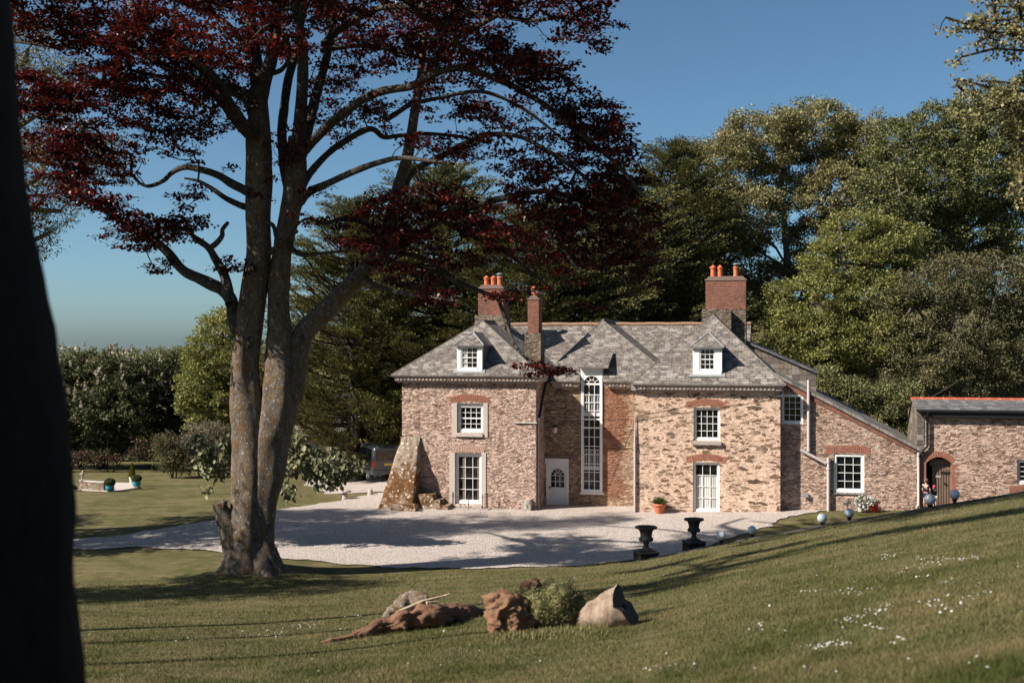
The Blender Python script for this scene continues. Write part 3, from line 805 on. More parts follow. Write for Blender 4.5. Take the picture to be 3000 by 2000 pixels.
def dormer(face, win, apex, roofpx, da, za, ze, cols, rows, shutter=False, lift=0):
    zb_guess = H((face[0] + face[1]) / 2, face[3], 1.0)[1]
    df = plane_d(zb_guess, da, za, ze) - .02
    u0, z1 = H(face[0], face[2], df); u1, z0 = H(face[1], face[3], df)
    back = plane_d(z1, da, za, ze) + .15
    R = wrect(win[0], win[1], win[2], win[3], df)
    b = MB()
    # flat white cheeks of the front either side of the sash
    b.box(u0, R[0], df - .02, df + .12, z0, z1); b.box(R[1], u1, df - .02, df + .12, z0, z1)
    b.box(R[0], R[1], df - .018, df + .12, R[3], z1 + .02); b.box(u0 + .02, u1 - .02, df - .05, df + .12, z0 - .05, R[2])
    dm = b.build('dormer', M['white'], house)
    c = MB()
    for u, s in ((u0 + .02, 1), (u1 - .02, -1)):
        b2 = [(df + .1, z0), (back, z1), (df + .1, z1)]
        c.prism(b2, 'x', u, u + s * .06)
    c.build('cheek', M['slatedark'], dm)
    window_sub(dm, R, df, cols, rows, shutter)
    # hipped dormer roof running back into the main slope
    ov = .10; er0 = (u0 - ov, df - .14, z1 - .02); er1 = (u1 + ov, df - .14, z1 - .02)
    ua, zap = H(apex[0], apex[1], df + .75); A = (ua, df + .75, zap)
    dback = plane_d(zap, da, za, ze) + .05; B = (ua, dback, zap)
    be = plane_d(z1, da, za, ze) + .05
    r = MB(); slope_face(r, [er0, er1, A]); slope_face(r, [er1, (u1 + ov, be, z1 - .02), B, A]); slope_face(r, [(u0 - ov, be, z1 - .02), er0, A, B])
    lo = lambda p: (p[0], p[1], p[2] - .05)
    r.face([er0, er1, lo(er1), lo(er0)]); r.face([er1, (u1 + ov, be, z1 - .02), lo((u1 + ov, be, z1 - .02)), lo(er1)]); r.face([(u0 - ov, be, z1 - .02), er0, lo(er0), lo((u0 - ov, be, z1 - .02))])
    r.face([lo(er0), lo(er1), lo((u1 + ov, be, z1 - .02)), lo((u0 - ov, be, z1 - .02))])
    r.build('dormer_roof', M['slate'], dm)
    l = MB(); l.face([(u0 - .16, df - .16, z0 - .13 ), (u1 + .16, df - .16, z0 - .13), (u1 + .12, df + .03, z0 + .03), (u0 - .12, df + .03, z0 + .03)])
    l.tube([er0, A], .03, 6); l.tube([er1, A], .03, 6)
    l.build('flashing', M['lead'], dm)
    return dm

def window_sub(dm, R, d, cols, rows, shutter):
    u0, u1, z0, z1 = R; b = MB(); fw = .055; y0 = d + .0
    b.box(u0, u0 + fw, y0, y0 + .1, z0, z1); b.box(u1 - fw, u1, y0, y0 + .1, z0, z1)
    b.box(u0 + fw, u1 - fw, y0, y0 + .1, z1 - fw, z1); b.box(u0 + fw, u1 - fw, y0 - .03, y0 + .1, z0, z0 + .09)
    a0, a1, c0, c1 = u0 + fw, u1 - fw, z0 + .09, z1 - fw
    for i in range(0, cols + 1):
        u = a0 + (a1 - a0) * i / cols; q = .010 if 0 < i < cols else .024; b.box(max(a0, u - q), min(a1, u + q), y0 + .02, y0 + .06, c0, c1)
    for j in range(0, rows + 1):
        z = c0 + (c1 - c0) * j / rows; q = .010 if 0 < j < rows and j != rows // 2 else .022; b.box(a0, a1, y0 + .018, y0 + .058, max(c0, z - q), min(c1, z + q))
    b.build('sash', M['white'], dm)
    g = MB(); g.box(a0, a1, y0 + .065, y0 + .08, c0, c1); g.build('pane', M['glass'], dm)
    if shutter:
        s = MB()
        for k in range(26):
            z = c0 + .02 + (c1 - c0 - .04) * k / 26; s.box(a0, a0 + (a1 - a0) / cols - .01, y0 + .058, y0 + .064, z, z + (c1 - c0) / 26 * .62)
        s.build('blind', M['offwhite'], dm)
dormer((1339, 1413, 1009, 1084), (1350, 1402, 1014, 1083), (1386, 972), None, dA_L, zA_L, zE_L, 3, 4, True)
dormer((2030, 2115, 1015, 1094), (2049, 2096, 1019, 1088), (2076, 973), None, dA_R, zA_R, zE_R, 3, 4)
# little roof over the head of the stair window
du = P_REC - .28; a0, z0 = H(1691, 1074, du); a1, _ = H(1782, 1074, du)
zt = H(1745, 1029, P_REC + .75)[1]; t0, t1 = HU(1706, P_REC + .75), HU(1795, P_REC + .75)
b = MB(); q = [(a0, du, z0), (a1, du, z0), (t1, P_REC + 1.0, zt), (t0, P_REC + 1.0, zt)]
slope_face(b, q); b.face([(p[0], p[1], p[2] - .06) for p in q])
for i in range(4):
    p, r = q[i], q[(i + 1) % 4]; b.face([p, r, (r[0], r[1], r[2] - .06), (p[0], p[1], p[2] - .06)])
hood = b.build('dormer_roof', M['slate'], house)
b = MB(); b.prism([(P_REC - .05, zE_M - .1), (P_REC + 1.0, zE_M - .1), (P_REC + 1.0, zt - .07), (P_REC - .05, z0 + .05)], 'x', WT[0] - .02, WT[0] + .05)
b.prism([(P_REC - .05, zE_M - .1), (P_REC + 1.0, zE_M - .1), (P_REC + 1.0, zt - .07), (P_REC - .05, z0 + .05)], 'x', WT[1] - .05, WT[1] + .02)
b.build('cheek', M['offwhite'], hood)

# chimneys ---------------------------------------------------------------------------
def chimney(front, base, pots, d, depth, label, zbot, topmat=True, pilaster=None):
    u0, z1 = H(front[0], front[2], d); u1, z0 = H(front[1], front[3], d)
    b = MB(); b.box(u0, u1, d, d + depth, z0 - .02, z1)
    ch = b.build('chimney', M['brick'], house); ch['label'] = label
    c = MB(); rows = [(0, 0), (.03, .03), (.10, .10)]
    c.box(u0 - .03, u1 + .03, d - .03, d + depth + .03, z1, z1 + .07)
    c.prism([(u0 + .02, z1 + .07), (u1 - .02, z1 + .07), (u1 - .14, z1 + .2), (u0 + .14, z1 + .2)], 'y', d + .06, d + depth - .06)
    c.build('capping', M['stackcap'], ch, bevel=.02)
    p = MB(); ub0, zb1 = H(base[0], base[2], d - .06); ub1, _ = H(base[1], base[2], d - .06)
    p.box(ub0, ub1, d - .06, d + depth + .06, zbot, zb1)
    if pilaster:
        pu0, pz = H(pilaster[0], pilaster[2], d - .45); pu1, _ = H(pilaster[1], pilaster[2], d - .45); p.box(pu0, pu1, d - .45, d - .06, zbot, pz)
    p.build('plinth', M['stackstone'], ch)
    for (x0, x1, y0, y1, cowl) in pots:
        dm = d + depth / 2; ua, zt_ = H(x0, y0, dm); ub, zb_ = H(x1, y1, dm); r = (ub - ua) / 2; cu = (ua + ub) / 2
        hh = zt_ - zb_; body = .80 if cowl else .84
        pr = [(r * .96, -.15), (r * .94, hh * .02), (r * .86, hh * (body - .16)), (r * .88, hh * (body - .12)), (r * 1.06, hh * (body - .10)), (r * 1.06, hh * (body - .04)), (r * .86, hh * body)]
        if not cowl: pr += [(r * 1.1, hh * body), (r * 1.1, hh * (body + .03)), (r * .5, hh * .95), (r * .35, hh * 1.0)]
        q = MB(); q.lathe(pr, (cu, dm, zb_), 18); po = q.build('chimney_pot', M['pot'], ch)
        if cowl:
            k = MB(); k.lathe([(r * 1.08, hh * .93), (r * 1.15, hh * .95), (r * .9, hh * .99), (r * .2, hh * 1.02)], (cu, dm, zb_), 16)
            for t in range(3):
                an = t * 2.1; k.tube([(cu + r * .8 * math.cos(an), dm + r * .8 * math.sin(an), zb_ + hh * .78), (cu + r * .8 * math.cos(an), dm + r * .8 * math.sin(an), zb_ + hh * .94)], .02, 5)
            k.build('cowl', M['lead'], ch)
    return ch
M['stackcap'] = m_plain('stack_cap', (.19, .13, .105), .95, .5, 12, .7)
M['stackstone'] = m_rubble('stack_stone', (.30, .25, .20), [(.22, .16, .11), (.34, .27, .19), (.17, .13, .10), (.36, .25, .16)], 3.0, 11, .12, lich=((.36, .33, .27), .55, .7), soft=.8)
chimney((1401, 1474, 846, 924), (1391, 1479, 924, 0), [(1418, 1434, 808, 848, False), (1438, 1454, 808, 848, False), (1456, 1473, 801, 848, True)], 5.2, 1.15, 'broad brick chimney stack with three clay pots close together', zA_L - .6)
chimney((1546, 1578, 878, 976), (1537, 1584, 976, 0), [(1556, 1575, 838, 880, False)], 2.1, .8, 'slim brick chimney stack with a single clay pot', zE_L - .4)
chimney((2067, 2185, 822, 906), (2057, 2185, 904, 0), [(2081, 2098, 777, 818, False), (2102, 2118, 777, 818, False), (2148, 2164, 772, 818, True)], 4.2, 1.1, 'broad square brick chimney stack with two pots and a cowled pot', zA_R - 1.6, pilaster=(2056, 2142, 911))

# lean-to roof slab, its brick verge, and the slate-hung wall rising behind -------------
ua, za_ = H(2270, 1092, dL - .12); ub, zb_ = H(2699, 1314, dL - .12)
b = MB(); T = .13
q = [(ua, dL - .12, za_), (ub, dL - .12, zb_), (ub, 9, zb_), (ua, 9, za_)]
ln = math.hypot(ub - ua, zb_ - za_)
b.face(q, uv=[(0, 0), (0, ln), (8, ln), (8, 0)])
lo = [(p[0], p[1], p[2] - T) for p in q]
b.face([q[0], q[1], lo[1], lo[0]], uv=[(0, .05), (ln, .05), (ln, .5), (0, .5)]); b.face([q[1], q[2], lo[2], lo[1]]); b.face(lo[::-1])
lt = b.build('roof', M['verge'], house)
b = MB(); b.prism([(ua + .4, za_ - .4 * abs(slope) - T), (ub - .1, zb_ + .1 * abs(slope) - T), (ub - .25, zb_ + .25 * abs(slope) - T - .20), (ua + .4, za_ - .4 * abs(slope) - T - .26)], 'y', dL - .035, dL + .03)
b.build('brick_verge', M['brick'], house)
dS = 4.4
s0, sz0 = H(2190, 1003, dS); s1, sz1 = H(2391, 1090, dS); _, szb = H(2391, 1190, dS)
b = MB()
b.face([(s0 - 1.5, dS, szb - 1), (s1, dS, szb - 1), (s1, dS, sz1), (s0, dS, sz0), (s0 - 1.5, dS, sz0 + .6)], uv=[(s0 - 1.5, szb - 1), (s1, szb - 1), (s1, sz1), (s0, sz0), (s0 - 1.5, sz0 + .6)])
b.face([(s1, dS, szb - 1), (s1, 9, szb - 1), (s1, 9, sz1), (s1, dS, sz1)], uv=[(0, szb), (4, szb), (4, sz1), (0, sz1)])
b.build('slate_hung_wall', M['slatehung'], house)
b = MB(); k = (sz1 - sz0) / (s1 - s0)
q = [(s0 - 1.5, dS - .12, sz0 - 1.5 * k + .05), (s1 + .06, dS - .12, sz1 + .03), (s1 + .06, 9.2, sz1 + .03), (s0 - 1.5, 9.2, sz0 - 1.5 * k + .05)]
b.face(q, uv=[(0, 0), (0, 4), (5, 4), (5, 0)]); lo = [(p[0], p[1], p[2] - .10) for p in q]
b.face([q[0], q[1], lo[1], lo[0]], uv=[(0, .05), (4, .05), (4, .5), (0, .5)]); b.face([q[1], q[2], lo[2], lo[1]]); b.face(lo[::-1]); b.build('roof', M['slatedark'], house)

# buttress with steps at the left corner --------------------------------------------------
def mossmat():
    t = NT('mossy_stone'); v = t.obj()
    c = t.mix(t.noise(v, 5, 6, .7), (.20, .15, .11), (.42, .33, .26))
    mo = t.ramp(t.math('SUBTRACT', t.noise(v, 3.2, 6, .75), t.math('MULTIPLY', t.math('ABSOLUTE', t.math('SUBTRACT', t.n('SeparateXYZ', {0: v}).outputs[2], 1.05)), .16)), [(.34, 0.0), (.42, .95)])
    c = t.mix(mo, c, t.mix(t.noise(v, 18, 5, .7), (.055, .022, .006), (.20, .085, .018)))
    vo = t.n('TexVoronoi', {'Vector': t.warp(v, 6, .16), 'Scale': 5.2, 'Randomness': 1.0}, feature='F1')
    sel = t.n('SeparateColor', {0: vo.outputs['Color']}).outputs[1]
    sp = t.math('MULTIPLY', t.ramp(vo.outputs['Distance'], [(.24, 1.0), (.32, 0.0)]), t.ramp(sel, [(.5, 0.0), (.52, 1.0)]))
    c = t.mix(sp, c, (.60, .50, .43))
    c = t.mix(t.ramp(t.noise(v, 14, 6, .8), [(.58, 0.0), (.64, .9)]), c, (.56, .47, .41))
    return t.bsdf(c, .95, t.bump(t.math('ADD', t.noise(v, 9, 7, .75), t.noise(v, 30, 4, .7)), .9, .06), .1)
M['moss'] = mossmat()
bt0, bz1 = H(1176, 1277, -.05); bt1, _ = H(1229, 1277, -.05)
bb0, _ = H(1100, 1496, -1.35); bb1, _ = H(1214, 1496, -1.35)
rows = []; NR, NC = 22, 12
nrg = np.random.default_rng(3)
for i in range(NR + 1):
    t = i / NR; z = bz1 + (ZB - bz1) * t
    a = bt0 + (bb0 - bt0) * t; c = bt1 + (bb1 - bt1) * t * .6; f = -.06 - 1.35 * t
    row = [(a - .05 * t, .3, z)]
    row += [(a + nrg.normal(0, .015), f * k / 4 + nrg.normal(0, .02), z) for k in range(0, 4)]
    row += [(a + (c - a) * k / NC, f + nrg.normal(0, .03) + (.06 if k in (0, NC) else 0), z) for k in range(NC + 1)]
    row += [(c + nrg.normal(0, .015), f * (1 - k / 4), z) for k in range(1, 5)]
    row += [(c, .3, z)]
    rows.append(row)
b = MB(); b.grid(rows, smooth=True); b.face(rows[0]); b.build('buttress', M['moss'], house)
def rough_block(b, u0, u1, d0, d1, z0, z1, j=.03):
    bm = bmesh.new(); bmesh.ops.create_cube(bm, size=1)
    bmesh.ops.subdivide_edges(bm, edges=bm.edges[:], cuts=3, use_grid_fill=True)
    for v in bm.verts:
        x, y, z = v.co; k = 1 - .06 * (abs(x) > .49) * (abs(z) > .49)
        v.co = (u0 + (x * k + .5) * (u1 - u0) + random.gauss(0, j), d0 + (y * k + .5) * (d1 - d0) + random.gauss(0, j), z0 + (z + .5) * (z1 - z0) + random.gauss(0, j * .5))
    for f in bm.faces: b.face([v.co[:] for v in f.verts], smooth=True)
    bm.free()
b = MB()
for (x0, x1, y1, dd) in ((1214, 1268, 1447, -.85), (1268, 1288, 1464, -.85), (1288, 1312, 1480, -.85)):
    u0, z1 = H(x0, y1, dd); u1, _ = H(x1, y1, dd); rough_block(b, u0 - .1, u1, dd, .05, ZB, z1, .018)
b.build('step', M['moss'], house)
b = MB(); u0, z1 = H(1147, 1477, -1.7); u1, _ = H(1216, 1477, -1.7); rough_block(b, u0, u1, -1.75, -1.2, ZB, z1, .03); b.build('footing', M['moss'], house)
b = MB(); u0, z1 = H(1529, 1463, -.3); u1, _ = H(1555, 1463, -.3); rough_block(b, u0, u1, -.32, .02, ZB, z1, .02); b.build('guard_stone', M['granite'], house)
b = MB(); u0, z1 = H(1577, 1497, .5); rough_block(b, .06, uR0 - .05, .55, P_REC + .05, ZB, .045, .004); b.build('doorstep', M['granite'], house)

# pipes, lamp, cables on the walls ----------------------------------------------------------
def pipe(pts, r, mat, n=10, collars=()):
    b = MB(); b.tube(pts, r, n)
    for c in collars:
        rc = r[-1] if hasattr(r, '__len__') else r
        b.tube([(c[0], c[1], c[2] - .035), (c[0], c[1], c[2] + .035)], rc * 1.28, n)
    return b.build('downpipe', M[mat], house)
def Hp(px, py, d): u, z = H(px, py, d); return (u, d, z)
pipe([Hp(1616, 1112, P_REC - .5), Hp(1600, 1122, P_REC - .35), Hp(1594, 1140, P_REC - .6), Hp(1579, 1232, .35)], .055, 'black', 10)
x = Hp(1577, 1232, .3); y_ = Hp(1574, 1496, .3)
pipe([(x[0], .3, x[2]), (x[0], .3, 1.9), (x[0], .3, .12), (x[0] + .08, .25, .04)], .042, 'pipe', 10, [(x[0], .3, x[2] - .1), (x[0], .3, 1.7)])
b = MB(); b.box(x[0] - .06, x[0] + .06, .2, .36, x[2] - .05, x[2] + .14); b.box(x[0] - 1.0, x[0] + .02, -.06, -.03, x[2] - .09, x[2] - .06); b.build('junction_box', M['offwhite'], house)
x = Hp(1860, 1150, -.07); zz0 = gz(*L2W(x[0], -.07)[:2])
pipe([(x[0], -.07, H(1860, 1216, -.07)[1]), (x[0], -.07, 3.0), (x[0], -.07, zz0)], [.012, .05, .05], 'pipe', 10, [(x[0], -.07, 2.95), (x[0], -.07, 2.85), (x[0], -.07, 1.2)])
b = MB(); hx = Hp(1858, 1128, .0); b.box(hx[0] - .11, hx[0] + .11, -.16, .02, hx[2] - .22, hx[2] + .06); b.build('hopper', M['lead'], house)
p0, p1 = Hp(2369, 1113, dL - .12), Hp(2369, 1322, dL - .12)
pipe([p0, p1], .065, 'pipe', 12, [(p0[0], p0[1], H(2369, 1195, dL - .12)[1]), (p1[0], p1[1], p1[2] + .05)])
pipe([Hp(2345, 1316, dL - .12), Hp(2352, 1321, dL - .12), Hp(2420, 1357, dL - .12)], .07, 'pipe', 12)
p2, p3 = Hp(2427, 1340, dL - .12), Hp(2427, 1500, dL - .12)
pipe([p2, p3], .07, 'pipe', 12, [(p2[0], p2[1], H(2427, 1350, dL)[1]), (p2[0], p2[1], H(2427, 1372, dL)[1])])
b = MB(); c = Hp(2287, 1150, -.08); b.tube([(c[0] + .1, -.05, c[2] + .12), (c[0] + .1, -.05, c[2] - .12), (c[0] - .25, -.05, c[2] - .12)], .04, 8); b.build('waste_pipe', M['pipe'], house)
def wall_lamp():
    d = P_REC; u, z = H(1628, 1258, d); b = MB()
    b.lathe([(.05, 0), (.12, -.03), (.13, -.07), (.06, -.08)], (u, d - .2, z + .2), 14); b.tube([(u, d, z + .1), (u, d - .16, z + .2)], .018, 6); b.box(u - .06, u + .06, d - .03, d, z + .02, z + .2)
    o = b.build('wall_lamp', M['black'], house)
    g = MB(); g.lathe([(.09, .12), (.115, .02), (.10, -.10), (.04, -.14)], (u, d - .2, z), 14); g.build('lamp_glass', M['offwhite'], o)
wall_lamp()
def cable(a, b_, sag, d):
    q = []
    for k in range(15):
        t = k / 14; p = Vector(a).lerp(Vector(b_), t); q.append((p.x, p.y, p.z - sag * 4 * t * (1 - t)))
    m = MB(); m.tube(q, .007, 5, False); return m.build('cable', M['black'], house)
cable(Hp(1574, 1236, -.03), Hp(1860, 1228, P_REC - .02), .0, 0)
cable(Hp(1862, 1228, -.02), Hp(2284, 1166, -.02), .03, 0)
cable(Hp(1862, 1217, -.02), Hp(2030, 1185, -.02), .02, 0)
fl = MB(); u, z = H(2362, 1451, dL - .1); fl.box(u - .09, u + .09, dL - .13, dL, z - .07, z + .07); fl.build('floodlight', M['lead'], house)

# ------------------------------------------------------------------ the cottage on the right
cot = empty('stone_cottage', (OX, OY, 0), -TH)
tag(cot, 'low rubble stone cottage with red ridge tiles and an arched plank door', 'cottage')
dC = dL
c0 = HU(2706, dC); c1 = HU(3330, dC)
zEc = H(2850, 1200, dC - .25)[1]; dRc = dC + 2.1; zRc = H(2850, 1169, dRc)[1]
dr0, dr1 = HU(2713, dC), HU(2787, dC); zs_ = H(2750, 1356, dC)[1]; zt_ = H(2750, 1338, dC)[1]
arch = []
for k in range(15):
    t = k / 14; arch.append((dr1 + (dr0 - dr1) * t, zs_ + (zt_ - zs_) * (1 - (2 * t - 1) ** 2)))
W7 = wrect(2980, 3046, 1346, 1419, dC)
wall(cot, rect(c0, c1, 0, zEc - .05), [[(dr0, .3), (dr1, .3)] + arch, hole(W7)], dC, M['rubble_pink'], .35)
window(cot, W7, dC, 3, 4, fw=.09, recess=.06, white='offwhite')
b = MB(); u = HU(2688, dC)
b.face([(u, dC - .02, 0), (u, dC + 4.5, 0), (u, dC + 4.5, zEc - .3), (u, dRc, zRc - .08), (u, dC - .02, zEc - .05)], uv=[(0, 0), (4.5, 0), (4.5, zEc - .3), (2.1, zRc - .08), (0, zEc - .05)])
zq = H(2700, 1302, dC)[1]
b.face([(u, dC - .02, zq), (c0 + .02, dC - .02, zq), (c0 + .02, dC - .02, zEc - .05), (u, dC - .02, zEc - .05)], uv=[(0, zq), (.35, zq), (.35, zEc), (0, zEc)])
b.face([(u, dC, 0), (c0, dC, 0), (c0, dC, zq), (u, dC, zq)])
b.build('slate_hung_gable', M['slatehung'], cot)
b = MB(); u = HU(2683, dC)
q = [(u, dC - .25, zEc), (c1, dC - .25, zEc), (c1, dRc, zRc), (u, dRc, zRc)]
slope_face(b, q); b.face([(u, dRc, zRc), (c1, dRc, zRc), (c1, dRc + 2.5, zRc - 1.4), (u, dRc + 2.5, zRc - 1.4)])
b.face([(p[0], p[1], p[2] - .05) for p in q]); b.face([q[0], q[1], (c1, dC - .25, zEc - .05), (u, dC - .25, zEc - .05)]); b.face([q[0], q[3], (u, dRc, zRc - .07), (u, dC - .25, zEc - .07)])
cr = b.build('roof', M['slatedark'], cot)
b = MB(); b.prism([(dRc - .13, zRc - .05), (dRc + .13, zRc - .05), (dRc + .06, zRc + .07), (dRc - .06, zRc + .07)], 'x', u - .02, c1); b.build('ridge', M['ridge'], cr)
b = MB(); b.box(u, c1, dC - .32, dC - .2, zEc - .10, zEc - .01); b.box(c0, c1, dC - .22, dC - .17, zEc - .32, zEc - .10); b.build('gutter', M['black'], cot)
b = MB(); b.box(c0, c1, dC - .16, dC + .02, zEc - .36, zEc - .2); b.build('fascia', M['oak'], cot)
# brick surround of the arched doorway
b = MB(); rg = random.Random(5)
for s, ue in ((-1, dr0), (1, dr1)):
    nz = 24
    for j in range(nz):
        z0_ = .35 + (zs_ - .35) * j / nz; L = .24 if j % 2 else .13
        b.box(ue, ue + s * (L + rg.uniform(-.02, .03)), dC - .008 - rg.random() * .008, dC + .3, z0_, z0_ + (zs_ - .35) / nz - .014)
ac = arch[::-1]
for k in range(14):
    p, q2 = Vector((*ac[k], 0)), Vector((*ac[k + 1], 0)); n_ = Vector((-(q2 - p).y, (q2 - p).x, 0)).normalized()
    for e in (0, .5):
        a_, b_ = p.lerp(q2, e + .03), p.lerp(q2, e + .47)
        b.prism([(a_.x, a_.y), (b_.x, b_.y), (b_.x + n_.x * .24, b_.y + n_.y * .24), (a_.x + n_.x * .24, a_.y + n_.y * .24)], 'y', dC - .01 - rg.random() * .01, dC + .3)
b.build('brick_surround', M['archbrick'], cot)
# plank door standing half open, a black sheet behind it for the passage shade
b = MB(); u0, z1 = H(2731, 1364, dC + .3); u1, _ = H(2784, 1364, dC + .3); z0 = .25
n = 7
for i in range(n):
    a, c = u0 + (u1 - u0) * i / n, u0 + (u1 - u0) * (i + 1) / n
    b.box(a + .006, c - .006, dC + .30, dC + .34, z0, z1 - .02 * (i % 2))
    b.box(c - .03, c + .03, dC + .275, dC + .30, z0, z1 - .1)
b.box(u0, u1, dC + .28, dC + .30, z1 - .14, z1); b.box(u0, u0 + .09, dC + .27, dC + .30, z0, z1)
dd = b.build('plank_door', M['oak'], cot)
b = MB(); zh = H(2755, 1384, dC + .27)[1]; b.box(u0 + (u1 - u0) * .5, u1 + .05, dC + .255, dC + .272, zh - .05, zh + .05); b.tube([(u0 + .5, dC + .25, zh - .45), (u0 + .5, dC + .22, zh - .45)], .045, 10); b.build('hinge', M['black'], dd)
b = MB(); b.box(u0 + .12, u0 + .34, dC + .262, dC + .272, zh - .2, zh - .12); b.build('letter_plate', M['granite'], dd)
b = MB(); b.box(dr0 - .1, dr1 + .1, dC + .9, dC + .95, .2, zt_ + .2); b.build('passage_shade', M['black'], cot)  # flat black sheet standing in for the shade inside the doorway
b = MB(); b.box(u0 - .1, u1 + .1, dC + .31, dC + .37, z1, zt_ - .12 + .2 * 0); b.build('transom', M['oak'], cot)
def cpipe(pts, r, mat):
    b = MB(); b.tube(pts, r, 10); return b.build('downpipe', M[mat], cot)
cpipe([Hp(2719, 1206, dC - .3), Hp(2717, 1222, dC - .12), Hp(2717, 1306, dC - .12), Hp(2697, 1326, dC - .12), Hp(2692, 1338, dC - .12)], .055, 'black')
cpipe([Hp(2691, 1325, dC - .1), Hp(2691, 1478, dC - .1), Hp(2684, 1488, dC - .3)], .055, 'pipe')
b = MB(); u, z = H(2958, 1423, -.6); b.box(u, u + 6, -.7, -.4, 0, z); b.build('garden_wall', M['brick'], None)
gw = bpy.data.objects['garden_wall']; gw.location = (OX, OY, 0); gw.rotation_euler = (0, 0, -TH)
tag(gw, 'low dark brick garden wall at the top of the bank by the cottage', 'wall')
# ------------------------------------------------------------------ things on the forecourt and the bank
def on_ground(px, py_base, y):
    x = (px - 1500) / FPX * y; return (x, y, gz(x, y))

def bank_point(px, y):
    x = (px - 1500) / FPX * y; return Vector((x, y, gz(x, y)))

# stone edging along the crest of the bank
def edging():
    b = MB(); rr = np.linspace(.1105, .60, 46); yc = np.interp(rr, CR, CY); zc = np.interp(rr, CR, CZ)
    rows = []
    for r, y, z in zip(rr, yc, zc):
        y += .03; x = r * y; z = float(ground(r * (y - .06), y - .06)); w = .07
        rows.append([(x, y - .02, z - .3), (x, y - .02, z + .02), (x * (1 + w / y), y + w, z + .02), (x * (1 + w / y), y + w, z - .3)])
    b.grid(rows, smooth=False)
    b.face(rows[0]); b.face(rows[-1])
    return tag(b.build('stone_edging', M['edging']), 'thin dark stone edging along the crest of the grass bank beneath the globe lamps', 'edging')
M['edging'] = m_plain('dark_edging', (.045, .045, .048), .8, .4, 8, .4)
edging()

def urn_mats():
    t = NT('weathered_urn'); v = t.obj()
    c = t.mix(t.noise(v, 7, 6, .75), (.018, .017, .016), (.075, .068, .06))
    c = t.mix(t.ramp(t.noise(v, 12, 5, .8), [(.58, 0.0), (.66, .5)]), c, (.16, .12, .09))
    return t.bsdf(c, .8, t.bump(t.noise(v, 25, 5, .7), .5, .02), .3)
M['urn'] = urn_mats()
M['soil_dark'] = m_plain('dark_soil', (.03, .022, .016), .95, .4, 20, .6)
def urn(px, ytop, ybase, y, label):
    x = (px - 1500) / FPX * y
    z0 = EYE - (ybase - 1000) / FPX * y; z1 = EYE - (ytop - 1000) / FPX * y
    h = z1 - z0
    root = empty('garden_urn', (x, y, z0), .25); tag(root, label, 'urn', 'dark urns where the bank meets the gravel')
    k = h / 1.05; b = MB(); w = .305 * k
    b.box(-w, w, -w, w, -.6, .24 * k); b.build('plinth', M['urnplinth'], root, bevel=.01)
    b = MB(); b.box(-w - .025, w + .025, -w - .025, w + .025, .24 * k, .275 * k); b.build('plinth_slab', M['edging'], root)
    b = MB(); q = .19 * k; b.box(-q, q, -q, q, .276 * k, .325 * k)
    pr = [(.165, .325), (.175, .345), (.12, .37), (.085, .42), (.07, .48), (.085, .515), (.115, .53), (.085, .545), (.10, .57), (.19, .60), (.225, .645), (.215, .69), (.185, .715), (.175, .74), (.185, .82), (.205, .90), (.24, .955), (.32, .985), (.345, 1.0), (.35, 1.025), (.335, 1.05), (.22, 1.03), (.17, .96), (.14, .9)]
    b.lathe([(r * k, z * k) for r, z in pr], (0, 0, 0), 32)
    for i in range(16):      # gadroons round the belly
        a = 2 * math.pi * i / 16; b.ball((.19 * k * math.cos(a), .19 * k * math.sin(a), .645 * k), .045 * k, 8, 6, .8, .8, 1.3)
    b.build('bowl', M['urn'], root)
    b = MB(); b.lathe([(.005, .965 * k), (.17 * k, .96 * k)], (0, 0, 0), 16); b.build('soil', M['soil_dark'], root)
    return root
M['urnplinth'] = m_brick('urn_plinth_brick', (.035, .024, .02), (.05, .034, .028), (.03, .026, .024), .2, .07, .01)
urn(1893, 1541, 1640, 41.4, 'dark classical urn with an uneven rim at the near corner of the gravel')
urn(2033, 1518, 1607, 42.6, 'dark classical urn with a smooth rim beside the first globe lamps')

def globe_mat():
    t = NT('opal_globe'); v = t.obj()
    c = t.mix(t.noise(v, 9, 4, .6), (.44, .475, .51), (.54, .57, .60))
    return t.bsdf(c, .22, None, .5)
M['globe'] = globe_mat()
lamps = [(2113, 1568, 28.0, 1592, 39.2, 'bluish white globe lamp next to the second urn, in front'),
         (2203, 1552, 26.0, 1573, 40.2, 'bluish white globe lamp standing behind, second along from the urns'),
         (2409, 1517, 28.5, 1541, 37.6, 'pale globe lamp below the white petunias, in front of the stone edging'),
         (2488, 1502, 27.5, 1524, 37.7, 'blue tinted globe lamp under the blue hand pump'),
         (2724, 1462, 33.0, 1490, 35.0, 'pale globe lamp hiding the children at the arched door'),
         (2797, 1448, 29.5, 1470, 35.7, 'pale globe lamp right of the plank door, highest on the bank')]
first = None
for px, py, dpx, pyb, y, lab in lamps:
    c = pix(px, py, y); g = gz(c.x, y)
    r = dpx / 2 * y / FPX
    root = empty('globe_lamp', (c.x, y, 0)); tag(root, lab, 'lamp', 'globe lamps along the crest of the bank')
    b = MB(); b.ball((0, 0, c.z), r, 26, 18); b.build('globe', M['globe'], root)
    b = MB(); zb = c.z - r
    b.lathe([(.10, -.4 + min(g, zb - .1)), (.10, zb - .155), (.085, zb - .14), (.05, zb - .08), (.05, zb - .03), (.075, zb - .02), (.08, zb + .015)], (0, 0, 0), 18)
    b.build('base', M['black'], root)

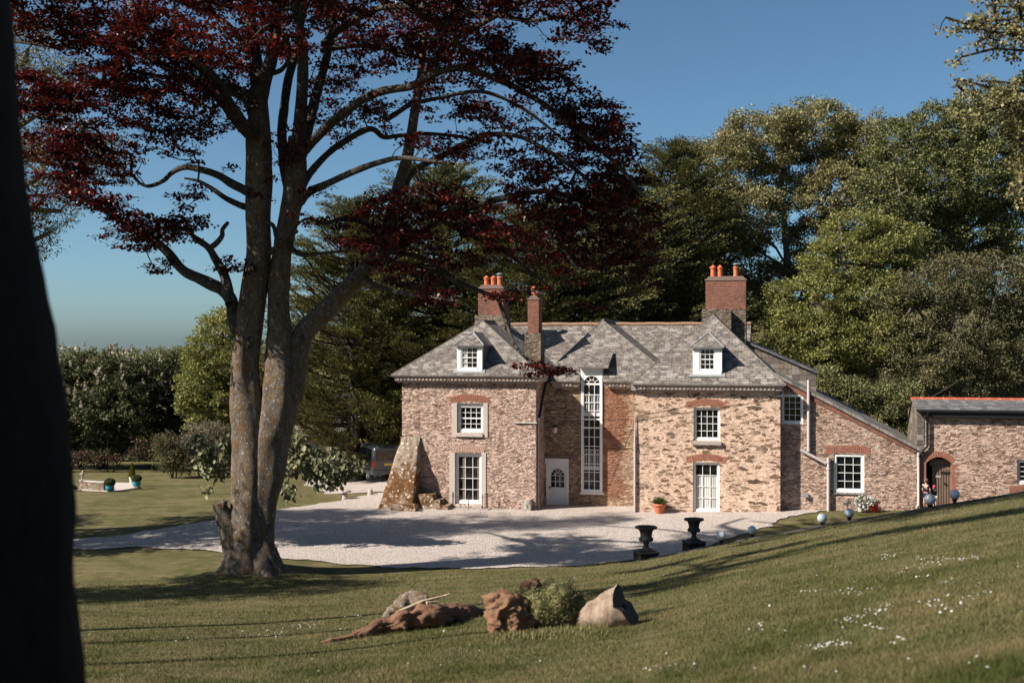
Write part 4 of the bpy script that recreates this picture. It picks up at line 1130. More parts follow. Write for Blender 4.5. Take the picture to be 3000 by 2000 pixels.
# flower pots and pump by the walls -----------------------------------------------------------
def leaf_verts(cen, dr, nor, L, Wd, fold=.12):
    """Four-point leaves."""
    dr = dr / (np.linalg.norm(dr, axis=1, keepdims=True) + 1e-9)
    sd_ = np.cross(dr, nor); sd_ /= (np.linalg.norm(sd_, axis=1, keepdims=True) + 1e-9)
    up = np.cross(sd_, dr)
    L = np.broadcast_to(np.asarray(L, float), (len(cen),))[:, None]; Wd = np.broadcast_to(np.asarray(Wd, float), (len(cen),))[:, None]
    a = cen - dr * L * .5; c = cen + dr * L * .5
    b_ = cen + sd_ * Wd * .5 + up * Wd * fold - dr * L * .06; d = cen - sd_ * Wd * .5 + up * Wd * fold - dr * L * .06
    return np.stack([a, b_, c, d], 1).reshape(-1, 3)

def quads(n): return np.arange(n * 4, dtype=np.int32).reshape(n, 4)

def unit(n, rng=RNG):
    v = rng.normal(size=(n, 3)); return v / np.linalg.norm(v, axis=1, keepdims=True)

def leafball(name, c, rx, rz, n, size, mat, parent, rng=RNG, ratio=.55, shell=.5, up=.4):
    d = unit(n, rng); r = rng.uniform(shell, 1, n) ** .6
    cen = np.array(c) + d * np.array([rx, rx, rz]) * r[:, None]
    nor = d + unit(n, rng) * .7 + np.array([0, 0, up]); dr = d * .4 + unit(n, rng)
    V = leaf_verts(cen, dr, nor, rng.uniform(.7, 1.3, n) * size, rng.uniform(.7, 1.3, n) * size * ratio)
    return mesh_np(name, V, quads(n), mat, parent)

M['leaf_box'] = m_leaf('box_leaves', [(0, (.030, .042, .010)), (.6, (.055, .068, .016)), (1, (.10, .10, .025))], .2)
M['leaf_gold'] = m_leaf('golden_leaves', [(0, (.10, .09, .015)), (.6, (.19, .14, .02)), (1, (.26, .20, .035))], .25)
M['leaf_green'] = m_leaf('fresh_leaves', [(0, (.04, .07, .018)), (1, (.10, .13, .035))], .25)
M['petal'] = m_leaf('white_petals', [(0, (.55, .5, .52)), (1, (.85, .84, .84))], .3)
M['petal_red'] = m_plain('red_glaze', (.52, .035, .02), .35, .15, 6, .1)
M['turq'] = m_plain('turquoise_glaze', (.012, .20, .26), .16, .25, 5, .05, spec=.7)

def pot_profile(r, h): return [(r * .62, 0), (r * .66, .02), (r * .90, h * .72), (r * .93, h * .76), (r * 1.04, h * .78), (r * 1.06, h * .97), (r * 1.0, h), (r * .88, h * .98), (r * .86, h * .9)]
P = L2W(HU(1932, -.42), -.42); g = gz(P.x, P.y) + .03
root = empty('terracotta_pot', (P.x, P.y, g)); tag(root, 'terracotta pot with tufted green thrift leaves against the house wall', 'plant pot')
b = MB(); b.lathe(pot_profile(.265, .43), (0, 0, 0), 26); b.build('pot', M['terracotta'], root)
n = 900; th = RNG.uniform(0, 6.283, n); el = RNG.uniform(.25, 1.45, n); dd_ = np.stack([np.cos(th) * np.cos(el), np.sin(th) * np.cos(el), np.sin(el)], -1)
cen = np.array([0, 0, .40]) + dd_ * RNG.uniform(.08, .32, n)[:, None] * np.array([1.15, 1.15, .8])
mesh_np('foliage', leaf_verts(cen, dd_ + unit(n) * .25, unit(n), .17, .022), quads(n), M['leaf_green'], root)

P = L2W(HU(2530, dL - .5), dL - .5); g = gz(P.x, P.y) + .03
root = empty('petunia_pot', (P.x, P.y, g)); tag(root, 'pale pot overflowing with white petunias below the lean-to window', 'plant pot')
b = MB(); b.lathe(pot_profile(.2, .36), (-.12, 0, 0), 22); b.build('pot', M['offwhite'], root)
leafball('foliage', (.0, -.02, .40), .42, .24, 700, .07, M['leaf_green'], root)
leafball('blossom', (.02, -.08, .42), .44, .28, 170, .085, M['petal'], root, ratio=1.0, shell=.85)
P = L2W(HU(2564, dL - .5), dL - .5); g = gz(P.x, P.y) + .03
root = empty('red_pot', (P.x, P.y, g)); tag(root, 'glossy red pot tipped beside the white petunias', 'plant pot')
b = MB(); b.lathe(pot_profile(.19, .34), (0, 0, 0), 24); o = b.build('pot', M['petal_red'], root); o.rotation_euler = (0, math.radians(-14), 0)
leafball('foliage', (.0, 0, .38), .22, .12, 260, .06, M['leaf_green'], root)
P = L2W(HU(2483, dL - .8), dL - .8); g = gz(P.x, P.y)
root = empty('hand_pump', (P.x, P.y, g)); tag(root, 'slim blue hand pump with a curved handle standing on the gravel', 'pump')
M['pumpblue'] = m_plain('pump_blue', (.05, .085, .13), .5, .3, 9, .2)
b = MB(); b.lathe([(.06, 0), (.055, .05), (.035, .06), (.035, .38), (.05, .40), (.05, .50), (.02, .54), (.012, .62)], (0, 0, 0), 12); b.build('body', M['pumpblue'], root)
b = MB(); b.tube([(0, 0, .60), (.05, 0, .61), (.10, -.02, .52), (.13, -.03, .36)], .014, 6); b.tube([(0, 0, .42), (-.08, -.02, .42), (-.11, -.02, .36)], .018, 6); b.build('handle', M['black'], root)

# railing round the ground floor window
def railing():
    dd = -.55; u0, u1 = HU(1322, dd), HU(1424, dd)
    root = empty('window_railing', tuple(L2W((u0 + u1) / 2, dd)), -TH); tag(root, 'low rusty iron railing guarding the tall ground floor window', 'railing')
    root.location.z = gz(root.location.x, root.location.y)
    w = (u1 - u0) / 2
    for i, u in enumerate((-w, -w * .88, 0, w * .8, w * .94, w)):
        b = MB(); yb = .0 if i != 0 and i != 5 else .25
        hgt = .74 if i not in (2, 3) else .68
        b.tube([(u, yb, -.1), (u, yb, hgt)], .016, 6); b.ball((u, yb, hgt + .02), .026, 8, 6)
        b.build('post', M['iron'], root)
    b = MB()
    for z, s in ((.62, .05), (.16, .03)):
        q = [(-w + 2 * w * k / 12, 0, z - s * 4 * (k / 12) * (1 - k / 12)) for k in range(13)]
        b.tube(q, .010, 5)
        for s2 in (-1, 1): b.tube([(s2 * w, 0, z), (s2 * w, .5, z)], .010, 5)
    b.tube([(w, .5, .7), (w + .5, .45, .28), (w + .62, .42, .1)], .009, 5)
    b.build('rail', M['iron'], root)
    b = MB(); b.box(-w - .1, w + .1, -.02, .55, -.05, .06); b.build('kerb', M['granite'], root)
railing()

# ------------------------------------------------------------------ the van
def van():
    y = 68.5; px = 1140
    x = (px - 1500) / FPX * y; g = gz(x, y) + .035
    root = empty('parked_van', (x, y, g), math.radians(20)); tag(root, 'dark grey passenger van parked with its rear towards the gravel behind the buttress', 'van')
    mp = NT('van_paint').bsdf((.06, .07, .08), .28, None, .6, .35)
    mg = NT('van_glass').bsdf((.008, .009, .01), .07, None, .6)
    ml = NT('tail_lamp').bsdf((.42, .012, .012), .2, None, .6)
    mw = NT('hub_grey').bsdf((.30, .29, .28), .4, None, .5, .6)
    mt = m_plain('tyre_rubber', (.018, .018, .018), .8, .2, 9, .1)
    my = NT('number_plate').bsdf((.62, .46, .05), .5)
    # cross-sections (y along the van from the rear 0 to the nose 4.9; rear faces -y)
    def sec(yy, zb, zt, w, tw, wb=None):
        wb = wb or w
        return [(-w * .96, yy, zb), (-w, yy, zb + .12), (-w, yy, .95), (-w * .98, yy, 1.08), (-w * .90 * tw, yy, zt - .14), (-w * .82 * tw, yy, zt - .04), (-w * .6 * tw, yy, zt), (0, yy, zt + .015), (w * .6 * tw, yy, zt), (w * .82 * tw, yy, zt - .04), (w * .90 * tw, yy, zt - .14), (w * .98, yy, 1.08), (w, yy, .95), (w, yy, zb + .12), (w * .96, yy, zb), (0, yy, zb)]
    secs = [sec(.06, .42, 1.78, .90, .98), sec(.0, .40, 1.86, .94, 1.0) if False else sec(.10, .36, 1.90, .945, 1.0), sec(.5, .32, 1.96, .95, 1.0), sec(2.6, .30, 1.97, .95, 1.0), sec(3.4, .30, 1.90, .95, .97), sec(4.0, .30, 1.32, .95, .96), sec(4.6, .32, 1.16, .92, .95), sec(4.88, .38, 1.02, .82, .9)]
    b = MB(); b.grid(secs, True, True); b.face(secs[0][::-1]); b.face(secs[-1]); b.build('body', mp, root)
    b = MB(); b.prism([(-.74, 1.12), (.74, 1.12), (.70, 1.70), (-.70, 1.70)], 'y', .03, .065); b.build('rear_window', mg, root)
    for s in (-1, 1):
        b = MB()
        for (ya, yb) in ((.45, 1.55), (1.62, 2.75), (2.85, 3.55)):
            top = 1.74 if ya < 2.8 else 1.70; yb2 = yb if ya < 2.8 else 3.25
            b.face([(s * .958, ya, 1.10), (s * .958, yb, 1.10), (s * .885, yb2, top), (s * .885, ya, top)])
        b.build('side_window', mg, root)
        b = MB(); b.box(s * .80, s * .95, .03, .10, .78, 1.10); b.build('tail_light', ml, root)
        b = MB(); b.tube([(s * .98, 3.55, 1.12), (s * 1.10, 3.55, 1.14)], .025, 6); b.ball((s * 1.12, 3.52, 1.18), .12, 10, 8, .6, .5, 1.0); b.build('mirror', mp, root)
    b = MB(); b.box(-.92, .92, -.06, .12, .38, .60); b.build('bumper', mp, root, bevel=.04)
    b = MB(); b.box(-.26, .26, .035, .06, .86, .97); b.build('number_plate', my, root)
    b = MB(); b.box(-.85, .85, .045, .062, 1.06, 1.075); b.box(-.8, .8, .045, .065, .74, .75); b.box(-.15, .15, .02, .06, 1.0, 1.035); b.build('trim_strip', M['lead'], root)
    for s in (-1, 1):
        for yy in (.95, 3.95):
            b = MB(); rows = [[(s * (xx), yy + r * math.cos(2 * math.pi * k / 24), .34 + r * math.sin(2 * math.pi * k / 24)) for k in range(24)] for xx, r in ((.72, .20), (.72, .33), (.80, .345), (.92, .345), (.965, .32), (.962, .22))]
            b.grid(rows, True, True); o = b.build('wheel', mt, root)
            b = MB(); b.grid([[(s * xx, yy + r * math.cos(2 * math.pi * k / 24), .34 + r * math.sin(2 * math.pi * k / 24)) for k in range(24)] for xx, r in ((.955, .225), (.97, .20), (.93, .15), (.955, .05))], True, True)
            b.build('rim', mw, o)
    return root
van()

# staddle stones on the grass island
for px, pyb, y, hh, lab, cap in ((1085, 1430, 61.2, .33, 'small tapering stone marker on the grass beside the drive behind the buttress', False), (1011, 1443, 59.8, .40, 'mushroom shaped staddle stone with a flat cap at the edge of the lawn', True)):
    c = bank_point(px, y); root = empty('staddle_stone' if cap else 'marker_stone', c); tag(root, lab, 'stone')
    b = MB(); b.lathe([(.16, -.1), (.15, .05), (.11, hh * .9), (.06, hh)], (0, 0, 0), 12); b.build('stem', M['granite'], root)
    if cap: b = MB(); b.lathe([(.10, hh * .85), (.30, hh * .95), (.29, hh * 1.08), (.15, hh * 1.22), (.03, hh * 1.26)], (0, 0, 0), 16); b.build('cap', M['granite'], root)

# ------------------------------------------------------------------ far lawn: low wall, paving, pots, statue
YP = 67.0
def far_pt(px, y=YP): c = bank_point(px, y); return c
M['paving'] = m_plain('stone_paving', (.42, .36, .33), .9, .25, 3, .4)
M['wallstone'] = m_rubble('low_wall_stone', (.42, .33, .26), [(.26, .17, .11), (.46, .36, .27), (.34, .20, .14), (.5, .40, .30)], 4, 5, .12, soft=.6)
def pave():
    a = [far_pt(236, 66.6), far_pt(332, 65.6), far_pt(412, 67.6), far_pt(392, 69.6), far_pt(330, 69.8)]
    b = MB(); z = max(p.z for p in a) + .03
    b.prism([(p.x, p.y) for p in a], 'z', z - .4, z); o = b.build('stone_patio', M['paving']); o['kind'] = 'structure'
    a = [far_pt(150, 66.0), far_pt(236, 66.7), far_pt(236, 66.2), far_pt(150, 65.4)]
    b = MB(); b.prism([(p.x, p.y) for p in a], 'z', z - .4, z + .0); o = b.build('stone_path', M['paving']); o['kind'] = 'structure'
    return z
zp = pave()
b = MB(); p, q = far_pt(232, 66.9), far_pt(312, 66.4)
n = 14
rows = []
for k in range(n + 1):
    t = k / n; v = p.lerp(q, t); yy = v.y - .45 * math.sin(t * math.pi * .5)
    rows.append([(v.x, yy, zp - .3), (v.x, yy, zp + .40), (v.x, yy + .35, zp + .40), (v.x, yy + .35, zp - .3)])
b.grid(rows, smooth=False); b.face(rows[0]); b.face(rows[-1])
root = b.build('low_wall', M['wallstone']); tag(root, 'low curved rubble wall on the far lawn under the cherub statue', 'wall')
b = MB(); b.grid([[(r[1][0], r[1][1] - .04, zp + .401), (r[1][0], r[1][1] - .04, zp + .45), (r[2][0], r[2][1] + .04, zp + .45), (r[2][0], r[2][1] + .04, zp + .401)] for r in rows], smooth=False); b.build('coping', M['paving'], root)

def planted_pot(px, y, r, h, zoff, lab, potmat, shape, leafmat, name):
    c = bank_point(px, y); root = empty(name, (c.x, c.y, zoff)); tag(root, lab, 'plant pot')
    b = MB()
    if potmat == 'turq': b.lathe([(r * .62, 0), (r * .85, h * .15), (r * 1.0, h * .5), (r * .97, h * .75), (r * .84, h * .9), (r * .93, h * .96), (r * .95, h), (r * .8, h)], (0, 0, 0), 24)
    else: b.lathe(pot_profile(r, h), (0, 0, 0), 18)
    b.build('pot', M[potmat], root)
    if shape == 'ball': leafball('foliage', (0, 0, h + r * .55), r * 1.22, r * .95, 2600, .075, M[leafmat], root, shell=.75)
    else:
        nn = 2200; t = RNG.uniform(0, 1, nn) ** 1.3; th = RNG.uniform(0, 6.28, nn); rr = r * 1.2 * (1 - t) ** .75 * RNG.uniform(.7, 1.05, nn)
        cen = np.stack([rr * np.cos(th), rr * np.sin(th), h + t * .75], -1); nd = np.stack([np.cos(th), np.sin(th), np.full(nn, .7)], -1)
        mesh_np('foliage', leaf_verts(cen, nd + unit(nn) * .5 + np.array([0, 0, .8]), unit(nn) + nd, .085, .045), quads(nn), M[leafmat], root)
planted_pot(322, 65.7, .235, .34, zp, 'turquoise glazed pot with a clipped box ball at the end of the low wall', 'turq', 'ball', 'leaf_box', 'turquoise_pot')
planted_pot(400, 67.6, .225, .34, zp, 'turquoise glazed pot with a box ball standing at the corner of the far paving', 'turq', 'ball', 'leaf_box', 'turquoise_pot')
planted_pot(387, 69.2, .17, .40, zp, 'pale clay pot with a golden conical shrub behind the turquoise pots', 'offwhite', 'cone', 'leaf_gold', 'conical_shrub_pot')
c = bank_point(213, 66.3); root = empty('clipped_bush', c); tag(root, 'tiny round clipped bush on the far lawn beside the low wall', 'bush')
leafball('foliage', (0, 0, .12), .24, .20, 1200, .06, M['leaf_box'], root, shell=.7)

# skin-modifier figures ---------------------------------------------------------------------
def skin_mesh(name, joints, edges, mat, parent, sub=2, root_joint=None):
    """joints: {key: (x,y,z,radius)}."""
    keys = list(joints); me = bpy.data.meshes.new(name)
    me.from_pydata([joints[k][:3] for k in keys], [(keys.index(a), keys.index(b)) for a, b in edges], [])
    o = bpy.data.objects.new(name, me); C.objects.link(o)
    if parent: o.parent = parent
    m = o.modifiers.new('skin', 'SKIN')
    if not me.skin_vertices: me.attributes.new('skin', 'FLOAT2', 'POINT') if False else None
    sv = me.skin_vertices[0].data if me.skin_vertices else None
    if sv is None:
        bpy.context.view_layer.objects.active = o
        with bpy.context.temp_override(object=o, active_object=o, selected_objects=[o]): bpy.ops.mesh.customdata_skin_add()
        sv = me.skin_vertices[0].data
    for k, v in zip(keys, sv):
        r = joints[k][3]; v.radius = (r, r) if not hasattr(r, '__len__') else r
        v.use_root = (k == root_joint)
    m.use_smooth_shade = True
    s = o.modifiers.new('sub', 'SUBSURF'); s.levels = sub; s.render_levels = sub
    me.materials.append(mat); return o

M['skin'] = m_plain('skin', (.50, .28, .20), .55, .08, 8, .03)
def person(root, h, lean=0.0, mats=None, cap=None, hairc=None, arm_fwd=.25, seed=0):
    """Child seen from behind: front is +y."""
    k = h
    J = {'pel': (0, 0, .50 * k, (.075 * k, .058 * k)), 'waist': (0, lean * .1, .60 * k, (.068 * k, .052 * k)), 'chest': (0, lean * .2, .72 * k, (.082 * k, .058 * k)), 'neck': (0, lean * .26, .815 * k, .033 * k), 'head0': (0, lean * .29 + .005, .86 * k, .058 * k), 'head1': (0, lean * .3 + .012 * k, .925 * k, .072 * k), 'head2': (0, lean * .3, .975 * k, .045 * k)}
    E = [('pel', 'waist'), ('waist', 'chest'), ('chest', 'neck'), ('neck', 'head0'), ('head0', 'head1'), ('head1', 'head2')]
    for s, t in ((-1, 'l'), (1, 'r')):
        st = .03 * s * (1 if t == 'l' else -1)
        J.update({t + 'hip': (s * .048 * k, 0, .475 * k, .050 * k), t + 'knee': (s * .055 * k, .015 + st, .265 * k, .036 * k), t + 'calf': (s * .055 * k, -.005 + st, .17 * k, .034 * k), t + 'ank': (s * .055 * k, -.01 + st, .045 * k, .020 * k), t + 'toe': (s * .062 * k, .10 * k + st, .018 * k, .022 * k)})
        E += [('pel', t + 'hip'), (t + 'hip', t + 'knee'), (t + 'knee', t + 'calf'), (t + 'calf', t + 'ank'), (t + 'ank', t + 'toe')]
        a = arm_fwd
        J.update({t + 'sho': (s * .105 * k, lean * .22, .775 * k, .034 * k), t + 'elb': (s * .135 * k, lean * .2 + .02, .62 * k, .025 * k), t + 'wri': (s * .12 * k, lean * .2 + a * .35 * k, .53 * k + a * .1, .016 * k), t + 'palm': (s * .118 * k, lean * .2 + a * .35 * k + .03 * k, .50 * k + a * .1, .017 * k)})
        E += [('chest', t + 'sho'), (t + 'sho', t + 'elb'), (t + 'elb', t + 'wri'), (t + 'wri', t + 'palm')]
        pb = J[t + 'palm']
        for f in range(5):
            ang = (f - 1.5) * .012 * k; ln = (.030, .036, .038, .034, .026)[f] * k
            n1 = f'{t}f{f}'; 
            if f == 4: J[n1] = (pb[0] - s * .022 * k, pb[1] + .012 * k, pb[2] - .008 * k, .0055 * k)
            else: J[n1] = (pb[0] + ang * .3, pb[1] + .014 * k + ang, pb[2] - ln, .005 * k)
            E.append((t + 'palm', n1))
    body = skin_mesh('body', J, E, M['skin'], root, 2, 'pel')
    sh = {q: (*J[q][:3], tuple(x + .012 for x in J[q][3]) if hasattr(J[q][3], '__len__') else J[q][3] + .011) for q in ('pel', 'waist', 'chest', 'lsho', 'rsho')}
    sh['pel'] = (*J['pel'][:2], J['pel'][2] + .02, sh['pel'][3])
    for t in 'lr':
        a_, b_ = J[t + 'sho'], J[t + 'elb']; sh[t + 'slv'] = (*[a_[i] + (b_[i] - a_[i]) * .65 for i in range(3)], .036 * k)
    skin_mesh('shirt', sh, [('pel', 'waist'), ('waist', 'chest'), ('chest', 'lsho'), ('chest', 'rsho'), ('lsho', 'lslv'), ('rsho', 'rslv')], mats[0], root, 2, 'pel')
    sp_ = {'pel': (*J['pel'][:3], tuple(x + .014 for x in J['pel'][3]))}
    ed = []
    for t in 'lr':
        a_, b_ = J[t + 'hip'], J[t + 'knee']; sp_[t + 'hip'] = (*a_[:3], a_[3] + .012); sp_[t + 'leg'] = (*[a_[i] + (b_[i] - a_[i]) * .72 for i in range(3)], .052 * k)
        ed += [('pel', t + 'hip'), (t + 'hip', t + 'leg')]
    skin_mesh('shorts', sp_, ed, mats[1], root, 2, 'pel')
    b = MB(); hc = J['head1']; b.ball((hc[0], hc[1] - .012 * k, hc[2] + .012 * k), .086 * k, 16, 12, .92, 1.0, .98)
    b.build('hair' if not cap else 'cap', hairc, root)
    b = MB()                                  # ears, nose
    for s in (-1, 1): b.ball((s * .073 * k, hc[1], hc[2] - .012 * k), .014 * k, 8, 6, .5, 1, 1.4)
    b.ball((0, hc[1] + .075 * k, hc[2] - .02 * k), .012 * k, 8, 6); b.build('face', M['skin'], root)
    return root
def fabric(n, c): return m_plain(n, c, .9, .2, 30, .3)
def stripes():
    t = NT('black_white_shirt'); v = t.obj(); n = t.noise(t.scale(v, (2.2, 2.2, 6)), 1.0, 1, .4)
    return t.bsdf(t.ramp(n, [(.56, (.012, .012, .016)), (.60, (.55, .55, .57))], 'CONSTANT'), .9)
Pb = L2W(HU(2713, dL - 1.0), dL - 1.0); zb_ = EYE - (1487 - 1000) / FPX * Pb.y
hb = (1487 - 1402) / FPX * Pb.y
root = empty('person', (Pb.x, Pb.y, zb_), -TH - .5); tag(root, 'brown haired child in a black and white shirt and shorts walking to the arched door', 'child')
person(root, hb, .05, (stripes(), fabric('navy_shorts', (.015, .016, .022))), None, fabric('brown_hair', (.13, .07, .04)), .15)
Pc = L2W(HU(2737, dL - .9), dL - .9); zc_ = EYE - (1486 - 1000) / FPX * Pc.y; hc_ = (1486 - 1421) / FPX * Pc.y
root = empty('person', (Pc.x, Pc.y, zc_), -TH + .4); tag(root, 'toddler in a pink cap and dark blue top in front of the plank door', 'child')
person(root, hc_, .04, (fabric('navy_top', (.018, .024, .075)), fabric('cream_shorts', (.50, .42, .30))), True, fabric('pink_cap', (.50, .05, .12)), .3)

# cherub statue on the low wall
c = bank_point(243, 66.8); root = empty('cherub_statue', (c.x, c.y - .05, zp + .45), .4); tag(root, 'small stone cherub statue standing on the low wall', 'statue')
k = .56
J = {'pel': (0, 0, .40 * k, .11 * k), 'belly': (0, .03 * k, .54 * k, .13 * k), 'chest': (0, 0, .68 * k, .11 * k), 'neck': (0, 0, .78 * k, .055 * k), 'head': (.01, .01, .89 * k, .095 * k), 'top': (.01, 0, .96 * k, .06 * k),
     'lh': (-.06 * k, 0, .36 * k, .085 * k), 'lk': (-.07 * k, .04 * k, .2 * k, .06 * k), 'lf': (-.07 * k, 0, .03 * k, .045 * k), 'rh': (.06 * k, 0, .36 * k, .085 * k), 'rk': (.08 * k, .01, .2 * k, .06 * k), 'rf': (.09 * k, 0, .03 * k, .045 * k),
     'ls': (-.13 * k, 0, .7 * k, .05 * k), 'le': (-.23 * k, .03, .6 * k, .042 * k), 'lw': (-.3 * k, .06, .63 * k, .036 * k), 'rs': (.13 * k, 0, .7 * k, .05 * k), 're': (.18 * k, .03, .56 * k, .042 * k), 'rw': (.1 * k, .12, .55 * k, .036 * k)}
skin_mesh('figure', J, [('pel', 'belly'), ('belly', 'chest'), ('chest', 'neck'), ('neck', 'head'), ('head', 'top'), ('pel', 'lh'), ('lh', 'lk'), ('lk', 'lf'), ('pel', 'rh'), ('rh', 'rk'), ('rk', 'rf'), ('chest', 'ls'), ('ls', 'le'), ('le', 'lw'), ('chest', 'rs'), ('rs', 're'), ('re', 'rw')], M['wallstone_plain'] if 'wallstone_plain' in M else M['stonetrim'], root, 2, 'pel')
b = MB(); b.box(-.12, .12, -.1, .1, -.005, .03); b.build('base', M['stonetrim'], root)

# shed and black board fence deep in the shade -----------------------------------------------
def shed():
    y = 82.0; p0, p1 = bank_point(845, y), bank_point(1040, y - 2)
    ctr = (p0 + p1) / 2; L = (p1 - p0).length
    root = empty('garden_shed', (ctr.x, ctr.y, min(p0.z, p1.z)), math.atan2(p1.y - p0.y, p1.x - p0.x)); tag(root, 'dark stone outbuilding with a low grey roof under the cypresses', 'shed')
    b = MB(); b.box(-L / 2, L / 2, 0, 3, -.5, 2.6); b.build('wall', M['darkstone'], root)
    b = MB(); slope_face(b, [(-L / 2 - .2, -.25, 2.5), (L / 2 + .2, -.25, 2.5), (L / 2 + .2, 2, 3.7), (-L / 2 - .2, 2, 3.7)]); b.face([(-L / 2 - .2, 2, 3.7), (L / 2 + .2, 2, 3.7), (L / 2 + .2, 4, 2.5), (-L / 2 - .2, 4, 2.5)]); b.build('roof', M['slate'], root)
    b = MB(); b.box(-1.2, -.3, -.03, .02, 0, 2.0); b.box(.8, 2.2, -.03, .02, .2, 2.0); b.build('door', M['black'], root)
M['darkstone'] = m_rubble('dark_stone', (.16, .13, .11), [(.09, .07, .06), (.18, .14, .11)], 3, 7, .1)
shed()
b = MB(); p0, p1 = bank_point(1042, 80), bank_point(1108, 79); b.prism([(p0.x, p0.y), (p1.x, p1.y), (p1.x, p1.y + .08), (p0.x, p0.y + .08)], 'z', min(p0.z, p1.z) - .3, EYE - (1288 - 1000) / FPX * 80)
b.build('board_fence', M['black']); tag(bpy.data.objects['board_fence'], 'black boarded fence panel behind the van', 'fence')
def railfence():
    root = empty('rail_fence', bank_point(1107, 80)); tag(root, 'dark post and rail fence beside the van at the end of the drive', 'fence')
    p0 = bank_point(1107, 80); L = 4.5
    for i in range(4):
        b = MB(); b.box(i * L / 3 - .06, i * L / 3 + .06, -.06, .06, -.4, 1.25); b.build('post', M['oak'], root)
    for z in (.35, .75, 1.15):
        b = MB(); b.box(-.1, L + .1, -.085, -.061, z - .06, z + .06); b.build('rail', M['oak'], root)
railfence()

# ------------------------------------------------------------------ uprooted stump, soil-covered root, boulder (foreground)
def redsoil():
    t = NT('red_soil'); v = t.obj()
    c = t.mix(t.noise(v, 4, 6, .7), (.17, .085, .05), (.40, .235, .145))
    c = t.mix(t.ramp(t.noise(v, 15, 5, .8), [(.55, 0.0), (.68, .7)]), c, (.44, .27, .16))
    h = t.math('ADD', t.noise(v, 8, 7, .8), t.math('MULTIPLY', t.noise(v, 40, 4, .7), .5))
    return t.bsdf(c, .97, t.bump(h, 1.0, .07), .08)
M['soil'] = redsoil(); M['crust'] = m_plain('red_brown_crust', (.15, .078, .048), .97, .55, 9, 1.0)
M['logbark'] = m_bark('weathered_log', (.17, .115, .082), (.43, .325, .25), (.28, .155, .065), .56, .68, None, 1.6)
M['cutwood'] = m_plain('grey_cut_wood', (.055, .045, .04), .9, .5, 7, .7)
M['twig'] = m_plain('dry_twig', (.36, .28, .20), .9, .3, 10, .4)
M['boulder'] = m_bark('lichened_boulder', (.15, .11, .085), (.27, .215, .175), (.16, .09, .035), .48, .6, (.40, .36, .31), 2.2)

def vnoise(p, f, seed):
    from mathutils import noise
    return noise.noise(Vector((p[0] * f + seed, p[1] * f + seed * 1.7, p[2] * f - seed)))
def lump(pts, radii, seed, n=26, sub=5, amp=.22, f=2.5, squash=None):
    """Irregular body swept along pts: returns rows for MB.grid, bumpy at two scales."""
    P_ = [Vector(p) for p in pts]; out = []
    m = (len(P_) - 1) * sub
    for i in range(m + 1):
        t = i / sub; a = min(int(t), len(P_) - 2); u = t - a; u = u * u * (3 - 2 * u) * .5 + u * .5
        c = P_[a].lerp(P_[a + 1], u); r = radii[a] + (radii[a + 1] - radii[a]) * u
        d = (P_[a + 1] - P_[a]).normalized(); e = Vector((0, 0, 1)) - d * d.z; e.normalize(); g = d.cross(e)
        row = []
        for k in range(n):
            an = 2 * math.pi * k / n; q = e * math.cos(an) + g * math.sin(an); p = c + q * r
            s = 1 + amp * vnoise(p, f, seed) + amp * .6 * vnoise(p, f * 2.7, seed + 5) + amp * .4 * vnoise(p, f * 6.5, seed + 9)
            row.append(c + q * r * s)
        out.append(row)
    return out
def gpx(px, py):
    h = hit(px, py)[0]; return Vector(h)

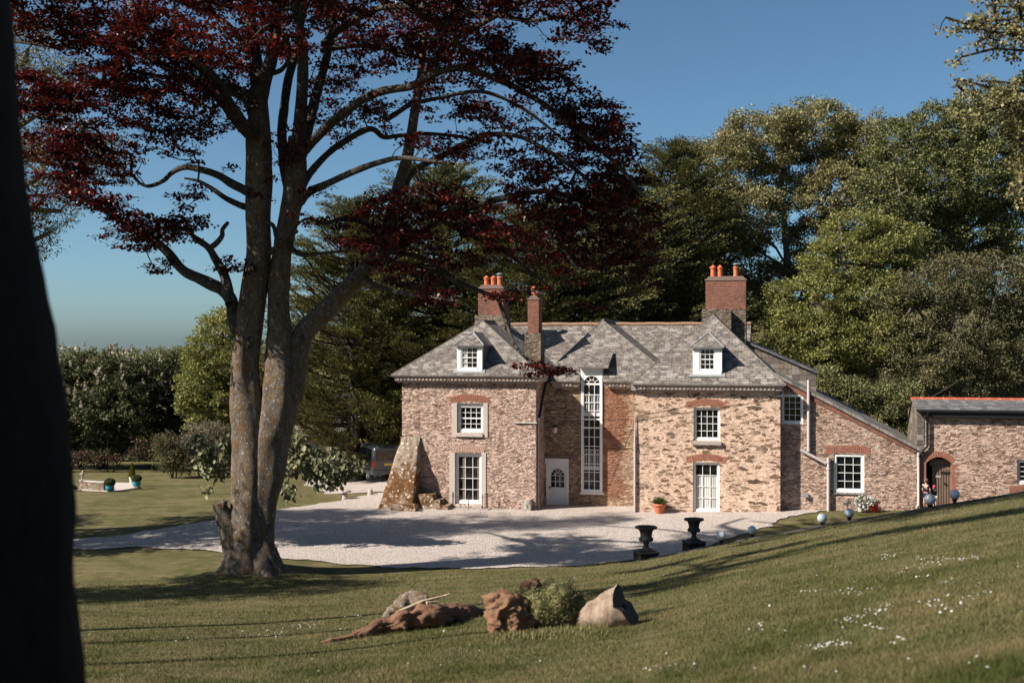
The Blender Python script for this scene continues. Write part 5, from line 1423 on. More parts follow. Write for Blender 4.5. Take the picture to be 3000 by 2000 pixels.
def stump():
    base = gpx(1590, 1850); y = base.y; s = y / FPX
    root = empty('uprooted_stump', base); tag(root, 'uprooted tree stump, its root plate overgrown with grass, sawn grey trunk to one side', 'stump')
    # root plate: red soil slab standing on edge, grass mound behind it
    def Q(px, py, dy=0): p = pix(px, py, y + dy); return p - base
    b = MB()
    b.grid(lump([Q(1452, 1868, -.12), Q(1462, 1835, -.1), Q(1470, 1790, -.02), Q(1474, 1755, .05), Q(1478, 1728, .12)], [.10, .17, .235, .25, .08], 2.2, 60, 9, .55, 4.2), True, True)
    b.grid(lump([Q(1498, 1866, -.14), Q(1503, 1830, -.08), Q(1508, 1785, .0), Q(1514, 1745, .1)], [.06, .15, .21, .12], 6.0, 50, 9, .6, 4.6), True, True)
    b.grid(lump([Q(1538, 1738, .35), Q(1548, 1722, .4), Q(1566, 1712, .45), Q(1580, 1715, .5)], [.05, .13, .12, .04], 8, 40, 8, .5, 5), True, True)
    b.grid(lump([Q(1530, 1860, -.1), Q(1545, 1820, .0), Q(1560, 1780, .1)], [.05, .14, .10], 9, 40, 8, .6, 5), True, True)
    b.build('root_plate', M['soil'], root)
    mr = lump([Q(1508, 1820, .25), Q(1560, 1800, .35), Q(1630, 1788, .45), Q(1695, 1812, .42), Q(1740, 1835, .40), Q(1785, 1852, .4)], [.22, .34, .38, .35, .26, .06], 3.1, 40, 8, .42, 2.2)
    b = MB(); b.grid(mr, True, True); b.build('turf_mound', M['mound'], root)
    n = 26000; rg = np.random.default_rng(11); R_ = np.array([[list(p) for p in r] for r in mr])
    i = rg.integers(0, len(R_), n); k = rg.integers(0, R_.shape[1], n); pp = R_[i, k]; ax = R_[i].mean(1); nn = pp - ax; nn /= np.linalg.norm(nn, axis=1, keepdims=True) + 1e-9
    pp = pp + rg.normal(0, .035, (n, 3)); keep = (nn[:, 2] > -.55); pp, nn = pp[keep], nn[keep]; n = len(pp)
    d = nn * .22 + unit(n, rg) * .62 + np.array([.15, -.05, .5]); L = rg.uniform(.025, .07, n)
    V = leaf_verts(pp + d / np.linalg.norm(d, axis=1, keepdims=True) * (L * .35)[:, None], d, unit(n, rg), L, .012)
    n2 = 6000; t = rg.uniform(0, 1, n2); ft = hit(1440 + 340 * t, 1868 - 26 * t + rg.normal(0, 9, n2)) - np.array(base); d2 = unit(n2, rg) * .4 + np.array([0, 0, 1]); L2 = rg.uniform(.04, .13, n2)
    V2 = leaf_verts(ft + d2 * (L2 * .4)[:, None], d2, unit(n2, rg), L2, .012)
    V = np.concatenate([V, V2])
    mesh_np('grass', V, quads(len(V) // 4), M['blade_long'], root)['kind'] = 'stuff'
    # sawn trunk
    a, c = Q(1700, 1826, .16), Q(1834, 1776, -.06)
    rows = lump([a, a.lerp(c, .3), a.lerp(c, .65), c], [.13, .225, .275, .305], 12, 40, 7, .20, 2.6)
    for i, r in enumerate(rows):
        cc = sum(r, Vector()) / len(r); t = i / (len(rows) - 1)
        for p in r:
            q = p - cc; up_ = max(0, q.z)
            p.x += -.10 * t * (1 - up_ / .3) * (q.z > 0) + .06 * t * (q.z < 0) * abs(q.z) / .3; p.y = cc.y + q.y * (1 - .45 * (up_ / .32)); p.z += .03 * t * up_ / .3
    b = MB(); b.grid(rows, True, True); b.face(rows[0]); b.build('trunk', M['logbark'], root)
    b = MB(); cen = sum(rows[-1], Vector()) / len(rows[-1]); dirn = (c - a).normalized()
    b.grid([[p + dirn * .004 for p in rows[-1]], [cen + (p - cen) * .55 + dirn * .015 for p in rows[-1]], [cen + (p - cen) * .12 - dirn * .03 for p in rows[-1]]], True, True)
    b.build('sawn_face', M['cutwood'], root)
    return root
M['mound'] = m_plain('turf_mound', (.15, .14, .055), .95, .4, 9, .8)
M['blade_long'] = m_leaf('long_grass', [(0, (.075, .082, .025)), (.5, (.15, .145, .052)), (.8, (.25, .21, .10)), (1, (.34, .26, .15))], .3, gloss=.02)
stump()

def soil_root():
    base = gpx(1200, 1835); y = base.y
    root = empty('rotten_root', base); tag(root, 'long rotten root caked in red soil lying across the lawn with dry twigs', 'root')
    def Q(px, py, yy): return pix(px, py, yy) - base
    g = [gpx(x, yv).y for x, yv in ((950, 1884), (1050, 1868), (1150, 1852), (1260, 1838), (1360, 1812), (1440, 1797))]
    b = MB(); b.grid(lump([Q(940, 1886, g[0]), Q(1040, 1864, g[1]), Q(1120, 1838, g[2]), Q(1180, 1815, g[2] + .1), Q(1260, 1806, g[3]), Q(1345, 1800, g[4]), Q(1440, 1794, g[5])], [.03, .09, .12, .17, .19, .16, .05], 1.3, 60, 12, .62, 4.0), True, True)
    b.build('soil_crust', M['crust'], root)
    for i, (x0, y0, x1, y1, dz) in enumerate(((1165, 1792, 1310, 1742, .0), (1190, 1795, 1318, 1738, .05), (1250, 1765, 1300, 1775, -.05), (1210, 1790, 1265, 1752, .1), (1120, 1868, 1140, 1820, -.3))):
        b = MB(); p, q = Q(x0, y0, g[3] + .1 + dz), Q(x1, y1, g[3] + .25 + dz); mid = p.lerp(q, .5) + Vector((0, 0, .04))
        b.tube([p, mid, q], [.03, .022, .012], 7); b.build('twig', M['twig'], root)
soil_root()
bo = gpx(1195, 1815); bo = Vector((bo.x, bo.y + .55, gz(bo.x, bo.y + .55)))
bm = bmesh.new(); bmesh.ops.create_icosphere(bm, subdivisions=5, radius=1)
for v in bm.verts:
    s = 1 + .5 * vnoise(v.co, 1.3, 3) + .25 * vnoise(v.co, 3.1, 8) + .12 * vnoise(v.co, 7, 2)
    v.co = Vector((v.co.x * .42 * s, v.co.y * .3 * s, v.co.z * .30 * s + .10))
me = bpy.data.meshes.new('boulder'); bm.to_mesh(me); bm.free(); me.materials.append(M['boulder'])
me.polygons.foreach_set('use_smooth', np.ones(len(me.polygons), bool))
o = bpy.data.objects.new('boulder', me); C.objects.link(o); o.location = bo; tag(o, 'lichen spotted boulder lying behind the soil caked root', 'boulder')

# ------------------------------------------------------------------ grass blades and daisies
def lawn_blades():
    rg = np.random.default_rng(21); N = 420000
    px = rg.uniform(-150, 3150, N); py = 1420 + (2080 - 1420) * rg.uniform(0, 1, N) ** .8
    P_ = hit(px, py); y = P_[:, 1]
    ok = (y < 44) & (y > 6.5)
    P_ = P_[ok]; y = y[ok]; px = px[ok]
    sd_ = drive_sd(P_[:, 0], P_[:, 1]); keep = sd_ > -.02 + .08 * rg.random(len(P_)); P_ = P_[keep]; y = y[keep]
    # stay on the near side of the crest
    r = P_[:, 0] / y; keep = y < np.interp(r, CR, CY) + .02; P_ = P_[keep]; y = y[keep]
    n = len(P_); P_[:, :2] += rg.normal(0, .04, (n, 2)); P_[:, 2] = ground(P_[:, 0], P_[:, 1])
    tuft = .5 + .5 * np.sin(P_[:, 0] * 1.7 + 2 * np.sin(P_[:, 1] * .9)) * np.sin(P_[:, 1] * 2.1 + P_[:, 0] * .6)
    h = rg.uniform(.02, .052, n) * (.65 + .95 * tuft) * (1 + .012 * np.clip(y - 12, 0, 30)); w = .0045 + .00030 * y
    d = rg.normal(size=(n, 3)) * .45; d[:, 2] = 1; d /= np.linalg.norm(d, axis=1, keepdims=True)
    s = np.stack([rg.normal(size=n), rg.normal(size=n), np.zeros(n)], -1); s /= np.linalg.norm(s, axis=1, keepdims=True)
    V = np.stack([P_ - s * w[:, None] * .5, P_ + s * w[:, None] * .5, P_ + d * h[:, None]], 1).reshape(-1, 3)
    o = mesh_np('grass', V, np.arange(3 * n).reshape(n, 3), M['blade']); o['kind'] = 'stuff'; o['label'] = 'short mown grass of the sloping lawn'
lawn_blades()

M['daisy'] = m_leaf('daisy_petals', [(0, (.36, .34, .31)), (1, (.60, .58, .54))], .25)
def daisies():
    rg = np.random.default_rng(5); cl = []
    def line(x0, y0, x1, y1, n, s=12):
        t = rg.uniform(0, 1, n); cl.append(np.stack([x0 + (x1 - x0) * t + rg.normal(0, s, n), y0 + (y1 - y0) * t + rg.normal(0, s * .45, n)], -1))
    line(2640, 1680, 2780, 1640, 26); line(2760, 1650, 2880, 1635, 22); line(2570, 1635, 2640, 1628, 14); line(2680, 1640, 2720, 1640, 8)
    line(2460, 1835, 2560, 1800, 34, 16); line(2560, 1800, 2610, 1785, 14); line(2550, 1840, 2580, 1850, 10, 8); line(2340, 1740, 2420, 1730, 12); line(2460, 1745, 2560, 1730, 20)
    line(2360, 1905, 2490, 1895, 34, 9); line(2700, 1780, 2760, 1770, 10); line(2740, 1800, 2800, 1785, 9); line(2690, 1695, 2700, 1697, 5); line(2760, 1717, 2790, 1715, 7); line(2820, 1760, 2900, 1745, 12)
    line(1890, 1970, 1980, 1955, 10, 8); line(2200, 1840, 2240, 1838, 5); line(2180, 1860, 2300, 1855, 6); line(1008, 1809, 1050, 1804, 12, 5); line(860, 1845, 940, 1830, 20); line(700, 1855, 830, 1858, 26, 14); line(1010, 1850, 1080, 1845, 10, 8)
    line(530, 1870, 560, 1880, 8); line(230, 1853, 270, 1860, 8); line(1070, 1825, 1090, 1822, 5); line(480, 1650, 540, 1655, 12, 10); line(2850, 1965, 2890, 1970, 4); line(2610, 1890, 2660, 1885, 5)
    Pp = np.concatenate(cl + [np.stack([rg.uniform(200, 3000, 60), rg.uniform(1640, 1990, 60)], -1)])
    G = hit(Pp[:, 0], Pp[:, 1]); keep = (G[:, 1] < 38) & (drive_sd(G[:, 0], G[:, 1]) > .3); G = G[keep]
    b = MB(); n = 8
    for g in G:
        r = rg.uniform(.009, .0155); z = g[2] + rg.uniform(.035, .06); tx, ty = rg.normal(0, .35, 2)
        ring = [(g[0] + r * math.cos(2 * math.pi * k / n), g[1] + r * math.sin(2 * math.pi * k / n), z + r * (tx * math.cos(2 * math.pi * k / n) + ty * math.sin(2 * math.pi * k / n) - .45)) for k in range(n)]
        top = (g[0], g[1], z + .002)
        for k in range(n): b.face([ring[k], ring[(k + 1) % n], top])
    o = b.build('daisies', M['daisy']); o['kind'] = 'stuff'; o['label'] = 'white daisies scattered in drifts over the mown lawn'
daisies()
# ------------------------------------------------------------------ trees
def grow(sk_p, sk_par, targets, wpath=.25):
    """Join foliage points to a branch skeleton, nearest first, so twigs fork off like a real crown."""
    P_ = np.asarray(sk_p, float); par = list(sk_par)
    T = np.asarray(targets, float); m = len(T); n0 = len(P_)
    plen = np.zeros(n0)
    for i in range(n0):
        if par[i] >= 0: plen[i] = plen[par[i]] * .6 + np.linalg.norm(P_[i] - P_[par[i]]) * .3
    D = np.linalg.norm(T[:, None, :] - P_[None, :, :], axis=2) + wpath * plen[None, :]
    near = D.argmin(1); best = D[np.arange(m), near]
    pos = list(P_); alive = np.ones(m, bool); order = []; pl = list(plen)
    for _ in range(m):
        i = int(np.where(alive, best, 1e9).argmin()); alive[i] = False
        j = near[i]; pos.append(T[i]); par.append(int(j)); k = len(pos) - 1; order.append(i)
        pl.append(pl[j] + np.linalg.norm(T[i] - pos[j]))
        d = np.linalg.norm(T - T[i], axis=1) + wpath * pl[k]
        up = alive & (d < best); best[up] = d[up]; near[up] = k
    return np.array(pos), np.array(par), n0

def edge_tubes(A, B, ra, rb, n=5):
    d = B - A; L = np.linalg.norm(d, axis=1, keepdims=True); d = d / (L + 1e-9)
    ref = np.where(np.abs(d[:, 2:3]) < .9, np.array([[0, 0, 1.]]), np.array([[1., 0, 0]]))
    e = np.cross(d, ref); e /= np.linalg.norm(e, axis=1, keepdims=True) + 1e-9; g = np.cross(d, e)
    t = 2 * np.pi * np.arange(n) / n
    ring = e[:, None, :] * np.cos(t)[None, :, None] + g[:, None, :] * np.sin(t)[None, :, None]
    va = A[:, None, :] + ring * ra[:, None, None]; vb = B[:, None, :] + ring * rb[:, None, None]
    V = np.concatenate([va, vb], 1).reshape(-1, 3); m = len(A)
    k = np.arange(n); k2 = (k + 1) % n
    F = np.stack([k, k2, n + k2, n + k], -1)[None] + (np.arange(m) * 2 * n)[:, None, None]
    return V, F.reshape(-1, 4)

def twig_mesh(pos, par, n0, rtip, power=2.3, rmax=.2, rng=RNG, wig=.12, nside=5):
    N = len(pos); load = np.zeros(N); kids = np.zeros(N, int)
    for i in range(n0, N): kids[par[i]] += 1
    load[n0:] = 1.0
    for i in range(N - 1, n0 - 1, -1): load[par[i]] += load[i]
    rad = np.minimum(rtip * np.maximum(load, 1) ** (1 / power), rmax)
    A, B, ra, rb = [], [], [], []
    for i in range(n0, N):
        a, b_ = pos[par[i]], pos[i]; L = np.linalg.norm(b_ - a)
        r0 = min(rad[par[i]], rad[i] * 1.35) if par[i] >= n0 else rad[i] * 1.25; r1 = rad[i]
        k = 3 if L > .8 else 2
        pts = [a + (b_ - a) * t for t in np.linspace(0, 1, k + 1)]
        for q in range(1, k): pts[q] = pts[q] + rng.normal(0, wig * L * .35, 3)
        for q in range(k): A.append(pts[q]); B.append(pts[q + 1]); ra.append(r0 + (r1 - r0) * q / k); rb.append(r0 + (r1 - r0) * (q + 1) / k)
    return edge_tubes(np.array(A), np.array(B), np.array(ra), np.array(rb), nside)

def limb_rows(pts, radii, n=20, sub=6, amp=.12, f=1.1, seed=1.0, flute=0.0, fade=False):
    """Smooth tapering limb through pts with an uneven surface."""
    from mathutils import noise
    P_ = [Vector(p) for p in pts]; m = len(P_); out = []; ref = None; cen = []
    def cr(a, b, c, d, t): return .5 * ((2 * b) + (c - a) * t + (2 * a - 5 * b + 4 * c - d) * t * t + (3 * b - a - 3 * c + d) * t ** 3)
    K = (m - 1) * sub
    for i in range(K + 1):
        a = min(i // sub, m - 2); t = i / sub - a
        p0, p1, p2, p3 = P_[max(a - 1, 0)], P_[a], P_[a + 1], P_[min(a + 2, m - 1)]
        cen.append((cr(p0, p1, p2, p3, t), radii[a] + (radii[a + 1] - radii[a]) * t))
    for i, (c, r) in enumerate(cen):
        d = (cen[min(i + 1, K)][0] - cen[max(i - 1, 0)][0]).normalized()
        if ref is None: ref = Vector((1, 0, 0)) if abs(d.x) < .8 else Vector((0, 1, 0))
        e = (ref - d * ref.dot(d)).normalized(); ref = e; g = d.cross(e); row = []
        for k in range(n):
            an = 2 * math.pi * k / n; q = e * math.cos(an) + g * math.sin(an); p = c + q * r
            s = 1 + amp * noise.noise(p * f + Vector((seed, 0, 0))) + amp * .5 * noise.noise(p * f * 3.3 + Vector((0, seed, 0)))
            if flute: s += flute * math.sin(an * 5 + seed + c.z * .5) * .5 + flute * .5 * math.sin(an * 3 - c.z * .8 + seed)
            row.append(c + q * r * s)
        out.append(row)
    return out, cen

def sprays(P_, D, k, R, flat, size, rng, ratio=.62, up=1.0, spread=.8, out=.4):
    """k leaves around each twig end; D is the growing direction."""
    M_ = len(P_); P2 = np.repeat(P_, k, 0); D2 = np.repeat(D, k, 0); n = M_ * k
    o = unit(n, rng) * (rng.uniform(0, 1, n) ** .5)[:, None] * R; o[:, 2] *= flat
    cen = P2 + o + D2 * R * out * rng.uniform(-.2, 1, n)[:, None]
    dr = D2 * .6 + o / R * .7 + unit(n, rng) * spread; dr[:, 2] -= .15
    nor = unit(n, rng) * .75 + np.array([0, 0, up])
    s = rng.uniform(.65, 1.3, n) * size
    return leaf_verts(cen, dr, nor, s, s * ratio)

def ell(px, py, rx, ry, y, ry_depth):
    c = pix(px, py, y); return (np.array(c), np.array([rx * y / FPX, ry_depth, ry * y / FPX]))

def blob_points(blobs, n, rng, shell=.55, jitter=.25, minup=-1.0):
    """n foliage points shared among ellipsoids by surface area, mostly near their skins."""
    A = np.array([(r[0] * r[1] + r[0] * r[2] + r[1] * r[2]) for _, r in blobs]); cnt = np.maximum(3, (n * A / A.sum()).astype(int))
    out = []; dirs = []
    for (c, r), m in zip(blobs, cnt):
        d = unit(m * 2, rng); d = d[d[:, 2] > minup][:m]
        rr = shell + (1 - shell) * rng.uniform(0, 1, len(d)) ** .6
        lum = 1 + jitter * np.sin(d[:, 0] * 5.3 + c[0]) * np.sin(d[:, 2] * 4.1 + c[1]) * np.cos(d[:, 1] * 4.7)
        out.append(c + d * r * (rr * lum)[:, None]); dirs.append(d)
    return np.concatenate(out), np.concatenate(dirs)

def broadleaf(name, label, base, blobs, n, k, R, size, leafmat, barkmat, trunk_r, seed, cat='tree', group=None, flat=.7, shell=.55, stems=1, lean=(0, 0), ratio=.62, rtip=.012, top=None, up=1.0, jitter=.25, twigs=True, extra=None):
    rng = np.random.default_rng(seed); base = Vector(base)
    root = empty(name, base); tag(root, label, cat, group)
    pts, dirs = blob_points(blobs, n, rng, shell, jitter)
    B0 = np.array(base)
    cen = np.average([b[0] for b in blobs], axis=0, weights=[b[1][0] * b[1][2] for b in blobs]); zmax = max(b[0][2] + b[1][2] * .5 for b in blobs)
    sk = []; par = []; b = MB()
    for s in range(stems):
        off = np.array([rng.normal(0, .5) * (stems > 1), rng.normal(0, .5) * (stems > 1), 0])
        tp = np.array([cen[0] + off[0] * 3, cen[1] + off[1] * 3, zmax]); st = []
        for q in range(9):
            t = q / 8; p = B0 + off * .4 + (tp - B0 - off * .4) * np.array([t ** 1.4, t ** 1.4, t]); p = p + rng.normal(0, .10 * t, 3) * np.array([1, 1, 0]); st.append(p)
        i0 = len(sk)
        for q, p in enumerate(st): sk.append(p); par.append(-1 if q == 0 else i0 + q - 1)
        rr = [trunk_r * (1.25 if q == 0 else 1) * (1 - .088 * q) / stems ** .4 for q in range(9)]
        rows, _ = limb_rows([p - B0 for p in st], rr, 12, 3, .14, 1.2, seed + s); b.grid(rows, True, True)
    tr = b.build('trunk', barkmat, root)
    # main limbs run from the trunk into each blob
    for (c, r) in blobs:
        j = int(np.argmin(np.linalg.norm(np.array(sk[:9 * stems])[:, :] - (c - np.array([0, 0, r[2] * .9 + 1.0])), axis=1)))
        a = np.array(sk[j]); prev = j
        for t in (.35, .7, 1.0):
            p = a + (c - a) * t + rng.normal(0, .15, 3); sk.append(p); par.append(prev); prev = len(sk) - 1
    if twigs:
        pos, pr, n0 = grow(sk, par, pts)
        extraA = [(np.array(sk[i]), np.array(sk[par[i]])) for i in range(9 * stems, len(sk))]
        V, F = twig_mesh(pos, pr, n0, rtip, 2.2, trunk_r * .45, rng)
        eA = np.array([q[1] for q in extraA]); eB = np.array([q[0] for q in extraA])
        V2, F2 = edge_tubes(eA, eB, np.full(len(eA), trunk_r * .30), np.full(len(eA), trunk_r * .22), 7)
        mesh_np('branches', np.concatenate([V, V2]) - B0, np.concatenate([F, F2 + len(V)]), barkmat, root, True)
    mats = leafmat if isinstance(leafmat, (list, tuple)) else [leafmat]
    V = sprays(pts, dirs * .8 + np.array([0, 0, .35]), k, R, flat, size, rng, ratio, up)
    mesh_np('crown', V - B0, quads(len(V) // 4), mats[0], root)
    if extra: extra(root, pts, dirs, rng, B0)
    return root

def conifer(label, base, height, R0, seed, n_limb=120, group='dark cypresses behind the house', profile=None, quad=.175, per=125, stems=1, nplate=9):
    """Monterey cypress: limbs sweeping out and up, carrying flat tiers of foliage."""
    rng = np.random.default_rng(seed); B0 = np.array(base, float)
    root = empty('cypress_tree', base); tag(root, label, 'tree', group)
    b = MB()
    pts = [(rng.normal(0, .12) * q, rng.normal(0, .12) * q, height * q / 7) for q in range(8)]
    rows, cen = limb_rows(pts, [.75 * (1 - .125 * q) for q in range(8)], 12, 3, .12, .8, seed); b.grid(rows, True, True); b.build('trunk', M['bark_dark'], root)
    A, B, ra, rb = [], [], [], []; LV = []
    prof = profile or (lambda t: (1 - t ** 2.5) * (.72 + .28 * min(1, t * 4)))
    for i in range(n_limb):
        t = .06 + .93 * ((i + rng.uniform(0, 1)) / n_limb) ** .95; az = i * 2.399 + rng.normal(0, .35)
        L = R0 * prof(t) * rng.uniform(.70, 1.15) + .5; z0 = height * t
        rise = rng.uniform(.02, .28) + .55 * t ** 3; dirh = np.array([math.cos(az), math.sin(az), 0])
        def P_(s): return B0 + np.array([0, 0, z0]) + dirh * L * s + np.array([0, 0, L * (rise * s + .16 * s * s - .10 * math.sin(s * 3.1))])
        q = [P_(s) for s in np.linspace(0, 1, 5)]
        for k in range(4): A.append(q[k]); B.append(q[k + 1]); ra.append(.085 * (1 - k * .22)); rb.append(.085 * (1 - (k + 1) * .22))
        npl = max(2, int(nplate * L / R0 + 1.5)); side = np.array([-dirh[1], dirh[0], 0])
        for k in range(npl):
            s = rng.uniform(.40, 1.0) if k else 1.0
            w = rng.normal(0, .30) * L * .45 * (1.15 - s * .6); c = P_(s) + side * w + np.array([0, 0, rng.normal(0, .14)])
            A.append(P_(max(.1, s - .22))); B.append(c); ra.append(.03); rb.append(.012)
            pd = dirh * 1.0 + side * (w / max(L, .1)) * 1.6; pd /= np.linalg.norm(pd); ps = np.array([-pd[1], pd[0], 0])
            n = int(per * rng.uniform(.7, 1.3)); rad = rng.uniform(.55, 1.05) * (.75 + .25 * L / R0)
            u = rng.uniform(-1, 1, n); v = rng.uniform(-1, 1, n); ok = u * u + v * v < 1; u, v = u[ok], v[ok]; n = len(u)
            cc = c + pd * (u * rad * 1.25)[:, None] + ps * (v * rad * .75)[:, None] + np.array([0, 0, 1]) * (u * rad * .32 - (u * u + v * v) * .10 + rng.normal(0, .055, n))[:, None]
            dr = pd[None] * .9 + ps[None] * (v * .7)[:, None] + unit(n, rng) * .45; dr[:, 2] += .42
            LV.append(leaf_verts(cc, dr, unit(n, rng) * .8 + np.array([0, 0, 1.0]), rng.uniform(.6, 1.3, n) * quad, rng.uniform(.6, 1.2, n) * quad * .42, .2))
    V, F = edge_tubes(np.array(A), np.array(B), np.array(ra), np.array(rb), 5)
    mesh_np('branches', V - B0, F, M['bark_dark'], root, True)
    V = np.concatenate(LV) - B0; mesh_np('crown', V, quads(len(V) // 4), M['leaf_cypress'], root)
    return root

M['bark_dark'] = m_bark('dark_bark', (.022, .018, .016), (.06, .048, .04), None, sc=.8)
M['bark_black'] = m_bark('shaded_bark', (.010, .0055, .005), (.034, .021, .017), None, sc=1.2, bump=1.0)  # near-black copy of the dark bark, the crown's shade is in the colour
M['bark_grey'] = m_bark('grey_bark', (.09, .078, .066), (.24, .21, .18), None, sc=.9)
M['bark_beech'] = m_bark('beech_bark', (.040, .032, .026), (.20, .158, .125), (.17, .092, .03), .49, .63, (.34, .31, .28), 1.3, 1.0)
M['bark_limb_shade'] = m_bark('beech_limb_bark_shaded', (.022, .019, .018), (.085, .072, .062), (.10, .06, .02), .55, .68, (.22, .20, .18), 1.6, .9)  # darker copy of the beech bark, shade of the crown put into the colour
M['leaf_beech'] = m_leaf('copper_beech_leaves', [(0, (.006, .004, .005)), (.52, (.012, .0045, .006)), (.76, (.040, .007, .009)), (.88, (.12, .014, .017)), (1, (.24, .042, .02))], .13, (.30, .028, .012), .35, .02)
M['leaf_cypress'] = m_leaf('cypress_foliage', [(0, (0.051, 0.056, 0.019)), (.5, (0.109, 0.108, 0.035)), (.9, (0.183, 0.169, 0.053)), (1, (0.242, 0.201, 0.078))], .12, gloss=.03)
M['leaf_oak'] = m_leaf('oak_leaves', [(0, (0.128, 0.125, 0.051)), (.6, (0.230, 0.208, 0.089)), (1, (0.325, 0.274, 0.135))], .22, gloss=.05)
M['leaf_lime'] = m_leaf('bright_leaves', [(0, (0.105, 0.125, 0.035)), (.6, (0.201, 0.204, 0.059)), (1, (0.310, 0.269, 0.087))], .25, gloss=.05)
M['leaf_dark'] = m_leaf('dark_leaves', [(0, (0.068, 0.079, 0.029)), (.6, (0.145, 0.152, 0.056)), (1, (0.230, 0.212, 0.090))], .18, gloss=.07)
M['leaf_olive'] = m_leaf('dull_leaves', [(0, (0.062, 0.065, 0.026)), (.6, (0.119, 0.116, 0.050)), (1, (0.167, 0.130, 0.064))], .2)
M['leaf_pale'] = m_leaf('pale_young_leaves', [(0, (0.122, 0.115, 0.046)), (.6, (0.232, 0.201, 0.081)), (1, (0.329, 0.282, 0.127))], .3, gloss=.05)
M['leaf_chestnut'] = m_leaf('chestnut_leaves', [(0, (0.031, 0.039, 0.014)), (.6, (0.065, 0.074, 0.029)), (1, (0.108, 0.111, 0.045))], .2, gloss=.06)
M['leaf_lilac'] = m_leaf('tan_shrub_leaves', [(0, (.09, .075, .045)), (.6, (.16, .13, .085)), (1, (.22, .18, .13))], .2)
M['leaf_big'] = m_leaf('broad_leaves', [(0, (.07, .078, .033)), (.6, (.15, .152, .072)), (1, (.32, .30, .18))], .25)
M['leaf_red'] = m_leaf('rhododendron', [(0, (.03, .04, .015)), (.75, (.06, .065, .025)), (.8, (.16, .03, .04)), (1, (.22, .05, .07))], .2)
M['blossom'] = m_leaf('cream_blossom', [(0, (.28, .235, .18)), (1, (.48, .41, .33))], .25, gloss=.02)
M['bark_twig'] = m_bark('pale_twigs', (.15, .125, .10), (.30, .26, .22), None, sc=1)

# ---- copper beech: limbs traced in the photograph, each given its own distance ---------------
BY = 39.0
bb = Vector((BEECH[0] - .1, BEECH[1], gz(BEECH[0], BEECH[1] - .4) - .15))
beech = empty('copper_beech', bb); tag(beech, 'huge twin stemmed copper beech with dark red leaves beside the gravel drive', 'tree')
def T(px, py, dy=0.0): return pix(px, py, BY + dy) - bb
def limb(px_list, d0, d1, r0, r1):
    n = len(px_list)
    pts = [T(x, y, d0 + (d1 - d0) * (i / max(1, n - 1)) ** 1.1) for i, (x, y) in enumerate(px_list)]
    rr = [(r0 + (r1 - r0) * i / max(1, n - 1)) for i in range(n)]
    return pts, rr
PXM = BY / FPX
SK, PAR = [], []
tb = MB(); lb = MB()
def add_limb(mb, px_list, d0, d1, r0, r1, n=10, sub=5, amp=.12, flute=0, seed=0.0, radii=None, f=1.1):
    pts, rr = limb(px_list, d0, d1, r0, r1)
    if radii: rr = [q * PXM for q in radii]
    rows, cen = limb_rows(pts, rr, n, sub, amp, f, seed, flute); mb.grid(rows, True, True); mb.face(rows[-1])
    i0 = len(SK); prev = -1
    for k, (c, r) in enumerate(cen[::2]):
        SK.append(np.array(c)); PAR.append(prev); prev = len(SK) - 1
# trunk and stems (radii in photograph pixels)
add_limb(tb, [(722, 1712), (724, 1650), (728, 1590), (733, 1480), (737, 1380), (732, 1280), (724, 1180), (720, 1080), (726, 970), (742, 860), (756, 741), (757, 620), (757, 530), (758, 430), (758, 344), (757, 260)], 0, .3, 0, 0, 40, 6, .10, .10, 1.0, [110, 80, 65, 57, 54, 50, 46, 41, 41, 39, 34, 37, 40, 36, 30, 25], .9)
add_limb(tb, [(775, 1712), (765, 1650), (760, 1590), (766, 1480), (786, 1380), (798, 1290), (815, 1200), (822, 1130), (822, 1060), (819, 960), (817, 856), (826, 741), (845, 640), (862, 555), (868, 470), (870, 400)], -.15, .5, 0, 0, 36, 6, .10, .09, 4.0, [92, 58, 47, 44, 46, 50, 54, 53, 46, 35, 31, 27, 30, 33, 30, 24], .9)
add_limb(tb, [(850, 1170), (868, 1060), (890, 975), (935, 930), (983, 880), (1059, 805), (1112, 734), (1145, 640), (1166, 555), (1193, 459), (1212, 344), (1231, 230), (1243, 115), (1248, 0), (1250, -120)], .2, 2.2, 0, 0, 24, 6, .10, .05, 7.0, [36, 35, 33, 30, 28, 26, 24, 20, 18.5, 17, 15, 12, 10, 9, 6], 1.0)
# root flares and the sawn stub
for (x0, y0, x1, y1, d, r) in ((700, 1620, 632, 1698, -.5, 34), (715, 1630, 700, 1708, -1.0, 30), (780, 1620, 850, 1690, -.2, 34), (770, 1610, 790, 1712, -1.1, 32), (720, 1620, 655, 1690, .8, 34)):
    pts = [T(x0, y0, 0), T((x0 + x1) / 2 + (8 if x1 < x0 else -8), (y0 + y1) / 2 + 12, d * .6), T(x1, y1, d), T(x1 + (x1 - x0) * .35, y1 + 26, d * 1.3)]
    rows, _ = limb_rows(pts, [r * PXM * 1.15, r * PXM * .95, r * PXM * .62, r * PXM * .25], 16, 5, .22, 1.6, x0); tb.grid(rows, True, True)
rows, _ = limb_rows([T(700, 1640, -.1), T(684, 1580, -.12), T(664, 1530, -.15), T(648, 1495, -.18), T(640, 1472, -.2)], [48 * PXM, 40 * PXM, 30 * PXM, 22 * PXM, 19 * PXM], 22, 5, .16, 1.6, 3); tb.grid(rows, True, True)
rows2 = [rows[-1], [sum(rows[-1], Vector()) / 22 + (p - sum(rows[-1], Vector()) / 22) * .6 + Vector((0, 0, -.05)) for p in rows[-1]]]; tb.grid(rows2, True, True); tb.face(rows2[-1])
rows, _ = limb_rows([T(657, 1500, -.25), T(655, 1480, -.28), T(659, 1464, -.3)], [12 * PXM, 10 * PXM, 9 * PXM], 12, 4, .2, 3, 5); tb.grid(rows, True, True); tb.face(rows[-1])
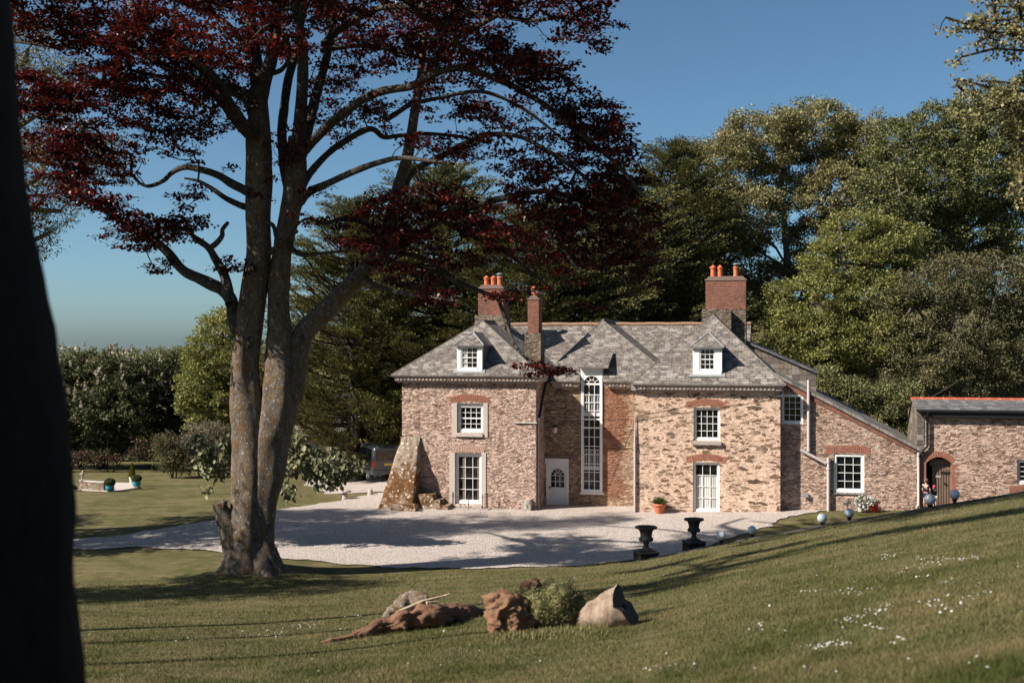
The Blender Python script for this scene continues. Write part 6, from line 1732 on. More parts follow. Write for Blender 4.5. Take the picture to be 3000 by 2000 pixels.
tb.build('trunk', M['bark_beech'], beech)
# limbs: (pixels, depth offset from, to, radius from, to in px)
LIMBS = [
 ([(740, 1010), (705, 975), (688, 930), (676, 880), (652, 850), (612, 829), (575, 812), (536, 791), (485, 733), (440, 700), (383, 663), (320, 625), (255, 587), (190, 545), (128, 510), (60, 470)], -.1, 3.3, 24, 5),
 ([(676, 890), (668, 850), (655, 800), (632, 760), (612, 727), (585, 705), (556, 680), (540, 640), (500, 632)], -.5, 1.9, 17, 3),
 ([(612, 727), (630, 716), (650, 692), (652, 672), (668, 652)], -.8, -1.3, 9, 5.5),
 ([(735, 566), (711, 555), (675, 535), (638, 513), (590, 497), (540, 490), (505, 505), (478, 530), (440, 545), (415, 540), (392, 520), (372, 508)], -.2, 3.0, 15, 2.5),
 ([(735, 610), (700, 600), (660, 580), (620, 552), (580, 530), (540, 522)], .2, -0.1, 12, 3),
 ([(745, 395), (715, 368), (690, 330), (660, 280), (640, 240), (600, 205), (560, 170)], -.2, -4.0, 20, 7),
 ([(735, 400), (705, 372), (676, 335), (640, 290), (600, 262), (540, 235), (470, 225), (380, 205)], .2, -0.6, 17, 4),
 ([(745, 330), (728, 290), (690, 268), (640, 245), (574, 185), (478, 121), (408, 64), (383, 0), (360, -70)], .1, 3.3, 23, 8),
 ([(640, 262), (575, 232), (510, 210), (430, 165), (350, 134), (290, 120), (236, 115), (191, 134), (110, 130), (20, 118), (-60, 108)], -.8, 4.2, 13, 4),
 ([(757, 300), (752, 220), (745, 140), (735, 60), (722, -40), (705, -160)], .1, 1.5, 24, 10),
 ([(760, 300), (778, 230), (795, 170), (806, 90), (812, 0), (815, -120)], 0, -1.2, 22, 12),
 ([(745, 180), (700, 110), (650, 60), (590, 25), (500, -5), (400, -40)], .5, 2.7, 12, 5),
 ([(856, 590), (836, 500), (826, 402), (831, 325), (845, 230), (868, 153), (883, 57), (895, 0), (902, -110)], .4, 1.8, 17, 10),
 ([(862, 480), (875, 400), (883, 306), (888, 191), (880, 100), (872, 20), (868, -100)], .3, -2.0, 22, 10),
 ([(875, 460), (898, 390), (915, 320), (929, 268), (956, 172), (971, 77), (975, 0), (985, -120)], .3, 3.0, 18, 10),
 ([(800, 215), (830, 200), (850, 160), (838, 120), (826, 95)], -.3, -1.0, 8, 4),
 ([(880, 590), (900, 566), (930, 550), (964, 536), (1040, 501), (1117, 474), (1174, 463), (1250, 470), (1330, 480)], .2, -5.2, 14, 4),
 ([(880, 560), (900, 520), (933, 478), (983, 432), (1059, 386), (1094, 379), (1124, 402), (1166, 398), (1250, 392), (1340, 400), (1440, 420)], .4, 1.3, 13, 4),
 ([(885, 450), (918, 413), (964, 367), (1021, 321), (1078, 283), (1136, 264), (1193, 256), (1231, 241), (1289, 210), (1365, 200), (1442, 228), (1520, 262), (1600, 310), (1680, 372), (1760, 440), (1830, 505), (1885, 575)], -.3, -8.2, 15, 4),
 ([(950, 130), (983, 96), (1040, 57), (1117, 23), (1212, 19), (1327, 34), (1430, 40), (1540, 60), (1650, 50)], 1.0, -4.7, 13, 4),
 ([(940, 150), (975, 142), (1059, 134), (1136, 145), (1212, 165), (1290, 190)], 1.2, 1.8, 9, 4),
 ([(1150, 620), (1180, 560), (1212, 500), (1290, 460), (1365, 420), (1423, 395), (1520, 400), (1600, 440), (1690, 500), (1760, 560)], 1.2, -4.2, 12, 4),
 ([(1128, 352), (1165, 330), (1205, 306), (1289, 287), (1404, 268), (1500, 300), (1580, 352), (1650, 410)], 1.8, 3.3, 9, 4),
 ([(1225, 270), (1250, 210), (1308, 134), (1365, 96), (1430, 60), (1500, 23), (1580, -10)], 1.9, -3.2, 12, 5),
 ([(1120, 740), (1145, 730), (1197, 707), (1289, 640), (1400, 600), (1500, 575), (1600, 560), (1700, 590), (1790, 640), (1850, 690)], 1.0, -3.7, 15, 4),
 ([(1130, 735), (1166, 741), (1250, 760), (1327, 818), (1404, 852), (1453, 872), (1470, 905), (1488, 960), (1512, 1015), (1555, 1060), (1600, 1090), (1640, 1098)], 1.2, -4.8, 9, 2.2),
 ([(1453, 872), (1500, 846), (1545, 850), (1600, 862)], -1.0, -4.7, 7, 3),
 ([(1112, 700), (1080, 660), (1010, 640), (950, 655), (905, 640), (880, 650)], 1.0, -2.5, 9, 3),
 ([(835, 700), (870, 740), (905, 745), (960, 740), (1020, 735)], .2, -1.5, 9, 3),
 ([(772, 650), (800, 660), (812, 700), (835, 690), (860, 668), (880, 650)], -.5, -1.3, 7, 3.5),
 ([(790, 740), (815, 720), (845, 690), (870, 678)], -.6, -1.6, 9, 5),
 ([(1060, 800), (1090, 830), (1140, 850), (1200, 862), (1260, 870), (1330, 880)], 1.0, -4.2, 8, 3),
 ([(1280, 640), (1380, 690), (1480, 740), (1560, 800), (1620, 850)], -.2, 0.8, 8, 3),
 ([(1600, 560), (1690, 640), (1760, 720), (1820, 800), (1850, 870)], -1.0, -0.2, 7, 3),
 ([(1480, 560), (1560, 640), (1640, 720), (1700, 800)], -.8, -5.2, 7, 3),
]
for i, (pl_, d0, d1, r0, r1) in enumerate(LIMBS):
    add_limb(lb, pl_, d0, d1, r0 * PXM, r1 * PXM, 10, 4, .16, 0, i * 3.1, None, 1.6)
# foliage masses: (px, py, rx, ry, depth offset, depth radius, weight)
BL = [(250,60,230,90,-2.0,3.0,1.19),(160,330,130,110,-2.0,2.5,1.43),(250,460,170,90,0.8,2.5,1.31),(330,300,150,100,-2.0,3.0,1.31),(480,180,180,140,-2.0,4.0,0.88),(600,90,200,120,-2.0,4.0,0.88),(560,330,150,75,-2.0,3.0,1.06),(645,230,110,100,-1.0,3.0,0.79),(470,400,140,55,-2.0,2.5,0.88),
 (90,330,60,120,-2.0,2.2,1.19),(170,560,120,60,-0.8,1.6,1.07),(110,640,60,60,-0.8,1.6,0.72),(300,600,100,50,-0.8,1.5,0.94),(400,680,100,60,-0.8,1.6,0.79),(485,690,90,55,-0.8,1.5,0.79),(560,655,70,45,-0.8,1.0,0.70),(690,770,45,45,-0.6,0.6,0.62),(610,480,80,40,0.8,1.5,0.70),(560,560,55,50,-0.8,1.0,0.62),(470,770,40,30,-0.8,0.8,0.35),
 (750,50,150,100,0.0,4.0,0.79),(735,240,50,70,-1.0,2.0,0.53),(900,70,140,90,0.0,4.0,0.79),(1000,60,140,70,1.0,4.0,0.79),(1060,170,120,50,1.7,3.3,0.62),(985,250,110,50,2.0,3.0,0.70),(1080,330,100,45,0.6,3.3,0.79),(1000,395,70,35,2.0,2.0,0.70),(930,330,60,50,-1.0,2.0,0.53),(1180,120,120,60,0.1,4.4,0.70),(1180,20,140,50,-0.9,4.4,0.79),(860,440,60,70,-1.0,2.0,0.62),(800,560,50,60,-0.6,1.5,0.35),
 (1320,60,150,70,-2.6,4.4,0.72),(1420,20,150,60,-3.1,3.3,0.72),(1560,40,140,55,-4.5,3.3,0.72),(1690,55,110,60,-4.5,2.2,0.65),(1760,110,60,35,-4.5,1.7,0.50),(1330,190,120,55,-2.7,3.3,0.86),(1450,200,130,75,-5.2,3.3,1.01),(1560,240,130,75,-6.5,2.8,1.01),(1660,310,115,65,-7.0,2.8,1.01),(1750,380,100,65,-7.5,2.2,0.94),(1820,460,80,70,-7.5,2.2,0.94),(1860,540,60,60,-7.5,2.2,0.79),
 (1300,310,120,50,-0.5,3.3,0.72),(1430,330,120,50,-0.1,3.3,0.72),(1560,380,100,60,-2.5,3.3,0.72),(1680,440,100,60,-3.5,3.3,0.79),(1780,560,100,70,-4.5,2.8,0.86),(1880,640,60,50,-5.5,2.2,0.65),(1290,430,120,45,-2.5,3.3,0.79),(1420,440,120,50,-3.1,3.3,0.79),(1530,500,110,50,-3.5,3.3,0.79),(1650,540,100,50,-3.5,3.3,0.79),(1750,640,100,60,-3.5,2.8,0.79),(1600,620,120,60,-3.5,2.8,0.86),(1840,720,90,60,-3.5,2.2,0.72),
 (1280,590,150,50,-1.4,3.3,0.79),(1160,640,130,45,-0.8,2.8,0.88),(1400,640,120,55,-2.0,2.8,0.79),(1500,700,110,60,-2.5,2.8,0.79),(1620,740,110,60,-2.5,2.8,0.72),(1740,770,100,60,-2.5,2.8,0.65),(1000,640,100,40,-1.5,1.5,0.88),(890,650,60,35,-1.5,1.2,0.79),(1060,730,130,45,-1.3,2.2,0.97),(1200,810,100,40,-1.0,2.2,0.79),(1180,715,110,45,-0.9,2.2,0.88),(1290,870,80,30,-2.5,1.7,0.90),(1455,870,75,20,-3.8,1.3,1.30),(1560,866,65,24,-4.5,1.3,1.20),(1570,1075,70,24,-5.0,0.8,.24),(1640,1085,40,18,-5.1,0.6,.2),(1690,960,60,45,-1.5,1.7,0.35),(1680,870,70,50,-1.5,2.2,0.60),(1780,880,70,50,-1.5,2.2,0.60),(1860,820,60,50,-1.5,2.2,0.60),(1330,745,110,40,-1.7,2.2,0.58),(930,560,50,25,-1.0,1.0,0.26),(1120,560,60,25,-1.6,1.1,0.35),
 # the side of the crown towards the camera
 (880,120,110,60,-8.0,2.0,0.60),(1020,60,130,60,-9.5,2.0,0.60),(1180,170,120,45,-9.0,2.0,0.60),(760,60,110,60,-9.0,2.0,0.60),(1320,100,100,45,-8.5,2.0,0.50),(1250,250,90,35,-8.0,1.5,0.50),(600,120,110,55,-8.0,2.0,0.50),
 # above the picture: the rest of the crown
 (500,-140,300,130,-2.5,4.0,0.72),(900,-180,320,150,-9.0,6.0,0.72),(1300,-160,300,130,-9.0,6.0,0.72),(100,-80,260,110,-2.0,4.0,0.68),(750,-420,420,170,-9.0,6.0,0.52),(1650,-90,200,90,-4.5,4.4,0.50)]
rngb = np.random.default_rng(77); tp, td = [], []
for (x, y, rx, ry, dd, dr, wgt) in BL:
    c, r = ell(x, y, rx, ry, BY + dd, dr); m = max(6, int(wgt * rx * ry * math.pi / 470 * (1 + .12 * dr)))
    d = unit(m, rngb) * (rngb.uniform(0, 1, m) ** .38)[:, None]
    # gather into horizontal tiers
    z = d[:, 2]; tier = np.round(z * 2.6) / 2.6; d[:, 2] = tier + (z - tier) * .38
    q = c + d * r - np.array(bb); tp.append(q); h = q - np.array(T(780, 700, 0)); h[:, 2] *= .25; td.append(h / np.linalg.norm(h, axis=1, keepdims=True))
tp = np.concatenate(tp); td = np.concatenate(td)
from mathutils import noise as MN
keepn = np.array([MN.noise(Vector(p) * .42 + Vector((3.1, 0, 7))) + .5 * MN.noise(Vector(p) * 1.1 + Vector((0, 9, 2))) > -.16 for p in tp]); tp, td = tp[keepn], td[keepn]
pos, par, n0 = grow(SK, PAR, tp, .12)
V, F = twig_mesh(pos, par, n0, .0075, 2.25, .075, rngb, .14, 5)
lb.build('limbs', M['bark_limb_shade'], beech)
mesh_np('twigs', V, F, M['bark_limb_shade'], beech, True)
V = sprays(tp, td, 36, .40, .32, .132, rngb, .66, 1.2, .75, .5)
mesh_np('crown', V, quads(len(V) // 4), M['leaf_beech'], beech)
print('beech leaves', len(V) // 4, 'nodes', len(tp))

# ---- dark leaning trunk close to the camera -------------------------------------------------
FY = 4.6
fb = pix(-150, 1000, FY); fb.z = gz(fb.x, FY) - .1
fg = empty('dark_tree', fb); tag(fg, 'dark leaning tree trunk close by at the very edge of the lawn', 'tree')
e_px = [(0, 12), (300, 36), (600, 68), (850, 104), (1150, 162), (1400, 190), (1700, 214), (2000, 232), (2400, 262)]
pts = []; rr = []
for (yy, xr) in e_px[::-1]:
    w = 300 + .055 * yy; pts.append(pix(xr - w, yy, FY + .1) - fb); rr.append(w * FY / FPX)
pts.append(pix(-320, -500, FY + .3) - fb); rr.append(.34); pts.append(pix(-420, -1600, FY - .6) - fb); rr.append(.30); pts.append(pix(-600, -2800, FY - 1.4) - fb); rr.append(.25)
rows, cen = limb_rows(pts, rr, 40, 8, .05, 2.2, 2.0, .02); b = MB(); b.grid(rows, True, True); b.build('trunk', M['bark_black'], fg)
rngf = np.random.default_rng(9)
bl = [(np.array([-6.4, 2.6, 11.2]), np.array([2.6, 2.4, 2.2])), (np.array([-5.2, 3.6, 9.2]), np.array([1.5, 1.6, 1.5])), (np.array([-4.6, 1.6, 13.4]), np.array([2.4, 2.6, 1.8])), (np.array([-8.5, 1.2, 12.4]), np.array([2.4, 2.4, 2.4])), (np.array([-5.0, 1.5, 8.6]), np.array([1.3, 1.2, 1.2]))]
q, dq = blob_points(bl, 520, rngf, .2); sk = [np.array(c) + np.array(fb) for c, r in cen[::6]]; pr = [-1] + list(range(len(sk) - 1))
pos, par, n0 = grow(sk, pr, q); V, F = twig_mesh(pos, par, n0, .012, 2.2, .12, rngf); mesh_np('branches', V - np.array(fb), F, M['bark_dark'], fg, True)
V = sprays(q, dq, 46, .55, .7, .15, rngf); mesh_np('crown', V - np.array(fb), quads(len(V) // 4), M['leaf_dark'], fg)

# ---- small tree with big drooping leaves half hidden by the beech trunk -----------------------
SY = 44.5
sb = bank_point(775, SY); rs = np.random.default_rng(31)
sm = empty('broad_leaved_sapling', sb); tag(sm, 'small spreading tree with large drooping pale green leaves behind the beech trunk', 'tree')
bl = [ell(640, 1345, 70, 45, SY, .9), ell(585, 1320, 40, 35, SY - .2, .6), ell(680, 1305, 45, 35, SY, .8), ell(880, 1345, 80, 50, SY, 1.0), ell(950, 1365, 80, 45, SY - .1, .8), ell(1020, 1375, 45, 32, SY - .2, .6), ell(860, 1300, 35, 25, SY, .6), ell(770, 1330, 80, 50, SY + .3, .9), ell(960, 1405, 55, 25, SY - .2, .5), ell(625, 1400, 28, 14, SY - .2, .2), ell(848, 1440, 26, 34, SY - .4, .3), ell(605, 1440, 14, 8, SY - .3, .12), ell(640, 1378, 50, 16, SY - .3, .3)]
q, dq = blob_points(bl, 300, rs, .35, .15)
sk = [np.array(sb), np.array(pix(778, 1480, SY)), np.array(pix(775, 1420, SY)), np.array(pix(772, 1370, SY)), np.array(pix(700, 1400, SY - .2)), np.array(pix(640, 1375, SY - .3)), np.array(pix(850, 1395, SY)), np.array(pix(910, 1375, SY)), np.array(pix(985, 1370, SY - .2))]
pr = [-1, 0, 1, 2, 3, 4, 3, 6, 7]
pos, par, n0 = grow(sk, pr, q); V, F = twig_mesh(pos, par, n0, .008, 2.3, .05, rs)
V2, F2 = edge_tubes(np.array([sk[pr[i]] for i in range(1, 9)]), np.array(sk[1:]), np.full(8, .05), np.full(8, .04), 7)
mesh_np('trunk', np.concatenate([V, V2]) - np.array(sb), np.concatenate([F, F2 + len(V)]), M['bark_twig'], sm, True)
k = 7; P2 = np.repeat(q, k, 0); n = len(P2); o = unit(n, rs) * .21
dr = np.stack([o[:, 0] * 2 + rs.normal(0, .4, n), o[:, 1] * 2 + rs.normal(0, .4, n), -rs.uniform(.15, 1.1, n)], -1)
s = rs.uniform(.13, .26, n)
cen_ = P2 + o; drn = dr / np.linalg.norm(dr, axis=1, keepdims=True); nor = unit(n, rs) * .5 + np.array([-.3, -.5, .9])
sdv = np.cross(drn, nor); sdv /= np.linalg.norm(sdv, axis=1, keepdims=True); upv = np.cross(sdv, drn); V = []
for t, w_, h_ in ((-.5, .03, 0), (-.22, .30, .05), (.15, .33, .06), (.5, .02, -.02)):      # curved broad leaf, folded along the midrib
    V.append(np.stack([cen_ + drn * (s * t)[:, None] + sdv * (s * w_)[:, None] + upv * (s * (h_ + .10))[:, None], cen_ + drn * (s * t)[:, None] + upv * (s * h_ * .2)[:, None], cen_ + drn * (s * t)[:, None] - sdv * (s * w_)[:, None] + upv * (s * (h_ + .10))[:, None]], 1))
V = np.stack(V, 1).reshape(-1, 3)           # n x 4 x 3 verts
f = np.array([[r_ * 3 + c_, r_ * 3 + c_ + 1, r_ * 3 + c_ + 4, r_ * 3 + c_ + 3] for r_ in range(3) for c_ in range(2)])
F = (f[None] + (np.arange(n) * 12)[:, None, None]).reshape(-1, 4)
mesh_np('crown', V - np.array(sb), F, M['leaf_big'], sm, True)

# ---- cypresses behind the house ---------------------------------------------------------------
def tree_base(px, y): x = (px - 1500) / FPX * y; return (x, y, gz(x, y) - .2)
def H_at(py, y, base): return EYE - (py - 1000) / FPX * y - base[2]
for (px, top, y, R, sd_, nl, lab) in ((1040, 600, 73, 6.2, 1, 210, 'broad dark cypress standing closest to the beech trunk'), (1290, 500, 76, 7.6, 2, 250, 'tall dark cypress rising between the beech limbs left of the chimneys'),
                                 (1560, 620, 72, 6.8, 3, 210, 'dark cypress directly behind the slim chimney'), (1800, 560, 77, 6.8, 4, 215, 'dark cypress behind the middle of the house roof'), (1965, 430, 82, 5.8, 5, 190, 'dark cypress with a ragged spire beside the pale oak')):
    bs = tree_base(px, y); conifer(lab, bs, H_at(top, y, bs), R, sd_, nl)

# ---- the wood on the right ---------------------------------------------------------------------
def blobs(y, lst): return [ell(a, b_, c, d, y + e, f) for (a, b_, c, d, e, f) in lst]
Y = 90; bs = tree_base(2320, Y)
broadleaf('oak_tree', 'large round headed oak with sky showing through its thin pale crown behind the chimney', bs, blobs(Y, [(2110, 520, 120, 110, 0, 3), (2060, 640, 110, 110, -1, 3), (2220, 420, 130, 90, 0, 3.5), (2380, 390, 130, 85, 0, 3.5), (2500, 430, 110, 90, 0, 3), (2570, 540, 80, 100, 0, 3), (2440, 560, 110, 80, -2, 3), (2180, 640, 110, 100, -2, 3), (2130, 790, 110, 100, -1, 3), (2300, 560, 90, 60, 1, 2), (2400, 720, 100, 90, 1, 3), (2290, 850, 100, 80, 0, 3), (2020, 760, 60, 80, 0, 2)]),
          2000, 80, 0.72, 0.195, M['leaf_oak'], M['bark_grey'], 0.375, 101, flat=.55, group='broadleaved trees in the wood behind the house', shell=.6, rtip=.014)
Y = 76; bs = tree_base(2480, Y)
broadleaf('ash_tree', 'bright green bushy tree directly above the lean-to roof', bs, blobs(Y, [(2480, 780, 120, 90, 0, 2.5), (2380, 900, 120, 90, -1, 2.5), (2560, 880, 110, 80, -1, 2.5), (2320, 1010, 80, 80, -1, 2), (2430, 1010, 110, 90, -2, 2.5), (2560, 1010, 110, 90, -2, 2.5), (2600, 730, 110, 80, 1, 2.5), (2360, 1100, 80, 70, -1, 2), (2500, 680, 80, 60, 1, 2)]),
          1300, 76, 0.6, 0.156, M['leaf_lime'], M['bark_grey'], 0.255, 102, flat=.55, group='broadleaved trees in the wood behind the house', shell=.7)
Y = 84; bs = tree_base(2800, Y)
broadleaf('sycamore_tree', 'dense dark green tree at the top of the wood under the overhanging branch', bs, blobs(Y, [(2640, 440, 100, 80, 0, 3), (2760, 400, 120, 90, 0, 3.5), (2900, 360, 120, 90, 0, 3.5), (3040, 330, 120, 110, 0, 3), (2620, 570, 110, 90, -2, 3), (2760, 540, 120, 90, -2, 3), (2900, 520, 120, 100, -2, 3), (3040, 520, 120, 110, -2, 3), (2680, 680, 110, 90, -1, 3), (2830, 680, 120, 90, -1, 3), (2980, 690, 120, 100, -1, 3)]),
          1700, 76, 0.68, 0.179, M['leaf_dark'], M['bark_grey'], 0.375, 103, flat=.55, group='broadleaved trees in the wood behind the house', shell=.72)
Y = 73; bs = tree_base(2840, Y)
broadleaf('thorn_tree', 'dull olive tangle of thin branches filling the slope above the cottage roof', bs, blobs(Y, [(2680, 900, 110, 100, 0, 2.5), (2800, 830, 110, 90, 0, 2.5), (2930, 850, 110, 100, 0, 2.5), (3050, 880, 100, 120, 0, 2.5), (2700, 1050, 110, 100, -1, 2.5), (2840, 1000, 110, 100, -1, 2.5), (2970, 1040, 110, 100, -1, 2.5), (2620, 1160, 80, 70, -1, 2), (2860, 1130, 110, 60, -1, 2), (3080, 1080, 80, 100, -1, 2)]),
          1400, 64, 0.62, 0.133, M['leaf_olive'], M['bark_twig'], 0.165, 104, flat=.55, group='broadleaved trees in the wood behind the house', shell=.6, stems=3, rtip=.016)
Y = 66; bs = tree_base(2530, Y)
broadleaf('holly_bush', 'dark glossy bush in the gap between the lean-to roof and the cottage', bs, blobs(Y, [(2470, 1180, 80, 70, 0, 1.8), (2570, 1230, 80, 80, 0, 1.8), (2640, 1280, 60, 70, 0, 1.5), (2400, 1130, 60, 50, 1, 1.5), (2640, 1180, 60, 60, 0, 1.6)]), 420, 65, 0.5, 0.136, M['leaf_dark'], M['bark_dark'], 0.12, 105, flat=.55, cat='bush', shell=.7, stems=3)
Y = 97; bs = tree_base(2760, Y)
broadleaf('background_tree', 'tall shadowy tree filling the back of the wood above the cottage', bs, blobs(Y, [(2620, 520, 130, 110, 0, 3), (2780, 470, 130, 110, 0, 3), (2930, 440, 130, 110, 0, 3), (3080, 430, 120, 130, 0, 3), (2560, 680, 130, 110, 0, 3), (2700, 680, 130, 110, 0, 3), (2850, 660, 130, 110, 0, 3), (3000, 660, 130, 120, 0, 3), (2620, 830, 130, 110, 0, 3), (2780, 830, 130, 110, 0, 3), (2930, 820, 130, 110, 0, 3), (3060, 830, 110, 110, 0, 3)]), 1100, 44, .9, .24, M['leaf_dark'], M['bark_dark'], .4, 109, group='broadleaved trees in the wood behind the house', shell=.5)
Y = 104; bs = tree_base(2230, Y)
broadleaf('background_tree', 'shadowy tree low down behind the big chimney stack', bs, blobs(Y, [(2080, 940, 120, 100, 0, 3), (2230, 960, 120, 100, 0, 3), (2200, 1050, 130, 80, 0, 3), (2330, 1080, 100, 80, 0, 3), (1960, 960, 110, 110, 0, 3), (2680, 1120, 150, 140, -6, 3), (2900, 1130, 150, 130, -6, 3)]), 800, 40, 1.1, 0.3, M['leaf_dark'], M['bark_dark'], .4, 106, group='broadleaved trees in the wood behind the house', shell=.6)
Y = 92; bs = tree_base(1480, Y)
broadleaf('background_tree', 'shadowy broadleaved tree filling the gaps between the cypresses', bs, blobs(Y, [(1180, 1040, 180, 150, 0, 3), (1430, 930, 160, 130, 0, 3), (1620, 900, 150, 130, 0, 3), (1830, 880, 140, 130, 0, 3), (1000, 1120, 150, 120, 0, 3), (1480, 1060, 200, 110, 0, 3)]), 800, 40, 1.2, 0.3, M['leaf_dark'], M['bark_dark'], .4, 107, shell=.55)
Y = 70; bs = tree_base(1150, Y)
broadleaf('laurel_bush', 'fresh green bush behind the dark van at the house corner', bs, blobs(Y, [(1120, 1240, 50, 45, 0, 1.2), (1160, 1290, 50, 40, 0, 1.2), (1085, 1190, 40, 45, .5, 1.2), (1150, 1190, 50, 40, .5, 1.2)]), 170, 34, .45, .13, M['leaf_lime'], M['bark_dark'], .12, 108, cat='bush', shell=.6, stems=2)
# pale tree overhanging from the right, nearer the camera
Y = 27; bx = 15.6; bs = (bx, Y, gz(bx, Y) - .2)
broadleaf('young_oak', 'pale yellow green oak branches reaching in at the top right corner', bs, blobs(Y, [(2850, 90, 55, 45, 0, .8), (2930, 60, 60, 60, 0, .9), (2780, 82, 28, 24, -.2, .4), (2820, 175, 26, 26, 0, .4), (2960, 130, 60, 50, 0, .9), (3060, 60, 110, 110, 0, 1.6), (2880, 265, 55, 38, 0, .7), (2810, 255, 20, 14, 0, .3), (2850, 320, 50, 32, 0, .6), (2950, 300, 70, 50, 0, .9), (3060, 300, 110, 110, .2, 1.4), (2990, 380, 40, 50, 0, .6), (2985, 560, 40, 60, 0, .5), (3080, 520, 100, 130, .3, 1.2), (3000, -60, 150, 90, 0, 1.6), (3200, 200, 150, 250, 0, 2)]),
          620, 20, .22, .085, M['leaf_pale'], M['bark_dark'], .11, 110, shell=.55, rtip=.011, ratio=.8, up=.6)

# ---- left: chestnuts, lime, shrubs ---------------------------------------------------------------
def candles(root, pts, dirs, rng, B0):
    sel = np.where((dirs[:, 2] > -.35) & (dirs[:, 1] < .5))[0]; sel = rng.choice(sel, min(170, len(sel)), False)
    c = np.repeat(pts[sel] + dirs[sel] * .55 + np.array([0, 0, .25]), 12, 0); n = len(c); t = np.tile(np.arange(12) / 12, len(sel))
    c = c + np.stack([rng.normal(0, .07, n) * (1.1 - t), rng.normal(0, .07, n) * (1.1 - t), t * .34], -1)
    V = leaf_verts(c, unit(n, rng), unit(n, rng), .17, .15); mesh_np('blossom', V - B0, quads(n), M['blossom'], root)
Y = 88; bs = tree_base(300, Y)
broadleaf('horse_chestnut', 'broad horse chestnut covered in cream candles beyond the far lawn', bs, blobs(Y, [(190, 1130, 90, 75, 0, 3), (290, 1110, 110, 75, 0, 3), (390, 1120, 90, 75, 0, 3), (230, 1220, 110, 75, -2, 2.5), (340, 1200, 110, 80, -2.5, 2.5), (200, 1300, 100, 60, -1, 2), (320, 1290, 80, 50, -1, 2), (120, 1180, 80, 100, 0, 3)]), 950, 59, 0.58, 0.196, M['leaf_chestnut'], M['bark_dark'], 0.375, 120, flat=.55, group='trees beyond the far lawn', shell=.7, extra=candles)
Y = 92; bs = tree_base(500, Y)
broadleaf('horse_chestnut', 'darker chestnut without blossom between the flowering one and the bright lime', bs, blobs(Y, [(480, 1120, 80, 70, 0, 3), (540, 1100, 80, 70, 0, 3), (500, 1200, 90, 80, -2, 2.5), (420, 1260, 70, 70, -1, 2.5), (560, 1240, 70, 90, 0, 2.5)]), 650, 59, 0.58, 0.196, M['leaf_chestnut'], M['bark_dark'], 0.338, 121, flat=.55, group='trees beyond the far lawn', shell=.7)
Y = 84; bs = tree_base(650, Y)
broadleaf('lime_tree', 'bright green lime tree rising left of the beech trunk', bs, blobs(Y, [(660, 970, 70, 60, 0, 2.5), (610, 1040, 70, 60, 0, 2.5), (700, 1060, 80, 80, 0, 2.5), (590, 1130, 60, 70, -1, 2.5), (660, 1170, 70, 70, -1, 2.5), (620, 1240, 70, 50, -1, 2), (740, 1180, 60, 90, 0, 2), (560, 1180, 40, 40, -1, 1.5)]), 850, 59, 0.55, 0.170, M['leaf_lime'], M['bark_grey'], 0.3, 122, flat=.55, group='trees beyond the far lawn', shell=.65)
Y = 78; bs = tree_base(600, Y)
broadleaf('tan_shrub', 'soft tan flowering shrub behind the small big leaved tree', bs, blobs(Y, [(600, 1275, 55, 40, 0, 1.4), (550, 1310, 50, 40, -.5, 1.3), (650, 1290, 50, 40, 0, 1.3)]), 240, 40, .42, .10, M['leaf_lilac'], M['bark_twig'], .08, 123, cat='bush', shell=.4, stems=4)
Y = 77; bs = tree_base(510, Y)
broadleaf('rounded_shrub', 'rounded grey green shrub at the edge of the far lawn', bs, blobs(Y, [(500, 1340, 45, 40, 0, 1.2), (545, 1355, 40, 30, -.3, 1.0), (480, 1300, 30, 30, 0, .9)]), 200, 38, .40, .11, M['leaf_olive'], M['bark_dark'], .08, 124, cat='bush', shell=.5, stems=3)
Y = 83; bs = tree_base(315, Y)
broadleaf('rhododendron_bush', 'shaded rhododendron with dull red flowers under the blossoming chestnut', bs, blobs(Y, [(310, 1340, 35, 22, 0, 1), (245, 1345, 35, 18, 0, 1), (410, 1320, 28, 28, 0, .9), (180, 1350, 40, 25, 0, 1)]), 120, 36, .42, .12, M['leaf_red'], M['bark_dark'], .07, 125, cat='bush', shell=.5, stems=3)
Y = 99; bs = tree_base(150, Y)
broadleaf('hedgerow_tree', 'shadowy hedgerow tree behind the chestnuts', bs, blobs(Y, [(150, 1280, 130, 90, 0, 2), (320, 1300, 130, 80, 0, 2), (480, 1300, 120, 80, 0, 2), (640, 1290, 110, 90, 0, 2), (800, 1230, 120, 130, 0, 2), (900, 1280, 110, 70, 0, 2)]), 600, 40, 1.0, 0.28, M['leaf_dark'], M['bark_dark'], .3, 126, shell=.4)
# pale airy tree behind the beech at the upper left
Y = 44; bx = (-230 - 1500) / FPX * Y; bs = (bx, Y, gz(bx, Y) - .2)
broadleaf('ash_tree', 'airy pale green ash seen through the beech leaves at the upper left', bs, blobs(Y, [(90, 150, 90, 80, 0, 1.6), (40, 60, 70, 60, 0, 1.6), (210, 230, 80, 60, 0, 1.5), (120, 350, 110, 80, 0, 1.8), (270, 430, 100, 60, 0, 1.6), (150, 480, 110, 80, 0, 1.8), (330, 490, 50, 40, 0, 1), (170, 620, 80, 60, 0, 1.4), (120, 700, 70, 50, 0, 1.2), (-100, 400, 160, 250, 0, 3)]), 760, 30, .42, .12, M['leaf_oak'], M['bark_grey'], .35, 127, shell=.4, rtip=.009, ratio=.4)
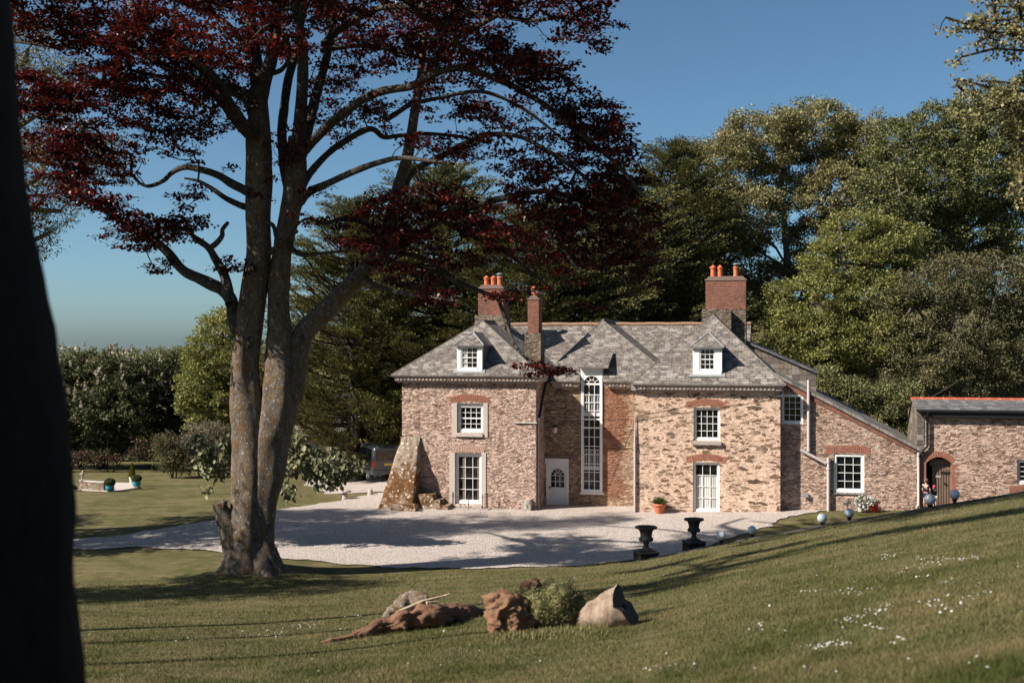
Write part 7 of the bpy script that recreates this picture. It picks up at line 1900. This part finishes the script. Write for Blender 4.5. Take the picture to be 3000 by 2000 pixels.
# trees standing outside the picture to the left, whose shade falls on the lawn and the drive
for (x, y, z, r, sd_, lab) in ((-19.8, 30.6, 9.6, (4.8, 4.4, 3.0), 140, 'leafy tree left of the beech'), (-25.0, 42.5, 8.5, (4.2, 3.0, 3.0), 141, 'leafy tree by the drive entrance'), (-22.5, 47.0, 10.5, (3.6, 3.2, 3.4), 143, 'leafy tree behind the drive entrance'), (-20.8, 43.0, 12.6, (4.0, 2.6, 1.3), 144, 'spreading tree close behind the dark trunk'), (-33, 46, 8.5, (5, 3, 4), 142, 'leafy tree further along the drive')):
    bs = (x, y, gz(x, y) - .2)
    broadleaf('field_maple', lab + ' outside the left edge of the lawn', bs, [(np.array([x, y, z]), np.array(r)), (np.array([x - 1.5, y + .8, z + 2.2]), np.array(r) * .7), (np.array([x + 1.2, y - .6, z - 1.5]), np.array(r) * .6)], 420, 34, .6, .2, M['leaf_dark'], M['bark_grey'], .3, sd_, shell=.35)
bs = (-16.5, 19.5, gz(-16.5, 19.5) - .2)
broadleaf('wide_crowned_beech', 'wide crowned beech standing outside the left edge, its high boughs shading the right slope', bs, [(np.array(c), np.array(r)) for c, r in (((-9.7, 24.6, 15.9), (2.0, .8, .45)), ((-7.4, 22.2, 16.1), (1.9, .7, .4)), ((-4.6, 21.0, 16.0), (2.0, .8, .45)), ((-3.2, 20.0, 16.4), (1.5, .6, .35)), ((-12.0, 18.6, 15.6), (1.3, .5, .35)), ((-6.0, 20.6, 17.6), (1.8, .5, .4)), ((-9.2, 21.4, 15.2), (1.6, .35, .3)), ((-14.0, 20.0, 17), (2.4, 1.6, 1.2)), ((-13.5, 27.5, 16.6), (1.8, .9, .45)), ((-11.0, 23.2, 15.3), (1.5, .4, .3)))], 520, 34, .42, .13, M['leaf_beech'], M['bark_grey'], .3, 160, shell=.2)  # unseen tree, its thin boughs laid out to cast the slope's shadow bands
for (qx, qy, back, sd_, lab) in ((205, 1886, 4.5, 150, 'bare slender pine pole at the left of the lawn'), (185, 1950, 4.0, 151, 'second bare slender pine pole nearer the camera')):
    g_ = hit(qx, qy)[0]; x, y = g_[0] - math.cos(SUN_AZ) * back, g_[1] - math.sin(SUN_AZ) * back; bs = (x, y, gz(x, y) - .2)
    broadleaf('slender_pine', lab, bs, [(np.array([x, y, bs[2] + 9.5]), np.array([.5, .5, 1.2]))], 40, 16, .4, .14, M['leaf_cypress'], M['bark_dark'], .22, sd_, shell=.4)
# far hill and wood
hl = MB(); rng_h = np.random.default_rng(1); rows = []
for i, yv in enumerate(np.linspace(330, 760, 9)):
    rows.append([(xv, yv, -16 + 16.5 * math.sin(min(1, i / 7) * 1.57) + 1.6 * math.sin(xv * .008 + .5)) for xv in np.linspace(-420, 120, 40)])
hl.grid(rows, True); o = hl.build('hills', M['field']) if 'field' in M else hl.build('hills', M['lawn']); o['kind'] = 'structure'
qx = np.concatenate([np.linspace(-235, -150, 60), np.linspace(-300, -240, 12)]); n = len(qx)
cc = np.stack([qx + rng_h.normal(0, 2, n), 640 + rng_h.normal(0, 12, n), np.full(n, 0.0)], -1)
cc[:, 2] = 1.0 + 1.6 * np.sin(cc[:, 0] * .008 + .5) + rng_h.uniform(-1.5, 2.2, n)
V = sprays(cc, np.tile([0, 0, 1.0], (n, 1)), 90, 4.2, .8, 1.3, rng_h); o = mesh_np('far_wood', V, quads(len(V) // 4), M['leaf_dark']); o['kind'] = 'stuff'; o['label'] = 'strip of woodland along the far hilltop'
